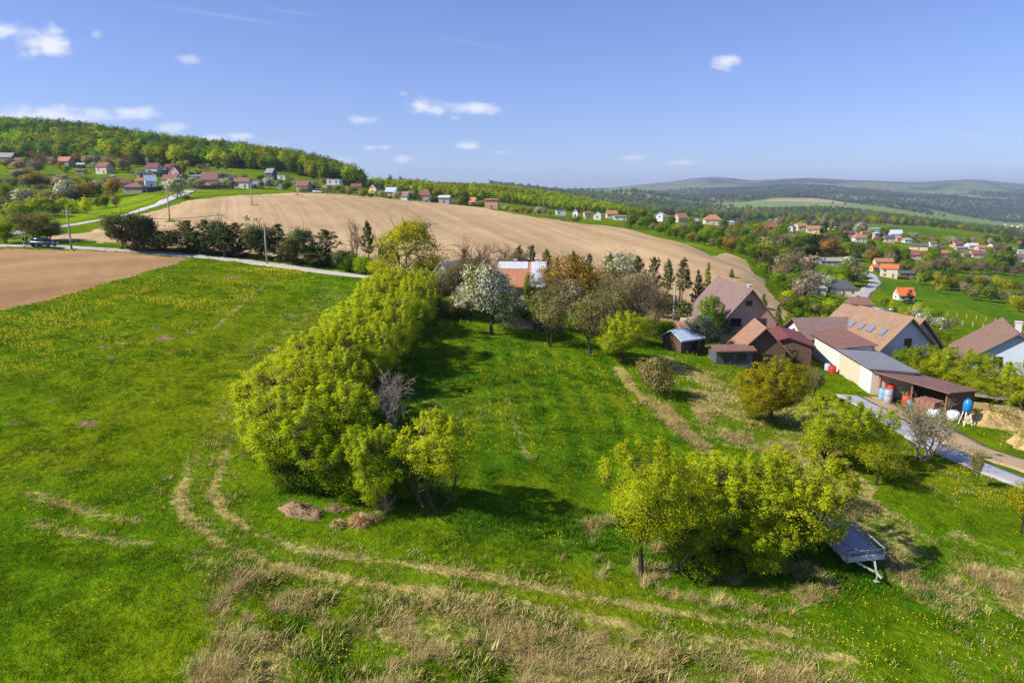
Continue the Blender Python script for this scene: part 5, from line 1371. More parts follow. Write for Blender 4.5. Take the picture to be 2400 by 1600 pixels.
for (x, y, h, w), lb in zip([(-12.2, 59, 6.2, 5.4), (-11.4, 71, 6.4, 5.8), (-11.0, 79, 6.6, 5.8), (-11.6, 87, 6.2, 5.4), (-11.8, 44.5, 5.8, 5.2), (-13.0, 51, 6.0, 4.8), (-11.8, 65, 6.2, 5.6)], ROWB):
    tree('near%d' % random.randint(0, 3), 'spring', Vector((x, y, h1(x, y))), h, lb, width=w, group='lime green trees of the dense row')
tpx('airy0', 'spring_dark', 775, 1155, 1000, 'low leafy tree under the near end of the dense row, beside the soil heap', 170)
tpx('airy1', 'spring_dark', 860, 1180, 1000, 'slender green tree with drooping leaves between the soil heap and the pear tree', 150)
tpx('airy2', 'spring', 892, 1192, 1005, 'small leaning green tree right beside the grass clumps', 135)
tpx('airy3', 'spring', 1025, 1200, 972, 'separate round yellowish pear tree at the near end of the orchard strip', 180)
tpx('bare_stems', None, 920, 1016, 855, 'bare grey many stemmed shrub rising beside the lime green row', 115, name='bare_shrub', cat='shrub')
tpx('bare_big', 'brown', 905, 1205, 1160, 'dead leafless sapling bent over the grass beside the pear tree', 60, name='bare_sapling', cat='sapling', bark=BARK_PALE)
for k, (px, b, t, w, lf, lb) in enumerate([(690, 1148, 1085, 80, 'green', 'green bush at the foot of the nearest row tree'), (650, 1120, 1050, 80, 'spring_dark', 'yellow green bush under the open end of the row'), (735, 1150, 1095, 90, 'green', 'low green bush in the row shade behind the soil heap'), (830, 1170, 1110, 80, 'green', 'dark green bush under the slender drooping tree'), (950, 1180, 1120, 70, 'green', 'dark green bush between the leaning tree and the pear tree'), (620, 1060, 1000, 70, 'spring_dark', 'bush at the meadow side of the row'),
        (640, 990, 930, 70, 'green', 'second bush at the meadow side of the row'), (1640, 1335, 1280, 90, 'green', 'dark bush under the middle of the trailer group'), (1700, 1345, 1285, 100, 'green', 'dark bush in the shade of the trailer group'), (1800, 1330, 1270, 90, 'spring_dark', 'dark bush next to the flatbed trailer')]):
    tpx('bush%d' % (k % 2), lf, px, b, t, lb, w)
# the group by the trailer
tpx('solo', 'spring', 1502, 1347, 1050, 'round yellow green tree on a single straight trunk in dry grass', 238, rz=.6)
tpx('near2', 'spring', 1655, 1310, 1072, 'yellow green tree in the middle of the group behind the straight trunk', 210)
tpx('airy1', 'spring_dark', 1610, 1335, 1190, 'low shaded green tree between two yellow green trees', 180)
tpx('near1', 'spring', 1770, 1305, 1075, 'yellow green tree of the group next to the trailer tree', 200)
tpx('airy2', 'spring', 1868, 1300, 1055, 'yellow green tree spreading over the flatbed trailer', 225, rz=2.)
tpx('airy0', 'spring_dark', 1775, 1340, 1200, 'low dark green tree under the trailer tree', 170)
# beyond them on the rough slope
tpx('near1', 'yellow', 1815, 1000, 845, 'olive yellow tree on the rough slope below the white shed', 150)
tpx('near2', 'yellow', 1760, 985, 870, 'small olive yellow tree beside the rough slope path', 90)
tpx('near0', 'spring', 1945, 1095, 935, 'bright yellow green tree on the rough slope above the trailer', 190)
tpx('near3', 'spring', 2045, 1085, 960, 'yellow green tree beside the gravel drive', 120)
tpx('loose0', 'yellow', 2052, 1135, 1040, 'small thin trunked yellow green tree below the gravel drive', 115)
tpx('loose1', 'spring', 1925, 1190, 1080, 'thin yellow green tree behind the trailer tree', 110)
tpx('vase_bare', 'olive', 2165, 1078, 940, 'leafless vase shaped fruit tree with pale trunk beside the gravel drive', 165)
tpx('loose2', 'olive', 2284, 1138, 1050, 'slim sapling with few leaves beside the gravel drive', 46, name='sapling', cat='sapling')
tpx('loose0', 'yellow', 2392, 1250, 1130, 'yellow green shrub on the lawn at the drive end', 90, name='shrub', cat='shrub')
tpx('loose1', 'olive', 1905, 935, 860, 'thin pinkish brown shrub below the white shed', 70, name='shrub', cat='shrub', group=None)
# hedge of trees between the white shed and the brown roofed house
for k, (px, b, t, w, lf) in enumerate([(2165, 905, 810, 95, 'yellow'), (2235, 925, 820, 110, 'spring'), (2290, 950, 830, 90, 'spring_dark'), (2330, 955, 850, 110, 'yellow'), (2385, 975, 850, 110, 'spring'), (2120, 880, 815, 60, 'bright'), (2180, 850, 775, 70, 'bright'), (2440, 990, 870, 110, 'spring')]):
    tpx('near%d' % (k % 4), lf, px, b, t, ['yellow green tree behind the open shed bay', 'tall yellow green tree beside the open shed end', 'dark green tree beside the woodpile', 'yellow green tree above the straw heap', 'yellow green tree in front of the brown roofed house gable', 'bright green bush behind the grey shed roof', 'bright green bush beside the house with roof windows', 'yellow green tree past the straw heap'][k], w, group=None)
# orchard strip end: around the abandoned house
tpx('blossom_near0', 'blossom', 1150, 785, 622, 'white blossoming tree in front of the abandoned house', 124, rz=.4)
tpx('blossom_near1', 'blossom', 1100, 752, 672, 'small blossoming tree beside the white blossoming tree', 75)
tpx('bush0', 'olive', 1060, 745, 705, 'grey brown bush at the foot of the abandoned house', 60)
tpx('big_loose', 'yellow', 962, 668, 518, 'tall loose yellow green tree beside the abandoned house', 150)
tpx('loose1', 'green', 1000, 665, 600, 'darker green tree leaning on the abandoned house', 90)
tpx('budding0', 'brown', 965, 705, 632, 'grey brown budding tree between the dense row and the old house', 90)
tpx('bare_big', 'brown', 1112, 722, 562, 'dark bare tree with spreading branches before the old roof', 120, bark=BARK_DARK)
tpx('bare_tall', 'brown', 1180, 665, 578, 'thin bare tree behind the old roof', 60)
tpx('loose1', 'olive', 1036, 735, 622, 'olive brown tree half covering the peeling wall of the old house', 84)
tpx('budding0', 'brown', 1072, 728, 610, 'thin brown budding tree right before the mossy roof', 80)
tpx('budding1', 'brown', 1095, 735, 640, 'brown budding tree before the rusty lean-to roof', 60)
tpx('budding0', 'olive', 1310, 760, 650, 'olive budding tree between the patched roof and the bronze tree', 90)
tpx('budding1', 'brown', 1130, 720, 598, 'grey brown budding tree rising behind the blossoming tree', 84)
tpx('loose0', 'pinkblossom', 1198, 748, 668, 'pale pinkish tree before the orange half of the patched roof', 60)
tpx('budding0', 'brown', 1285, 735, 632, 'brown budding tree at the sheet metal end of the patched roof', 80)
tpx('loose1', 'olive', 1440, 800, 680, 'olive tree closing the gap beside the bright corner tree', 110)
tpx('budding1', 'brown', 1215, 660, 590, 'budding tree behind the patched roof', 60)
tpx('loose0', 'green', 1238, 752, 640, 'slender green tree in front of the sheet metal roof', 36)
tpx('loose2', 'olive', 1290, 812, 690, 'olive fruit tree with a leaning trunk at the orchard edge', 118)
tpx('loose1', 'olive', 1385, 835, 690, 'olive fruit tree with a straight dark trunk at the orchard edge', 120)
tpx('loose0', 'bronze', 1345, 745, 600, 'large bronze leaved tree beside the sheet metal roof', 165)
tpx('loose1', 'bronze', 1405, 745, 625, 'bronze leaved tree with pale flowers behind the olive trees', 110)
tpx('loose0', 'pinkblossom', 1340, 765, 660, 'pinkish blossoming tree between the olive trees', 90)
tpx('blossom_near1', 'blossom', 1450, 690, 594, 'blossoming tree in front of the pines', 105)
tpx('blossom_near0', 'pinkblossom', 1495, 720, 640, 'pale blossoming tree beside the pines', 75)
tpx('budding0', 'brown', 1480, 800, 640, 'broad brown budding tree behind the bright bush', 135)
tpx('budding1', 'brown', 1530, 790, 670, 'brown budding tree nearest the shed with pale roof', 80)
tpx('budding0', 'olive', 1425, 770, 650, 'olive budding tree behind the bright bush', 100)
tpx('near1', 'spring', 1462, 852, 735, 'bright yellow green tree at the orchard strip corner', 120)
tpx('bush0', 'olive', 1534, 922, 840, 'round olive green bush alone on the rough slope', 88)
tpx('bush1', 'bright', 1560, 800, 752, 'bright green bush beside the shed with pale roof', 50)
tpx('bush1', 'brown', 1410, 785, 740, 'brown bush under the budding trees', 70)
tpx('bush0', 'green', 1340, 775, 735, 'dark green bush under the bronze tree', 70)
tpx('bush1', 'green', 1240, 765, 715, 'dark green bush at the picket fence', 70)
tpx('bush0', 'bluegreen', 1205, 760, 700, 'grey green bush under the blossoming tree', 80)
tpx('bush0', 'green', 1270, 755, 690, 'dark bush below the sheet metal roof', 60)
tpx('loose2', 'olive', 1300, 700, 640, 'olive tree beside the chimney end of the patched roof', 80)
# pines along the big field behind the houses
PL = 'pine standing at the big field edge behind the abandoned house'
for k, (px, b, t, w, kind) in enumerate([(1217, 655, 578, 32, 'pine0'), (1247, 658, 577, 36, 'pine1'), (1282, 668, 586, 32, 'thinpine0'), (1305, 668, 604, 26, 'pine2'), (1344, 680, 592, 34, 'pine0'), (1378, 680, 596, 26, 'pine1'), (1427, 688, 595, 30, 'thinpine1'), (1455, 690, 598, 28, 'pine2'),
        (1492, 705, 603, 40, 'pine0'), (1528, 715, 605, 40, 'pine1'), (1564, 722, 611, 34, 'thinpine0'), (1597, 730, 608, 40, 'thinpine1'), (1632, 722, 635, 30, 'pine2')]):
    tpx(kind, 'pine' if kind.startswith('pine') else 'pine_light', px, b, t, ['first pine beyond the old roof', 'dark pine just beyond the sheet metal roof', 'thin pine by the patched roof chimney', 'very small dark pine in a gap before the field', 'pine above the bronze tree', 'small pine peeping over the bronze tree', 'thin pine beside the blossoming tree', 'dark pine behind the blossoming tree', 'full pine past the blossoming tree', 'tall pine near the utility poles', 'pine with bare lower trunk behind the utility poles', 'last tall bare trunked pine beside the purple roof', 'small dark pine at the purple roof eave'][k], w, 60, group='pines at the edge of the big field')
tpx('midbush0', 'pine', 1560, 745, 690, 'low dark pine bush behind the teal fence', 60)
tpx('midbush1', 'pine', 1600, 755, 705, 'low dark pine bush at the utility pole foot', 50)
for k, (px, b, t, w) in enumerate([(1655, 700, 618, 24), (1640, 700, 650, 20), (1715, 650, 630, 14), (1788, 720, 690, 22), (1822, 760, 715, 22), (1662, 800, 695, 60)]):
    tpx('spruce%d' % (k % 2) if k != 5 else 'near2', 'bright' if k in (0, 5) else 'green', px, b, t, ['tall narrow bright green conifer leaning at the purple roof', 'dark narrow conifer at the purple roof eave', 'tiny conifer beyond the purple roof ridge', 'dark conifer beside the purple roofed gable', 'small conifer at the foot of the purple roofed gable', 'bushy bright green tree before the purple roofed house'][k], w, 50)
tpx('blossom_near1', 'bluegreen', 1640, 822, 740, 'whitish green flowering tree before the purple roofed house', 80)
tpx('blossom_near0', 'bluegreen', 1690, 800, 735, 'pale flowering bush between the two roofs', 60)
tpx('loose0', 'olive', 1800, 845, 790, 'thin grey bush in front of the dark shed', 60)
tpx('bush1', 'olive', 1830, 860, 815, 'low olive bush at the white wall corner', 60)
# the pine row along the farm road
PR = [('bushpine0', 268, 588, 503, 72, 'pine'), ('bushpine1', 325, 590, 508, 60, 'pine_light'), ('bushpine2', 368, 592, 535, 74, 'pine_light'), ('pine1', 432, 597, 518, 50, 'pine'), ('pine0', 472, 600, 517, 44, 'pine_light'), ('bushpine1', 505, 603, 520, 48, 'pine'), ('pine1', 548, 606, 524, 52, 'pine'), ('bushpine2', 600, 612, 521, 58, 'pine'), ('pine2', 648, 616, 527, 54, 'pine'), ('bushpine0', 705, 623, 537, 52, 'pine'), ('pine0', 758, 629, 540, 50, 'pine'), ('bushpine2', 738, 628, 585, 50, 'pine'), ('bushpine1', 800, 638, 588, 46, 'pine'), ('pine0', 530, 604, 545, 40, 'pine'), ('bushpine1', 450, 599, 548, 50, 'pine'), ('bushpine1', 680, 622, 560, 44, 'pine')]
PRL = ['round dark pine starting the row along the farm road', 'lighter pine next to the round dark pine', 'broad low light pine third in the roadside row', 'pine just past the gap in the roadside row', 'light pine with see-through crown in the roadside row', 'dark pine before the tall utility pole in the row', 'dark pine right past the tall utility pole', 'bushy pine midway in the roadside row', 'pine directly behind the roadside pole', 'pine past the roadside pole in the row', 'last tall pine of the roadside row', 'low pine filling the gap before the last tall pine', 'small dark pine ending the roadside row', 'small pine filling the row at the tall utility pole', 'low pine filling the row past its gap', 'low pine filling the row behind the roadside pole']
for k, (key, px, b, t, w, lf) in enumerate(PR):
    q = hit(px, b, 60); q.y += 2.0; q.z = h1(q.x, q.y)
    tree(key, lf, q, height_to(q, t), PRL[k], width=w * mpp(q) * 1.5, group='pines along the farm road')
for k, (key, lf, px, b, t, w) in enumerate([('bare_tall', 'brown', 828, 640, 518, 40), ('thinpine0', 'pine', 862, 645, 522, 40), ('bare_tall', 'brown', 890, 645, 548, 46), ('bush1', 'spring_dark', 850, 648, 600, 50), ('bush0', 'spring', 880, 652, 610, 50), ('bush0', 'green', 815, 642, 600, 40), ('budding0', 'brown', 910, 645, 570, 50)]):
    q = hit(px, b, 60); q.y += 1.5; q.z = h1(q.x, q.y)
    tree(key, lf, q, height_to(q, t), ['slim bare tree after the last roadside pine', 'tall thin pine beside the slim bare tree', 'pinkish bare tree behind the tall thin pine', 'green bush under the tall thin pine', 'yellow green bush at the end of the farm road', 'dark green bush at the foot of the slim bare tree', 'brown budding tree before the big yellow green tree'][k], width=w * mpp(q))
tpx('sparse', 'olive', 88, 566, 497, 'thin leaved spreading tree behind the parked car', 108, 80, bark=BARK_DARK)
tpx('sparse', 'olive', 116, 563, 520, 'darker half of the spreading trees behind the parked car', 60, 80, bark=BARK_DARK)
tpx('sparse', 'bright', 15, 571, 520, 'small sparse tree at the road bend', 44, 80)
tpx('mid0', 'blossom', 415, 466, 417, 'round white blossoming tree where the village road climbs', 50, 150)
tpx('bush0', 'green', 437, 468, 458, 'low green bush beside the round blossoming tree', 20, 150)
tpx('bush0', 'green', 5, 552, 540, 'small green bush at the village road verge', 30, 100)

# gardens of the hillside village: each tree placed where it stands
VG = {'g': ('mid', 'green'), 'b': ('mid', 'bright'), 'y': ('mid', 'yellow'), 'w': ('mid', 'blossom'), 'p': ('mid', 'pinkblossom'), 'o': ('mid', 'olive'), 'z': ('mid', 'bronze'), 'x': ('midbare', 'brown'), 's': ('farspruce', 'spruce'), 'c': ('mid', 'bluegreen'), 'B': ('midbush', 'green'), 'O': ('midbush', 'olive'), 'Y': ('midbush', 'spring'), 'r': ('mid', 'brown')}
SPEC = {'g': 'green', 'b': 'bright green', 'y': 'yellow green', 'w': 'white blossoming', 'p': 'pinkish blossoming', 'o': 'olive green', 'z': 'bronze leaved', 'x': 'bare brown', 's': 'dark conical spruce', 'c': 'grey green', 'B': 'low green bushy', 'O': 'low olive bushy', 'Y': 'low yellow green bushy', 'r': 'brown budding'}
tcount = [0]; VTREES = []
def vt(code, px, b, t, w, where, ymin, ymax=9500, many=True):
    fam, lf = VG[code]; tcount[0] += 1
    n = {'mid': 4, 'midbare': 3, 'farspruce': 2, 'midbush': 2}[fam]
    lab = '%s tree %s' % (SPEC[code], where)
    t = b - (b - t) * 1.22; w = w * 1.3
    VTREES.append(None)
    nm = {'s': 'spruce_tree', 'x': 'bare_tree', 'w': 'blossom_tree', 'p': 'blossom_tree', 'B': 'bush', 'O': 'bush', 'Y': 'bush'}.get(code, 'garden_tree')
    if nm == 'garden_tree': nm = {'in the orchard below the hillside village': 'orchard_tree', 'in the wooded belt below the big field': 'wild_tree', 'in the wooded hollow beyond the big field': 'wild_tree'}.get(where, 'garden_tree')
    e = tpx(fam + str(tcount[0] % n), lf, px, b, t, lab, w, ymin, None, name=nm, ymax=ymax)
    VTREES[-1] = (e, px, b, SPEC[code], where); return e
ORCH = 'in the orchard below the hillside village'
for c, px, b, t, w in [('b', 20, 482, 440, 30), ('x', 48, 486, 450, 40), ('w', 62, 505, 454, 40), ('x', 103, 472, 438, 44), ('o', 127, 480, 450, 34), ('y', 92, 508, 470, 34), ('g', 110, 508, 474, 36), ('w', 157, 482, 434, 44), ('c', 180, 480, 455, 26), ('z', 203, 478, 436, 34), ('g', 224, 472, 440, 36), ('z', 268, 463, 428, 38), ('c', 13, 512, 476, 34), ('y', 38, 520, 482, 34), ('Y', 112, 490, 468, 34), ('y', 152, 500, 472, 34), ('Y', 172, 500, 474, 30), ('Y', 205, 503, 470, 24), ('o', 230, 490, 468, 18), ('g', 247, 489, 466, 20), ('o', 271, 487, 464, 18), ('g', 128, 510, 482, 40), ('g', 60, 520, 490, 40), ('B', 85, 515, 490, 40), ('x', 5, 460, 425, 40), ('o', 32, 445, 420, 30), ('w', 55, 440, 422, 20), ('z', 82, 440, 412, 36), ('o', 70, 440, 415, 26), ('o', 110, 440, 418, 30), ('p', 150, 442, 415, 36), ('x', 180, 445, 420, 32), ('x', 212, 448, 418, 40), ('w', 232, 452, 428, 20), ('x', 165, 470, 440, 34), ('x', 205, 462, 438, 34), ('y', 190, 470, 440, 28), ('g', 1, 500, 468, 34), ('o', 98, 440, 425, 24), ('p', 130, 440, 420, 26), ('x', 25, 512, 480, 30), ('c', 262, 438, 418, 40), ('w', 250, 462, 440, 18)]:
    vt(c, px, b, t, w, ORCH, 110)
UP = 'on the terraces between the hillside houses'
for c, px, b, t, w in [('p', 48, 404, 382, 28), ('g', 68, 398, 374, 22), ('r', 90, 410, 380, 30), ('x', 98, 385, 360, 36), ('x', 80, 382, 360, 30), ('p', 126, 392, 372, 18), ('o', 16, 395, 376, 26), ('z', 145, 405, 383, 14), ('b', 156, 410, 392, 16), ('p', 212, 392, 370, 30), ('w', 222, 398, 384, 16), ('z', 190, 382, 360, 30), ('o', 60, 420, 400, 30), ('p', 38, 420, 402, 22), ('o', 270, 400, 374, 36), ('x', 300, 392, 368, 28), ('o', 290, 405, 380, 30), ('r', 255, 390, 368, 24), ('c', 340, 424, 404, 36), ('c', 375, 420, 405, 22), ('g', 360, 440, 418, 20), ('w', 348, 392, 374, 8), ('b', 408, 392, 380, 10), ('y', 425, 395, 381, 16), ('y', 440, 394, 380, 14), ('g', 432, 410, 390, 12), ('o', 470, 400, 388, 14), ('x', 482, 402, 388, 16), ('p', 490, 398, 387, 8), ('c', 510, 398, 390, 9), ('c', 530, 400, 390, 10), ('w', 455, 440, 420, 26), ('p', 470, 443, 425, 24), ('x', 450, 446, 428, 26), ('p', 505, 443, 428, 24), ('w', 530, 442, 422, 26), ('g', 430, 430, 412, 22), ('p', 515, 430, 408, 30), ('x', 575, 430, 412, 20), ('r', 545, 445, 428, 18), ('o', 612, 443, 428, 14), ('w', 633, 443, 421, 22), ('g', 610, 424, 412, 16), ('x', 680, 430, 416, 28), ('g', 672, 446, 430, 26), ('p', 700, 442, 424, 18), ('p', 735, 445, 428, 22), ('g', 742, 450, 438, 20), ('O', 710, 452, 442, 22), ('x', 785, 425, 408, 22), ('p', 762, 432, 420, 20), ('x', 812, 434, 422, 16), ('w', 775, 450, 436, 28), ('o', 795, 452, 436, 22), ('x', 765, 455, 442, 20), ('g', 828, 452, 442, 18), ('g', 805, 455, 444, 16), ('r', 820, 458, 446, 18), ('b', 855, 460, 446, 18), ('b', 885, 460, 450, 18), ('o', 850, 463, 452, 16), ('g', 870, 464, 454, 14), ('w', 895, 462, 450, 14), ('g', 905, 445, 430, 20), ('g', 922, 446, 432, 22), ('w', 930, 468, 452, 20), ('g', 940, 460, 450, 14), ('x', 935, 452, 440, 16), ('B', 915, 467, 460, 14)]:
    vt(c, px, b, t, w, UP, 200)
MIDV = 'in the gardens along the far field edge'
for c, px, b, t, w in [('g', 972, 476, 456, 18), ('w', 965, 470, 450, 16), ('o', 1020, 480, 466, 22), ('c', 1012, 478, 464, 16), ('x', 1060, 486, 470, 20), ('o', 1040, 486, 474, 14), ('s', 1072, 480, 460, 10), ('g', 1085, 490, 465, 26), ('o', 1078, 493, 470, 20), ('s', 1094, 480, 462, 12), ('O', 1100, 494, 482, 18), ('o', 1125, 496, 476, 30), ('x', 1112, 494, 476, 20), ('b', 1045, 488, 480, 22), ('o', 1160, 503, 488, 24), ('O', 1175, 506, 490, 20), ('w', 1185, 502, 485, 14), ('y', 1205, 506, 490, 20), ('x', 1215, 512, 498, 26), ('x', 1245, 514, 502, 22), ('w', 1262, 506, 488, 16), ('p', 1275, 505, 490, 16), ('o', 1240, 505, 490, 16), ('O', 1285, 523, 510, 30), ('x', 1315, 527, 512, 30), ('r', 1345, 528, 510, 28), ('y', 1335, 530, 515, 20), ('x', 1290, 508, 496, 16), ('g', 1190, 510, 498, 14), ('p', 1140, 500, 488, 14), ('g', 1030, 474, 462, 20), ('y', 1052, 478, 468, 18), ('O', 1150, 508, 499, 16), ('O', 1262, 520, 508, 18), ('o', 1225, 500, 488, 14)]:
    vt(c, px, b, t, w, MIDV, 285)
g = random.Random(5)
def fill(codes, n, polypx, hpx, where, ymin, ymax, wr=(.75, 1.05), minsep=6):
    """trees standing about a wooded patch, none on top of another"""
    xs = [p[0] for p in polypx]; ys = [p[1] for p in polypx]; done = []
    tries = 0
    while len(done) < n and tries < n * 40:
        tries += 1
        px = g.uniform(min(xs), max(xs)); py = g.uniform(min(ys), max(ys))
        if not poly_in(polypx, np.array([px]), np.array([py]))[0]: continue
        if any(abs(px - q[0]) < minsep and abs(py - q[1]) < minsep * .45 for q in done): continue
        h = g.uniform(*hpx)
        if any(abs(px - hx) < hw + h * .3 and -2 < py - hy < h * 1.25 for hx, hy, hw in HOUSE_KEEP): continue
        done.append((px, py))
        vt(g.choice(codes), px, py, py - h, h * g.uniform(*wr) * 1.05, where, ymin, ymax)
HOUSE_KEEP = [(r[0], r[1], r[2] * .42) for r in VILL]
fill('ggbgogzyxrgB', 85, [(1345, 535), (1400, 522), (1480, 522), (1560, 530), (1700, 532), (1760, 545), (1790, 600), (1740, 600), (1690, 586), (1600, 566), (1500, 540), (1400, 524)], (14, 30), 'in the wooded belt below the big field', 165, 470, minsep=9)
fill('gggbyxxxrzgs', 52, [(1760, 560), (1830, 560), (1900, 575), (2040, 590), (2060, 620), (1900, 605), (1790, 606)], (20, 38), 'in the wooded hollow beyond the big field', 200, 450, minsep=11)
fill('xxrxpwyobg', 48, [(1765, 610), (1830, 612), (1900, 640), (2000, 640), (2020, 665), (1930, 690), (1870, 720), (1800, 660)], (26, 46), 'around the slate roofed house', 160, 330, minsep=13)
fill('ybyYBgoB', 22, [(1850, 690), (1920, 700), (1970, 740), (1950, 775), (1880, 760), (1830, 720)], (16, 30), 'on the slope behind the house with roof windows', 120, 230, minsep=13)
fill('gboyxrwgsp', 95, [(1790, 536), (2000, 560), (2140, 586), (2300, 600), (2400, 615), (2400, 600), (2300, 575), (2150, 565), (2000, 535), (1800, 525)], (9, 19), 'among the houses of the valley village', 400, 620, minsep=8)
fill('gbxrogxyso', 70, [(2090, 600), (2400, 620), (2400, 650), (2230, 640), (2120, 660), (2060, 610)], (16, 32), 'in the lower gardens of the valley village', 300, 430, minsep=11)
fill('gypxoyrY', 34, [(2120, 655), (2300, 665), (2400, 690), (2400, 740), (2330, 715), (2200, 690)], (14, 30), 'along the green valley slope', 200, 330, minsep=12)
fill('gygyogx', 26, [(1960, 521), (2060, 519), (2190, 528), (2300, 546), (2330, 556), (2180, 535), (2040, 524)], (8, 13), 'in the tree line on the green hill crest', 620, 1000, minsep=5)
fill('gyogp', 16, [(2290, 560), (2400, 570), (2400, 580), (2330, 572)], (9, 16), 'on the far shoulder of the green hill', 560, 900, minsep=7)
fill('ybYwYo', 16, [(2060, 720), (2200, 740), (2240, 770), (2200, 800), (2130, 760)], (16, 34), 'on the lawn beyond the house with roof windows', 110, 260, minsep=16)
for c, px, b, t, w, lb in [('b', 2180, 632, 590, 34, 'big bright green tree in the lower village gardens'), ('b', 2318, 602, 578, 18, 'round bright green tree between the salmon roofs'), ('s', 2362, 610, 580, 30, 'broad dark conifer near the flat white building'), ('s', 2395, 585, 566, 14, 'dark conical conifer at the village edge'), ('s', 2188, 655, 625, 18, 'dark conifer before the brown thicket'), ('s', 2130, 712, 680, 26, 'dark conifer beside the bright orange cottage'), ('s', 1850, 655, 615, 22, 'tall dark conifer in front of the brown trees'), ('s', 1760, 528, 513, 12, 'dark conifer beside the reddish brown house'), ('s', 1778, 526, 517, 8, 'small dark conifer past the reddish brown house'), ('s', 1935, 545, 526, 9, 'narrow dark conifer beside the yellow gabled house'), ('s', 1952, 557, 543, 11, 'dark conifer at the green bank'), ('s', 1405, 512, 488, 7, 'tall narrow conifer among the far field houses'), ('y', 2360, 690, 655, 46, 'golden green tree on the green valley slope'), ('w', 1815, 640, 605, 40, 'cream blossoming tree in the hollow'), ('w', 2155, 785, 735, 56, 'whitish flowering tree beyond the house with roof windows')]:
    fam, lf = VG[c]
    tpx(fam + '0', lf, px, b, t, lb, w, 100, name='spruce_tree' if c == 's' else 'garden_tree')

# ------------------------------------------------------------------ woods that read as one mass: crowns set on points
def scatter(name, P, scl, rot, idx, protos, label, squash=None):
    me = bpy.data.meshes.new(name); me.vertices.add(len(P)); me.vertices.foreach_set('co', np.asarray(P, np.float32).ravel())
    for k, t, v in (('scl', 'FLOAT', scl), ('rot', 'FLOAT', rot), ('idx', 'INT', idx)):
        a = me.attributes.new(k, t, 'POINT'); a.data.foreach_set('value', np.asarray(v, np.int32 if t == 'INT' else np.float32))
    o = obj(name, me); tag(o, label, kind='stuff')
    cl = bpy.data.collections.new(name + '_kinds')
    for q in protos: cl.objects.link(q)
    ng = bpy.data.node_groups.new(name + '_spread', 'GeometryNodeTree')
    ng.interface.new_socket('Geometry', in_out='INPUT', socket_type='NodeSocketGeometry'); ng.interface.new_socket('Geometry', in_out='OUTPUT', socket_type='NodeSocketGeometry')
    N, L = ng.nodes, ng.links
    gi, go = N.new('NodeGroupInput'), N.new('NodeGroupOutput')
    iop = N.new('GeometryNodeInstanceOnPoints'); ci = N.new('GeometryNodeCollectionInfo')
    ci.inputs['Collection'].default_value = cl; ci.inputs['Separate Children'].default_value = True; ci.inputs['Reset Children'].default_value = True
    iop.inputs['Pick Instance'].default_value = True
    def na(k, t):
        n = N.new('GeometryNodeInputNamedAttribute'); n.data_type = t; n.inputs['Name'].default_value = k; return n.outputs['Attribute']
    cb = N.new('ShaderNodeCombineXYZ'); L.new(na('rot', 'FLOAT'), cb.inputs[2])
    L.new(gi.outputs[0], iop.inputs['Points']); L.new(ci.outputs[0], iop.inputs['Instance']); L.new(na('idx', 'INT'), iop.inputs['Instance Index'])
    L.new(cb.outputs[0], iop.inputs['Rotation']); L.new(na('scl', 'FLOAT'), iop.inputs['Scale']); L.new(iop.outputs[0], go.inputs[0])
    md = o.modifiers.new('spread', 'NODES'); md.node_group = ng
    return o
def hidden(name, me, mat=None):
    o = bpy.data.objects.new(name, me)
    if mat: o.material_slots[0].link = 'OBJECT'; o.material_slots[0].material = mat
    return o
def wood(name, label, region_px, ymin, ymax, step, leaves, h, jitter=.35, extra=None, spruce=0.):
    poly = region_px if region_px and abs(region_px[0][0]) < 5 and False else None
    WX = W_region(region_px)
    xs = [p[0] for p in WX]; ys = [p[1] for p in WX]
    gx, gy = np.meshgrid(np.arange(min(xs), max(xs), step), np.arange(min(ys), max(ys), step))
    x = gx.ravel() + rng.uniform(-1, 1, gx.size) * step * .45; y = gy.ravel() + rng.uniform(-1, 1, gx.size) * step * .45
    m = poly_in(WX, x, y); x, y = x[m], y[m]
    if extra is not None: m = extra(x, y); x, y = x[m], y[m]
    z = H(x, y)
    n = len(x); protos = []
    for lf in leaves:
        for k in range(4): protos.append(hidden('wood_crown', PROTO['far%d' % k][1], LEAF[lf]))
    pick = rng.integers(0, len(protos), n)
    # like kinds keep company
    band = np.clip((fbm(x, y, 60, 7, 3) + rng.normal(size=n) * .10 - .25) * 2, 0, .999)
    pick = (band * len(leaves)).astype(int) * 4 + rng.integers(0, 4, n)
    scl = h / 9.0 * rng.uniform(.75, 1.25, n)
    print(name, n)
    return scatter(name, np.stack([x, y, z - .3], 1), scl, rng.uniform(0, 6.28, n), pick, protos, label)
def W_region(r):
    return [(( px - 1200) / F * Y / .98, Y) for px, Y in r]
LEAF['wood_lime'] = m_leaf('leaf_wood_lime', (.24, .34, .006), (.46, .56, .012), None, 0, .55, .22)
LEAF['wood_bright'] = m_leaf('leaf_wood_bright', (.15, .225, .005), (.33, .40, .010), None, 0, .52, .25)
LEAF['wood_mid'] = m_leaf('leaf_wood_mid', (.085, .155, .006), (.20, .285, .012), None, 0, .52, .25)
LEAF['wood_dark'] = m_leaf('leaf_wood_dark', (.045, .095, .009), (.115, .185, .016), None, 0, .48, .25)
LEAF['wood_gold'] = m_leaf('leaf_wood_gold', (.17, .20, .006), (.35, .35, .012), None, 0, .52, .25)
LEAF['wood_rust'] = m_leaf('leaf_wood_rust', (.14, .115, .045), (.27, .215, .10), None, 0, .48, .25)
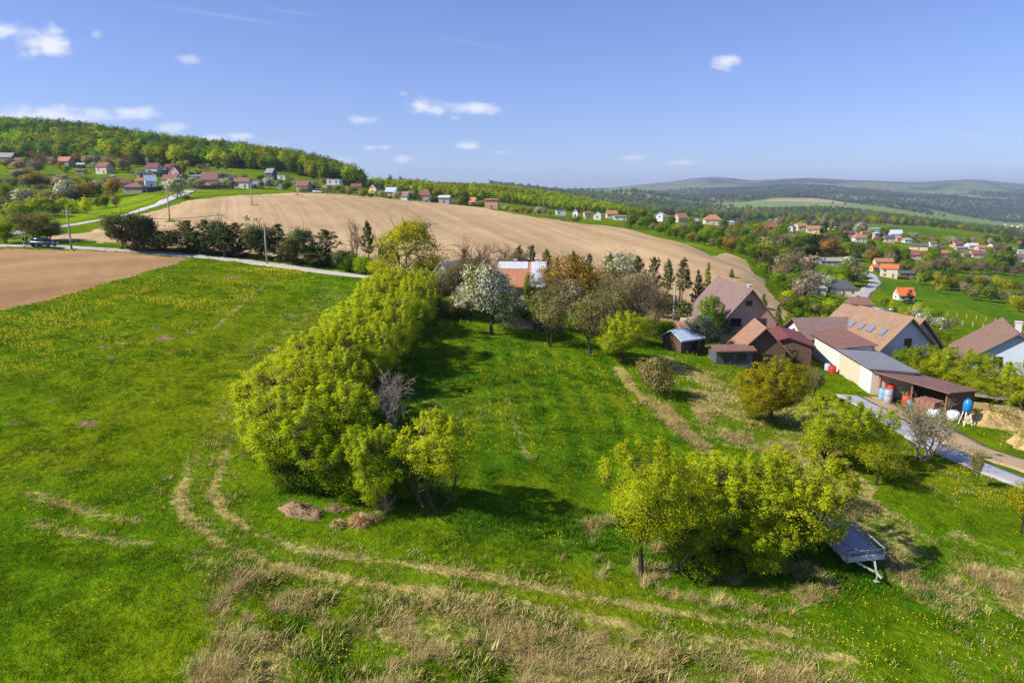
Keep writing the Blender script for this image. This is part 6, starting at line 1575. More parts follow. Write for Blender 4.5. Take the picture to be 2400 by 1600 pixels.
wood('forest', 'dense spring beech forest on the hill above the village', [(-420, 545), (0, 522), (200, 505), (330, 490), (450, 488), (600, 492), (700, 486), (780, 452), (840, 470), (870, 520), (830, 610), (700, 690), (560, 720), (400, 760), (200, 790), (0, 800), (-420, 800)], 0, 0, 6.4, ['wood_dark', 'wood_mid', 'wood_bright', 'wood_mid', 'wood_lime', 'wood_bright', 'wood_mid', 'wood_dark'], 12.5)
wood('forest', 'bright green young wood on the low ridge past the far field edge', [(880, 500), (960, 500), (1040, 500), (1160, 520), (1230, 545), (1290, 560), (1400, 600), (1500, 640), (1520, 820), (1480, 950), (1380, 950), (1250, 900), (1120, 850), (1020, 780), (960, 660), (880, 560)], 0, 0, 5.4, ['wood_lime', 'wood_lime', 'wood_bright', 'wood_lime', 'wood_gold'], 7.0)
wood('treeline', 'wooded ridge line of trees on the bare far crest', [(925, 700), (960, 705), (1000, 720), (1130, 760), (1140, 790), (1040, 760), (960, 725), (925, 712)], 0, 0, 9, ['wood_mid', 'wood_rust', 'wood_dark'], 8)
def far_mask(x, y):
    p1 = fbm(x, y * .6, 620, 71, 5)
    w = np.clip((p1 - .49 + np.clip((y - 3300) / 2600, 0, 1) * .30) * 14, 0, 1)
    return (rng.uniform(size=len(x)) < w * .9)
wood('distant_forest', 'woods scattered over the far hillsides', [(1150, 1300), (2700, 1300), (2700, 3200), (1150, 3200)], 0, 0, 19, ['wood_mid', 'wood_dark', 'wood_mid', 'wood_rust', 'wood_bright'], 15, extra=far_mask)
wood('distant_forest', 'hazy woods higher up the far hills', [(1150, 3200), (2650, 3200), (2650, 6500), (1150, 6500)], 0, 0, 36, ['wood_mid', 'wood_dark', 'wood_rust', 'wood_mid'], 22, extra=far_mask)
# ------------------------------------------------------------------ car, people, trailer and small things
def car(label, p, yaw, col, key, L=4.3, H_=1.48, Wd=1.78, name='parked_car'):
    e = thing(name, label, 'car', p, yaw)
    paint = m_paint(key, col, .22, .6, .3, var=.03)
    dark = m_paint('tyre_rubber', (.02, .02, .021), .8, .2); rim = m_paint('rim_alloy', (.45, .46, .48), .3, .6, .7); lamp = m_paint('lamp_clear', (.75, .76, .78), .1, .8); red = m_paint('lamp_red', (.45, .01, .01), .2, .6)
    def loft(name, secs, mat, parent, smooth=True):
        """cross-sections at x: list of (x, [(y half, z)...])"""
        V, Fc = [], []; n = len(secs[0][1]) * 2
        for x, pr in secs:
            for y, z in pr: V.append((x, -y, z))
            for y, z in reversed(pr): V.append((x, y, z))
        for i in range(len(secs) - 1):
            for j in range(n): Fc.append((i * n + j, i * n + (j + 1) % n, (i + 1) * n + (j + 1) % n, (i + 1) * n + j))
        Fc.append(tuple(range(n))[::-1]); Fc.append(tuple(range((len(secs) - 1) * n, len(secs) * n)))
        return obj(name, mesh_np(name, V, Fc, [mat], smooth=smooth), parent)
    w = Wd / 2; l = L / 2
    def sec(x, wl, zb, zt, tw=.92): return (x, [(wl * .90, zb), (wl, zb + .12), (wl, zb + (zt - zb) * .6), (wl * tw, zt)])
    loft('body', [sec(-l, w * .80, .42, .70), sec(-l + .12, w * .93, .30, .92), sec(-l + .6, w, .24, .98), sec(-.3, w, .22, .95), sec(.75, w, .22, .93), sec(l - .65, w * .97, .24, .84), sec(l - .18, w * .88, .28, .72), sec(l, w * .70, .36, .56)], paint, e)
    c = loft('cabin', [(-l + .14, [(w * .70, .88), (w * .70, .90), (w * .68, .94), (w * .62, .96)]), (-l + .55, [(w * .90, .93), (w * .84, 1.20), (w * .74, 1.40), (w * .60, 1.45)]), (-.7, [(w * .92, .93), (w * .86, 1.22), (w * .76, H_ - .06), (w * .6, H_)]), (.15, [(w * .92, .92), (w * .86, 1.22), (w * .76, H_ - .06), (w * .6, H_)]), (.62, [(w * .90, .91), (w * .84, 1.18), (w * .72, 1.36), (w * .58, 1.40)]), (1.22, [(w * .80, .86), (w * .80, .88), (w * .76, .92), (w * .66, .93)])], m_paint('car_glass', (.012, .014, .017), .06, .7), e)
    loft('roof', [(-l + .50, [(w * .66, 1.42), (w * .64, 1.445), (w * .4, 1.46), (w * .2, 1.46)]), (-.7, [(w * .78, H_ - .05), (w * .72, H_), (w * .5, H_ + .02), (w * .2, H_ + .025)]), (.15, [(w * .78, H_ - .05), (w * .72, H_), (w * .5, H_ + .02), (w * .2, H_ + .025)]), (.60, [(w * .70, 1.375), (w * .66, 1.40), (w * .4, 1.42), (w * .2, 1.42)])], paint, e)
    for sx in (-.35, ):
        for sy in (-1, 1): MB().bar((sx, sy * w * .93, .94), (sx - .05, sy * w * .77, H_ - .04), .07).build('pillar', paint, e)
    for x in (-l + .82, l - .86):
        for sy in (-1, 1):
            m = MB(); m.lathe([(.20, -.10), (.31, -.10), (.33, -.06), (.33, .06), (.31, .10), (.20, .10)], 16, (x, sy * (w - .09), .33), 'Y'); wh = m.build('wheel', dark, e, smooth=True)
            m = MB(); m.lathe([(.05, -.09), (.20, -.09), (.20, .09), (.05, .09)], 12, (x, sy * (w - .085), .33), 'Y'); m.build('rim', rim, wh)
    for sy in (-1, 1):
        m = MB(); m.box((l - .16, sy * w * .62, .64), (.20, .34, .14)); m.build('headlight', lamp, e)
        m = MB(); m.box((-l + .10, sy * w * .68, .80), (.10, .26, .20)); m.build('tail_light', red, e)
        m = MB(); m.box((.62, sy * (w + .06), .98), (.14, .18, .13)); m.build('mirror', paint, e)
        m = MB(); m.box((-.15, sy * (w + .005), .80), (.22, .03, .035)); m.build('door_handle', rim, e)
    m = MB(); m.box((l - .01, 0, .43), (.03, .5, .11)); m.build('number_plate', lamp, e)
    return e
p = hit(104, 579.5, 70); p.z += .11
car('dark blue grey hatchback parked on the farm road', p, R_(-3), (.035, .055, .085), 'car_paint')
p = hit(470, 407, 250); car('dark car parked on the upper terrace by the forest', p, R_(-10), (.02, .022, .03), 'car_paint_black')
p = hit(315, 407, 250); car('dark car parked at the carport on the steep lane', p, R_(15), (.05, .03, .03), 'car_paint_brown')
p = hit(2090, 728, 120); car('pale blue car parked beside the maroon hipped house', p, R_(60), (.35, .42, .50), 'car_paint_pale')
p = hit(748, 452.5, 250); car('white van at the far edge of the big field', p, R_(-5), (.7, .7, .7), 'car_paint_white', 5.0, 1.9, 1.9, name='parked_van')
def green_truck():
    p = hit(454, 409, 250); e = thing('truck', 'old olive green truck on the upper terrace', 'truck', p, R_(5)); s = m_paint('truck_green', (.26, .29, .14), .6, .3); dk = m_paint('tyre_rubber', (.02, .02, .021))
    MB().box((-.8, 0, 1.1), (3.6, 2.0, .5)).build('bed', s, e); m = MB(); m.box((1.7, 0, 1.7), (1.3, 1.9, 1.7)); m.box((2.7, 0, 1.25), (.9, 1.6, .8)); cb = m.build('cab', s, e)
    MB().box((1.7, 0, 2.1), (1.1, 1.94, .55)).build('pane', m_glass(), cb)
    MB().box((-2.2, 0, 1.9), (.12, 1.9, 1.2)).build('rack', s, e)
    for x in (-1.8, -.6, 2.4):
        for sy in (-1, 1): MB().lathe([(.2, -.14), (.5, -.14), (.52, 0), (.5, .14), (.2, .14)], 12, (x, sy * .9, .5), 'Y').build('wheel', dk, e)
green_truck()

def skin_mesh(name, J, E, mat, sub=2):
    """one continuous surface grown round a skeleton: J joints (xyz, rx, ry), E edges"""
    me = bpy.data.meshes.new(name); me.from_pydata([j[0] for j in J], E, []); me.update()
    o = bpy.data.objects.new(name, me); COL.objects.link(o)
    md = o.modifiers.new('skin', 'SKIN')
    md.use_smooth_shade = True
    if not me.skin_vertices: 
        bpy.context.view_layer.objects.active = o
    for k, j in enumerate(J):
        sv = me.skin_vertices[0].data[k]; sv.radius = (j[1], j[2]); sv.use_root = (k == 0)
    o.modifiers.new('sub', 'SUBSURF').levels = sub
    o.modifiers['sub'].render_levels = sub
    me.materials.append(mat)
    dg = bpy.context.evaluated_depsgraph_get()
    ev = bpy.data.meshes.new_from_object(o.evaluated_get(dg)); ev.name = name
    bpy.data.objects.remove(o)
    for pl in ev.polygons: pl.use_smooth = True
    if not ev.materials: ev.materials.append(mat)
    return ev
def person(label, p, yaw, jacket, trousers, hair, pose, sc=1.0):
    e = thing('person', label, 'person', p, yaw); e.scale = (sc, sc, sc)
    skin = m_paint('skin', (.42, .24, .16), .6, .3, var=.04)
    st = pose['stride']; le, re = pose['left'], pose['right']      # hand positions
    hip, kn = .92, .50
    J = [((0, 0, .95), .13, .105), ((0, 0, 1.15), .125, .09), ((0, .0, 1.36), .16, .095), ((0, .005, 1.475), .065, .06), ((0, -.01, 1.56), .058, .06), ((0, -.015, 1.635), .078, .092), ((0, -.01, 1.71), .068, .082), ((0, 0, 1.755), .03, .035)]
    E = [(0, 1), (1, 2), (2, 3), (3, 4), (4, 5), (5, 6), (6, 7)]
    legs = []
    for s, f in ((-1, st), (1, -st)):
        b = len(J)
        J += [((s * .09, 0, .88), .088, .09), ((s * .10, -f * .5 - .03, kn), .058, .06), ((s * .10, -f + .02, .10), .040, .042), ((s * .11, -f - .13, .045), .040, .030)]
        E += [(0, b), (b, b + 1), (b + 1, b + 2), (b + 2, b + 3)]; legs.append([J[b], J[b + 1], J[b + 2]])
    arms = []
    for s, (elb, hnd) in ((-1, le), (1, re)):
        b = len(J)
        J += [((s * .185, 0, 1.40), .055, .055), (elb, .042, .042), (hnd, .028, .028)]
        d = (Vector(hnd) - Vector(elb)).normalized(); sd = Vector((1, 0, 0)) if abs(d.x) < .7 else Vector((0, 1, 0))
        J += [(tuple(Vector(hnd) + d * .07), .034, .020)]
        E += [(2, b), (b, b + 1), (b + 1, b + 2), (b + 2, b + 3)]
        k = b + 3
        for q, ln in ((-.030, .075), (-.010, .088), (.010, .082), (.030, .066)):
            i = len(J); root = Vector(J[k][0])
            J += [(tuple(root + sd * q + d * .03), .010, .010), (tuple(root + sd * q * 1.15 + d * ln), .008, .008)]; E += [(k, i), (i, i + 1)]
        i = len(J); J += [(tuple(Vector(hnd) + sd * .045 + d * .06), .010, .010)]; E += [(k, i)]
        arms.append([J[b], J[b + 1], J[b + 2]])
    obj('body', skin_mesh('body', J, E, skin, 1), e)
    # jacket over trunk and arms
    J2 = [((0, 0, .90), .165, .135), ((0, 0, 1.15), .160, .120), ((0, 0, 1.38), .185, .120), ((0, 0, 1.47), .085, .075)]; E2 = [(0, 1), (1, 2), (2, 3)]
    for a in arms:
        b = len(J2); J2 += [(a[0][0], .075, .075), (a[1][0], .060, .060), (tuple(Vector(a[1][0]).lerp(Vector(a[2][0]), .92)), .046, .046)]; E2 += [(2, b), (b, b + 1), (b + 1, b + 2)]
    obj('jacket', skin_mesh('jacket', J2, E2, jacket, 1), e)
    J3 = [((0, 0, .96), .150, .120)]; E3 = []
    for a in legs:
        b = len(J3); J3 += [(a[0][0], .105, .108), (a[1][0], .076, .078), (tuple(Vector(a[2][0]) + Vector((0, 0, .02))), .060, .062)]; E3 += [(0, b), (b, b + 1), (b + 1, b + 2)]
    obj('trousers', skin_mesh('trousers', J3, E3, trousers, 1), e)
    J4 = [((0, .02, 1.70), .086, .095), ((0, .055, 1.62), .070, .050), ((0, .06, 1.54), .05, .035)]
    obj('hair', skin_mesh('hair', J4, [(0, 1), (1, 2)], hair, 1), e)
    m = MB(); m.box((0, -.105, 1.645), (.022, .03, .05)); m.build('nose', skin, e)
    for s in (-1, 1):
        m = MB(); m.box((s * .032, -.098, 1.672), (.022, .012, .012)); m.build('eye', m_paint('eye_dark', (.03, .02, .02), .3, .5), e)
        m = MB(); m.box((legs[0 if s < 0 else 1][2][0][0], legs[0 if s < 0 else 1][2][0][1] - .07, .045), (.105, .29, .09)); m.build('shoe', m_paint('shoe', (.6, .6, .58)), e)
p1 = hit(57, 579, 70); p1.z += .10
p2 = hit(64.5, 577.5, 70); p2.z += .10
jk = m_paint('jacket_dark', (.03, .05, .07), .9, .1); jk2 = m_paint('jacket_black', (.018, .02, .028), .9, .1); hr = m_paint('hair_brown', (.06, .035, .02), .7, .3); hr2 = m_paint('hair_dark', (.02, .014, .01), .7, .3)
person('person in a dark teal jacket and pale blue jeans behind the parked car', p1, R_(95), jk, m_paint('jeans_pale', (.38, .45, .52), .9, .1), hr, {'stride': .10, 'left': ((-.25, -.12, 1.15), (-.16, -.32, 1.22)), 'right': ((.25, -.08, 1.14), (.20, -.28, 1.08))})
person('person in a black jacket and dark trousers leaning at the car boot', p2, R_(110), jk2, m_paint('trousers_grey', (.08, .09, .11), .9, .1), hr2, {'stride': .14, 'left': ((-.25, -.10, 1.16), (-.18, -.34, 1.20)), 'right': ((.24, -.14, 1.15), (.12, -.36, 1.24))}, 1.04)

def trailer():
    p = Vector((20.1, 38.3, 0)); p.z = h1(p.x, p.y)
    pitch = math.atan2(h1(21.3, 41.5) - h1(21.3, 36.8), 4.7)
    e = thing('flatbed_trailer', 'empty flatbed trailer with pale green rails and bluish deck under the tree', 'trailer', p, R_(7)); e.rotation_euler = (pitch * .8, -.03, R_(7))
    fr = m_paint('trailer_green', (.37, .41, .34), .6, .3, var=.15, scale=4); dk = m_paint('tyre_rubber', (.02, .02, .021)); side = m_paint('trailer_board', (.44, .42, .44), .8, .2, var=.18, scale=3)
    Wd, L, z = 2.15, 4.7, .80
    m = MB(); m.bar((-Wd / 2, -L / 2, z - .14), (-Wd / 2, L / 2, z - .14), .12, .2); m.bar((Wd / 2, -L / 2, z - .14), (Wd / 2, L / 2, z - .14), .12, .2); m.bar((-.45, -L / 2, z - .2), (-.45, L / 2, z - .2), .1, .18); m.bar((.45, -L / 2, z - .2), (.45, L / 2, z - .2), .1, .18)
    for k in range(5): m.bar((-Wd / 2, -L / 2 + k * L / 4, z - .13), (Wd / 2, -L / 2 + k * L / 4, z - .13), .08, .1)
    m.build('chassis', fr, e)
    dm = [m_paint('deck_plank%d' % k, c, .7, .3, var=.3, scale=3) for k, c in enumerate([(.24, .245, .26), (.30, .30, .32), (.36, .35, .36)])]
    n = 10; w = Wd / n
    for k in range(n):
        m = MB(); m.box((-Wd / 2 + w * (k + .5), 0, z + random.uniform(-.006, .006)), (w - .018, L, .045)); m.build('plank', dm[random.randint(0, 2)], e)
    m = MB(); m.box((0, -L / 2 - .05, z + .02), (Wd + .1, .05, .30)); m.build('front_board', side, e)
    for sx in (-1, 1):
        m = MB(); m.box((sx * (Wd / 2 + .08), 0, z - .02), (.04, L, .18)); m.build('side_board', side, e)
    # rails and stakes
    m = MB(); m.bar((-Wd / 2, -L / 2, z + .48), (Wd / 2, -L / 2, z + .48), .06); m.build('front_rail', fr, e)
    m = MB(); m.bar((Wd / 2 + .04, -L / 2, z + .48), (Wd / 2 + .04, L * .46, z + .48), .06); m.build('side_rail', fr, e)
    m = MB(); m.bar((-Wd / 2 - .02, -L / 2, z + .48), (-Wd / 2 - .02, -L / 2 + 1.1, z + .10), .05); m.build('side_rail', fr, e)
    for x, y in [(-Wd / 2, -L / 2), (0, -L / 2), (Wd / 2, -L / 2), (Wd / 2 + .04, -L * .2), (Wd / 2 + .04, L * .1), (Wd / 2 + .04, L * .4)]:
        m = MB(); m.box((x, y, z + .22), (.07, .07, .56)); m.build('stake', fr, e)
    m = MB(); m.bar((-.55, -L / 2, z - .22), (0, -L / 2 - 1.0, z - .30), .09); m.bar((.55, -L / 2, z - .22), (0, -L / 2 - 1.0, z - .30), .09); m.bar((0, -L / 2 - .9, z - .30), (0, -L / 2 - 1.5, z - .33), .09); m.build('drawbar', fr, e)
    m = MB(); m.tube([(.0, -L / 2 - 1.1, z - .2), (.0, -L / 2 - 1.1, .0)], .04, 8); m.box((0, -L / 2 - 1.1, .02), (.25, .25, .04)); m.build('prop_stand', fr, e)
    m = MB(); m.lathe([(.0, -.03), (.05, 0), (.06, .06), (.03, .1)], 8, (0, -L / 2 - 1.55, z - .36)); m.build('hitch', dk, e)
    for sx in (-1, 1):
        for y in (.25, 1.2):
            m = MB(); m.lathe([(.2, -.11), (.35, -.11), (.38, -.05), (.38, .05), (.35, .11), (.2, .11)], 14, (sx * .92, y, .38), 'Y' if False else 'X'); wh = m.build('wheel', dk, e)
            m = MB(); m.lathe([(.03, -.09), (.20, -.09), (.20, .09), (.03, .09)], 10, (sx * .92, y, .38), 'X'); m.build('rim', fr, wh)
trailer()

# soil heap and dry clumps in front of the row
def mound(name, label, cat, px, py, rx, ry, h, mat, seed=1, rough=.25, ymin=16):
    p = hit(px, py, ymin); n, k = 26, 9; V = []; g = random.Random(seed)
    for i in range(k + 1):
        r = i / k
        for j in range(n):
            a = 6.283 * j / n; q = 1 + .16 * math.sin(2 * a + seed) + .10 * math.sin(5 * a + seed * 2)
            x, y = math.cos(a) * rx * r * q, math.sin(a) * ry * r * q
            zz = h * (1 - r * r) ** .9 * (1 + rough * (float(fbm(np.array([x + seed * 9]), np.array([y]), rx * .28, seed, 4)[0]) - .5) * 3)
            V.append((x, y, h1(p.x + x, p.y + y) - p.z + zz - .05 - (.12 if i == k else 0)))
    Fc = [(i * n + j, i * n + (j + 1) % n, (i + 1) * n + (j + 1) % n, (i + 1) * n + j)[::-1] for i in range(k) for j in range(n)]
    o = obj(name, mesh_np(name, V, Fc, [mat], smooth=True)); o.location = p; tag(o, label, cat); return o
SOILM = track_material('heap_soil', (.17, .10, .055), (.40, .27, .15), .1)
mound('soil_heap', 'bare brown heap of earth in the grass before the dense row', 'soil heap', 708, 1200, 1.45, .85, .55, SOILM, 3, .7)
mound('soil_heap', 'low flat spill of earth right of the brown heap', 'soil heap', 790, 1192, .9, .35, .18, SOILM, 5)
G_D_early = m_leaf('straw_stalk', (.36, .25, .08), (.70, .53, .22), None, 0, .25, .2, .7)
STRAWM = track_material('loose_straw', (.34, .24, .09), (.62, .46, .20), .0)
q = mound('straw_heap', 'big loose heap of yellow straw beside the blue tank', 'straw heap', 2350, 1000, 3.8, 2.2, 1.35, STRAWM, 8, 1.0, 40)
mound('straw_heap', 'second paler straw heap at the end of the yard', 'straw heap', 2420, 1050, 2.4, 1.6, .9, STRAWM, 11, 1.0, 40)
def loose_bits(o, name, mat, n, size, seed, blade):
    g = np.random.default_rng(seed); vs = np.array([v.co for v in o.data.vertices]); c = vs[g.integers(0, len(vs), n)] + g.normal(size=(n, 3)) * size * 1.2
    c[:, 2] = np.maximum(c[:, 2], 0)
    if blade:
        d = rnd_dirs(g, n); d[:, 2] = np.abs(d[:, 2]) * .6; s = np.cross(d, rnd_dirs(g, n)) * .03; L = size * g.uniform(.6, 1.6, n)[:, None]
        V = np.stack([c - s, c + s, c + d * L + s * .4, c + d * L - s * .4], 1).reshape(-1, 3); Fq = np.arange(4 * n).reshape(-1, 4)
    else:
        T8 = np.array([(1, 0, 0), (-1, 0, 0), (0, 1, 0), (0, -1, 0), (0, 0, 1), (0, 0, -1)], float); FT = np.array([(0, 2, 4), (2, 1, 4), (1, 3, 4), (3, 0, 4), (2, 0, 5), (1, 2, 5), (3, 1, 5), (0, 3, 5)])
        V = (c[:, None] + T8[None] * (size * g.uniform(.3, 1, n))[:, None, None] * g.uniform(.6, 1.3, (n, 6, 1))).reshape(-1, 3); Fq = (FT[None] + np.arange(n)[:, None, None] * 6).reshape(-1, 3)
    q = obj(name, mesh_np(name, V, Fq, [mat], {'tint': ('FACE', 'FLOAT', g.uniform(size=len(Fq)))}), o); q['kind'] = 'stuff'
for o in list(bpy.data.objects):
    if o.name.startswith('straw_heap'): loose_bits(o, 'loose_straw', G_D_early, 2600, .30, 4, True)
    if o.name.startswith('soil_heap'): loose_bits(o, 'clods', SOILM, 240, .07, 5, False)
def yard_things():
    p = hit(2262, 995, 40); e = thing('water_tank', 'bright blue round water tank on a slim white stand', 'water tank', p)
    MB().lathe([(.10, 1.35), (.34, 1.43), (.43, 1.65), (.43, 2.25), (.33, 2.55), (.12, 2.75)], 16).build('tank', m_paint('tank_blue', (.02, .20, .46), .35, .5), e, smooth=True)
    m = MB()
    for sx, sy in ((-1, -1), (1, -1), (1, 1), (-1, 1)): m.bar((sx * .45, sy * .45, -.2), (sx * .2, sy * .2, 1.5), .09)
    m.bar((-.4, -.4, .4), (.4, -.4, .4), .06); m.build('stand', FRAME_W, e)
    MB().lathe([(.12, 2.75), (.16, 2.80), (.05, 2.86)], 10).build('cap', m_paint('cap_dark', (.02, .06, .15)), e)
    p = hit(2232, 985, 40)
    for k, (dx, dy, lb) in enumerate([(0, 0, 'white wrapped bale standing left of the blue tank'), (-1.7, .6, 'white wrapped bale nearest the open shed')]):
        q = Vector((p.x + dx, p.y + dy, 0)); q.z = h1(q.x, q.y); e = thing('wrapped_bale', lb, 'bale', q, .2 + k)
        MB().lathe([(.35, 0), (.58, .08), (.62, .5), (.60, .95), (.36, 1.05)], 14).build('wrap', m_paint('bale_film', (.74, .73, .74), .4, .4), e, smooth=True)
        MB().lathe([(.18, 1.05), (.24, 1.09), (.05, 1.12)], 10).build('knot', m_paint('bale_film2', (.5, .5, .5)), e)
    # low lumber shelter behind the straw
    a = hit(2330, 975, 40); a.y += 3; a.z = h1(a.x, a.y)
    e = thing('timber_rack', 'low timber rack with a weathered grey sheet roof behind the straw', 'timber rack', a, R_(-32))
    for k in range(4):
        for s in (0, 1): MB().box((-4 + k * 2.7, s * 2.0, .4), (.14, .14, 2.4)).build('post', WOODM, e)
    V = [(-4.6, -.5, 1.5), (4.8, -.5, 1.5), (4.8, 2.6, 1.75), (-4.6, 2.6, 1.75)]; V2 = [(x, y, z + .08) for x, y, z in V]
    Fc = [(3, 2, 1, 0), (4, 5, 6, 7), (0, 1, 5, 4), (1, 2, 6, 5), (2, 3, 7, 6), (3, 0, 4, 7)]; uv = [((V + V2)[i][0], (V + V2)[i][1]) for f in Fc for i in f]
    add_roof(e, 'roof', (V + V2, Fc, uv), rmat('ash'))
    lm = m_paint('sawn_timber', (.40, .28, .15), .8, .2, scale=5); bme = MB().box((0, 0, 0), (2.5, .22, .16)); me = mesh_np('beam', bme.v, bme.f, [lm])
    for k in range(3):
        for i in range(6):
            for j in range(4):
                o = obj('beam', me, e); o.location = (-2.7 + k * 2.7 + random.uniform(-.1, .1), .1 + i * .26, .1 + j * .18); o.rotation_euler = (0, 0, random.uniform(-.02, .02))
yard_things()
def picket_fence(label, a, b, n, h, col, key, name='picket_fence', dark=False):
    d = b - a; e = thing(name, label, 'fence', a, math.atan2(d.y, d.x)); L = Vector((d.x, d.y)).length; sl = d.z / L
    mt = m_paint(key, col, .85, .2, var=.2, scale=4)
    bme = MB().box((0, 0, h / 2), (.10, .03, h)).add([(-.05, -.015, h), (.05, -.015, h), (.05, .015, h), (-.05, .015, h), (0, 0, h + .08)], [(0, 1, 4), (1, 2, 4), (2, 3, 4), (3, 0, 4)])
    me = mesh_np('picket', bme.v, bme.f, [mt])
    for k in range(n):
        x = L * (k + .5) / n; o = obj('picket', me, e); o.location = (x, -.03, sl * x - .02); o.rotation_euler = (random.uniform(-.06, .06), random.uniform(-.06, .06), 0)
    for z in (.3, h - .25):
        MB().bar((0, 0, z), (L, 0, z + sl * L), .05, .08).build('rail', mt, e)
a, b = hit(1178, 762, 60), hit(1252, 772, 60)
picket_fence('weathered wooden picket fence between the blossoming and olive trees', a, b, 34, 1.15, (.30, .24, .20), 'picket_wood')
a, b = hit(1250, 773, 60), hit(1320, 781, 60)
picket_fence('dark picket fence under the olive fruit trees', a, b, 30, 1.0, (.10, .08, .07), 'picket_dark')
def panel_fence(label, a, b, n, h, col, key):
    d = b - a; e = thing('fence', label, 'fence', a, math.atan2(d.y, d.x)); L = Vector((d.x, d.y)).length; sl = d.z / L; mt = m_paint(key, col, .6, .3, var=.1)
    for k in range(n):
        x0, x1 = L * k / n, L * (k + 1) / n; xm = (x0 + x1) / 2
        MB().box((xm, 0, sl * xm + h / 2 + .05), (x1 - x0 - .08, .04, h)).build('panel', mt, e)
        MB().box((x0, 0, sl * x0 + h / 2), (.09, .09, h + .2)).build('post', CONC, e)
panel_fence('teal sheet metal fence left of the purple roofed house', Vector((20.2, 92, h1(20.2, 92))), Vector((25.6, 88.5, h1(25.6, 88.5))), 6, 1.7, (.10, .23, .22), 'fence_teal')
a, b = hit(345, 452, 200), hit(386, 445, 200)
panel_fence('dark blue garden fence beside the pale metal roof', a, b, 5, 2.0, (.03, .04, .07), 'fence_navy')
a, b = hit(455, 443, 220), hit(548, 441, 220)
panel_fence('long grey garden fence behind the yellow field strip', a, b, 10, 1.4, (.18, .20, .19), 'fence_grey')
a, b = hit(378, 410, 250), hit(398, 408, 250)
panel_fence('dark green fence beside the tall maroon roofed house', a, b, 4, 2.6, (.03, .09, .08), 'fence_green')
# vineyard posts on the lawn beyond the house with roof windows
vp = m_paint('vine_post', (.55, .54, .50), .8, .2); me = mesh_np('vine_post', *(lambda b: (b.v, b.f))(MB().box((0, 0, .55), (.12, .12, 1.5))), [vp])
for r, (x0, y0, x1, y1) in enumerate([(2110, 738, 2400, 786), (2130, 727, 2400, 764)]):
    for k in range(13):
        t = k / 12; p = hit(x0 + (x1 - x0) * t, y0 + (y1 - y0) * t, 110); o = obj('vine_post', me); o.location = p
        tag(o, ['pale vine post in the nearer row on the lawn beyond the near houses', 'pale vine post in the farther row on the lawn beyond the near houses'][r], 'post', ['vine posts in the nearer row', 'vine posts in the farther row'][r])

# ------------------------------------------------------------------ grass, dry tussocks and dandelions
def tuft_mesh(name, n, h, w, lean, mat, seed, col=None):
    g = np.random.default_rng(seed); V, Fq, tint = [], [], []
    for i in range(n):
        a = g.uniform(0, 6.283); r = g.uniform(0, .16); b = np.array([math.cos(a) * r, math.sin(a) * r, -.03])
        an = g.uniform(0, 6.283); L = h * g.uniform(.55, 1.25); le = lean * g.uniform(.3, 1.4)
        d = np.array([math.cos(an) * le, math.sin(an) * le, 1.0]); d /= np.linalg.norm(d); s = np.array([-math.sin(an), math.cos(an), 0]) * w * g.uniform(.7, 1.3)
        m = b + d * L * .55; t = b + d * L + np.array([math.cos(an), math.sin(an), -.5]) * le * L * .35
        k = len(V); V += [b - s * .6, b + s * .6, m + s * .5, m - s * .5, t]; Fq += [(k, k + 1, k + 2, k + 3), (k + 3, k + 2, k + 4)]; tint += [g.uniform()] * 2
    me = mesh_np(name, V, Fq, [mat], {'tint': ('FACE', 'FLOAT', tint)})
    return hidden(name, me)
G_A = m_leaf('grass_blade', (.082, .165, .003), (.195, .295, .005), None, 0, .3, .35)
G_L = m_leaf('grass_lush', (.036, .125, .004), (.11, .235, .008), None, 0, .3, .30)
G_D = m_leaf('grass_straw', (.38, .30, .10), (.66, .54, .23), None, 0, .25, .25, .7)
G_R = m_leaf('grass_rust', (.32, .25, .09), (.58, .46, .20), None, 0, .25, .25, .7)
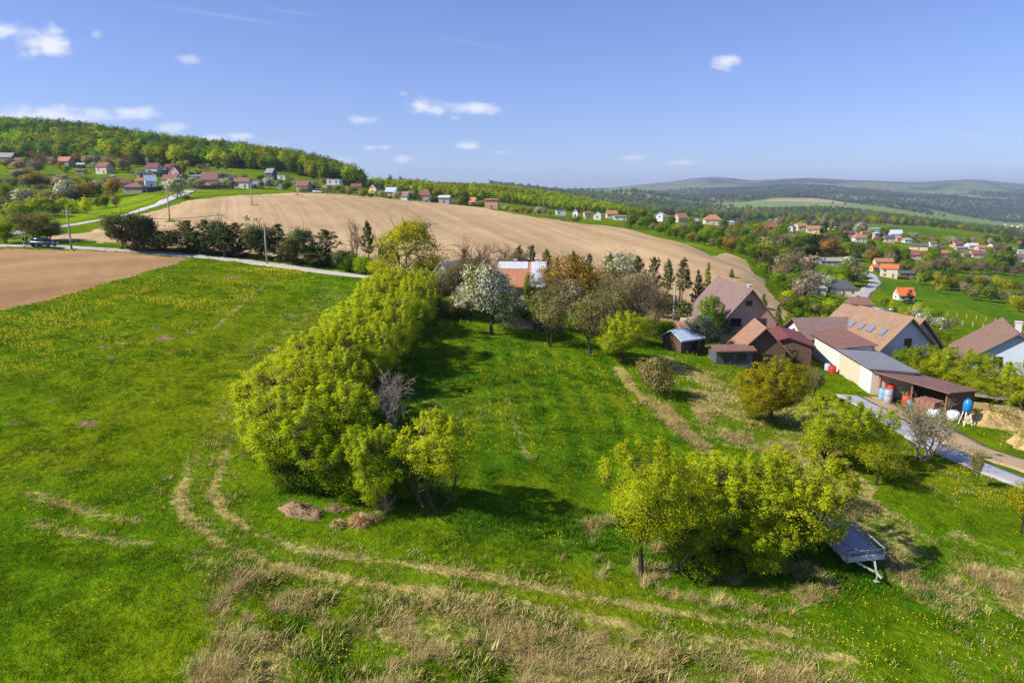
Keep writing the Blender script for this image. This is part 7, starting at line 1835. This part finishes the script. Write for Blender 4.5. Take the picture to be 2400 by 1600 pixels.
def build_grass():
    pr = [tuft_mesh('grass_tuft_a%d' % k, 9, .16, .014, .55, G_A, 50 + k) for k in range(3)] + [tuft_mesh('grass_tuft_b%d' % k, 10, .24, .014, .5, G_L, 60 + k) for k in range(2)] + [tuft_mesh('grass_tuft_c%d' % k, 9, .20, .014, .75, G_D, 70 + k) for k in range(2)]
    XS, YS_ = [], []
    for y0, y1, dens in ((24, 34, 44), (34, 48, 30), (48, 70, 15), (70, 100, 6), (100, 135, 2.5)):
        n = int((y1 ** 2 - y0 ** 2) * .86 * dens)
        y = np.sqrt(rng.uniform(y0 ** 2, y1 ** 2, n)); x = rng.uniform(-.86, .86, n) * y
        XS.append(x); YS_.append(y)
    x, y = np.concatenate(XS), np.concatenate(YS_)
    keep = ~(poly_in(FIELD, x, y) | poly_in(BROWN, x, y) | poly_in(DRIVE, x, y) | poly_in(YARD, x, y) | poly_in(SHOULDER, x, y)) & (dist_line(R1, x, y) > 1.3)
    x, y = x[keep], y[keep]
    dry, fl, soil, lush = masks(x, y)
    k2 = (soil < .4) & (rng.uniform(size=len(x)) > np.clip(dry - .5, 0, 1) * .6); x, y, dry, lush = x[k2], y[k2], dry[k2], lush[k2]
    n = len(x); r = rng.uniform(size=n)
    idx = rng.integers(0, 3, n)
    idx = np.where(r < lush * .9, 3 + rng.integers(0, 2, n), idx)
    idx = np.where(rng.uniform(size=n) < np.clip(dry * .85, 0, .8), 5 + rng.integers(0, 2, n), idx)
    clump = fbm(x, y, 1.3, 77, 3)
    scl = np.clip(.36 + 2.2 * (clump - .27), .32, 1.9) * rng.uniform(.75, 1.25, n) * (1 + np.clip((y - 40) / 60, 0, 1) * 1.0) * (1 + lush * .5)
    dmm = poly_in(DRYMEADOW, x, y); scl = np.where(dmm, scl * (1 + 1.3 * np.clip((fbm(x, y, 1.1, 78, 2) - .5) * 5, 0, 1)), scl)
    print('grass', n)
    scatter('grass', np.stack([x, y, H(x, y)], 1), scl, rng.uniform(0, 6.28, n), idx, pr, 'short spring grass over the meadow and orchard strip')
    # tall straw-coloured tussocks of the unmown strip
    ts = [tuft_mesh('straw_tuft_a%d' % k, 26, .46, .011, .85, G_D, 80 + k) for k in range(3)] + [tuft_mesh('straw_tuft_b%d' % k, 24, .40, .011, 1.0, G_R, 90 + k) for k in range(3)]
    m = 110000; y = np.sqrt(rng.uniform(22 ** 2, 62 ** 2, m)); x = rng.uniform(-.8, .86, m) * y
    dm = poly_in(DRYMEADOW, x, y); rd = poly_in(RIGHTDRY, x, y); ds = dist_line(SCRUB_LINE, x, y)
    dtree = np.minimum(np.hypot(x - 5.5, y - 36.5), np.hypot((x - 12) / 1.8, y - 34.5)) < 3.2
    dens = dm * np.clip((fbm(x, y, 1.5, 31, 3) - .49) * 5.0 * np.clip((x + 16) / 14, .5, 1), 0, .62) + rd * np.clip((fbm(x, y, 2.6, 41, 3) - .58) * 4, 0, .6) + np.clip(1.3 - ds / .9, 0, 1) * np.clip((fbm(x, y, 1.6, 43, 3) - .33) * 3, 0, .9) + dtree * np.clip((fbm(x, y, 1.2, 33, 2) - .52) * 3, 0, .5)
    ruts = np.minimum(dist_line(RUT_A, x, y), dist_line(RUT_B, x, y)) > .9
    k = (rng.uniform(size=m) < dens) & ruts; x, y = x[k], y[k]; n = len(x); print('straw', n)
    rust = fbm(x, y, 5, 44, 2) + rng.normal(size=n) * .08
    idx = np.where(rust > .52, 3, 0) + rng.integers(0, 3, n)
    scatter('dry_grass', np.stack([x, y, H(x, y)], 1), rng.uniform(.5, 1.6, n), rng.uniform(0, 6.28, n), idx, ts, 'tall straw coloured dead grass in tussocks')
    # dandelions: flat yellow heads on short stalks
    fm, nt = new_mat('dandelion_yellow'); T = NT(nt); T.finish((.70, .53, .02), .7, .1)
    V, Fq = [], []
    for kk in range(8):
        a = 6.283 * kk / 8; V.append((math.cos(a) * .026, math.sin(a) * .026, .145 - .006 * (kk % 2)))
    V += [(0, 0, .165)]; Fq = [(kk, (kk + 1) % 8, 8) for kk in range(8)] + [(9, 10, 11)]; V += [(-.006, 0, 0), (.006, 0, 0), (0, 0, .15)]
    head = hidden('dandelion_head', mesh_np('dandelion_head', V, Fq, [fm]))
    m = 260000; y = np.sqrt(rng.uniform(23 ** 2, 115 ** 2, m)); x = rng.uniform(-.84, .84, m) * y
    _, fl, soil, _ = masks(x, y)
    keep = ~(poly_in(FIELD, x, y) | poly_in(BROWN, x, y) | poly_in(DRIVE, x, y) | poly_in(YARD, x, y)) & (dist_line(R1, x, y) > 1.7)
    pr_ = np.clip((fl * .62 + .03) * np.clip((fbm(x, y, 3.0, 15, 3) - .42) * 6, 0, 1), 0, 1) * .8
    k = (rng.uniform(size=m) < pr_) & keep; x, y = x[k], y[k]; n = len(x); print('dandelions', n)
    scatter('dandelions', np.stack([x, y, H(x, y)], 1), rng.uniform(.8, 1.5, n) * (1 + np.clip((y - 35) / 50, 0, 1) * 1.0), rng.uniform(0, 6.28, n), np.zeros(n), [head], 'yellow dandelion flowers dotted over the grass')
build_grass()
# dry clumps beside the soil heap
for px, py, s, lb in [(791, 1232, .8, 'thin dry grass clump nearest the soil heap'), (842, 1226, 1.25, 'round dry grass clump between two smaller ones'), (880, 1215, .9, 'dark dry grass clump beside the dead sapling')]:
    p = hit(px, py, 16); g = np.random.default_rng(int(px)); V, Fq, tint = [], [], []
    for i in range(420):
        an = g.uniform(0, 6.283); el = g.uniform(.1, 1.45); L = .62 * s * g.uniform(.7, 1.15); d = np.array([math.cos(an) * math.cos(el), math.sin(an) * math.cos(el), math.sin(el)])
        b = np.array([math.cos(an), math.sin(an), 0]) * .12 * s * g.uniform(0, 1); w = np.array([-math.sin(an), math.cos(an), 0]) * .014
        t = b + d * L + np.array([math.cos(an), math.sin(an), -1.2]) * .18 * s * g.uniform(.3, 1); k = len(V)
        mth = b + d * L * .6; V += [b - w, b + w, mth + w, mth - w, t]; Fq += [(k, k + 1, k + 2, k + 3), (k + 3, k + 2, k + 4)]; tint += [g.uniform()] * 2
    o = obj('grass_clump', mesh_np('grass_clump', V, Fq, [G_D if px != 880 else G_R], {'tint': ('FACE', 'FLOAT', tint)})); o.location = p; tag(o, lb, 'grass clump')
# ------------------------------------------------------------------ say of each village tree which one it is
def short_name(lb):
    import re
    w = re.split(r'\b(?:with|behind|under|beside|at|below|above|on|in|before|right|alone|near|among|half|past|sticking|by|over|next|, )\b', lb)
    s = w[0].strip(' ,')
    if len(s.split()) < 3 and len(w) > 1:
        k = lb.index(w[1]) + len(w[1]); s = lb[:k].strip(' ,')
    return ' '.join(s.split()[:8])
def label_trees():
    hs = []
    for r in VILL: hs.append((r[0], r[1], short_name(r[8])))
    used = {}
    rows = []
    for row in VTREES:
        if not row: continue
        e, px, b, sp, where = row
        k = min(range(len(hs)), key=lambda i: math.hypot((hs[i][0] - px), (hs[i][1] - b) * 1.6))
        dx, dy = px - hs[k][0], b - hs[k][1]; far = math.hypot(dx, dy * 1.6)
        if abs(dx) > abs(dy) * 1.5: rel = ('left of' if dx < 0 else 'right of')
        else: rel = ('below' if dy > 0 else 'above')
        rows.append((k, sp, rel, far, e, where))
    rows.sort(key=lambda r: (r[0], r[1], r[2], r[3]))
    ordn = ['', 'second ', 'third ', 'fourth ', 'fifth ', 'sixth ', 'seventh ', 'eighth ', 'ninth ', 'tenth ', 'eleventh ', 'twelfth ', 'thirteenth ', 'fourteenth ']
    for k, sp, rel, far, e, where in rows:
        key = (hs[k][2], sp, rel); n = used.get(key, 0); used[key] = n + 1
        nm = hs[k][2]; art = '' if nm.split()[0] in ('first', 'second') else 'the '
        e['label'] = ' '.join(('%s%s tree %s %s%s' % (ordn[min(n, 13)], sp, rel, 'the ' if True else art, nm)).split()[:16])
        e['group'] = 'trees ' + where
label_trees()
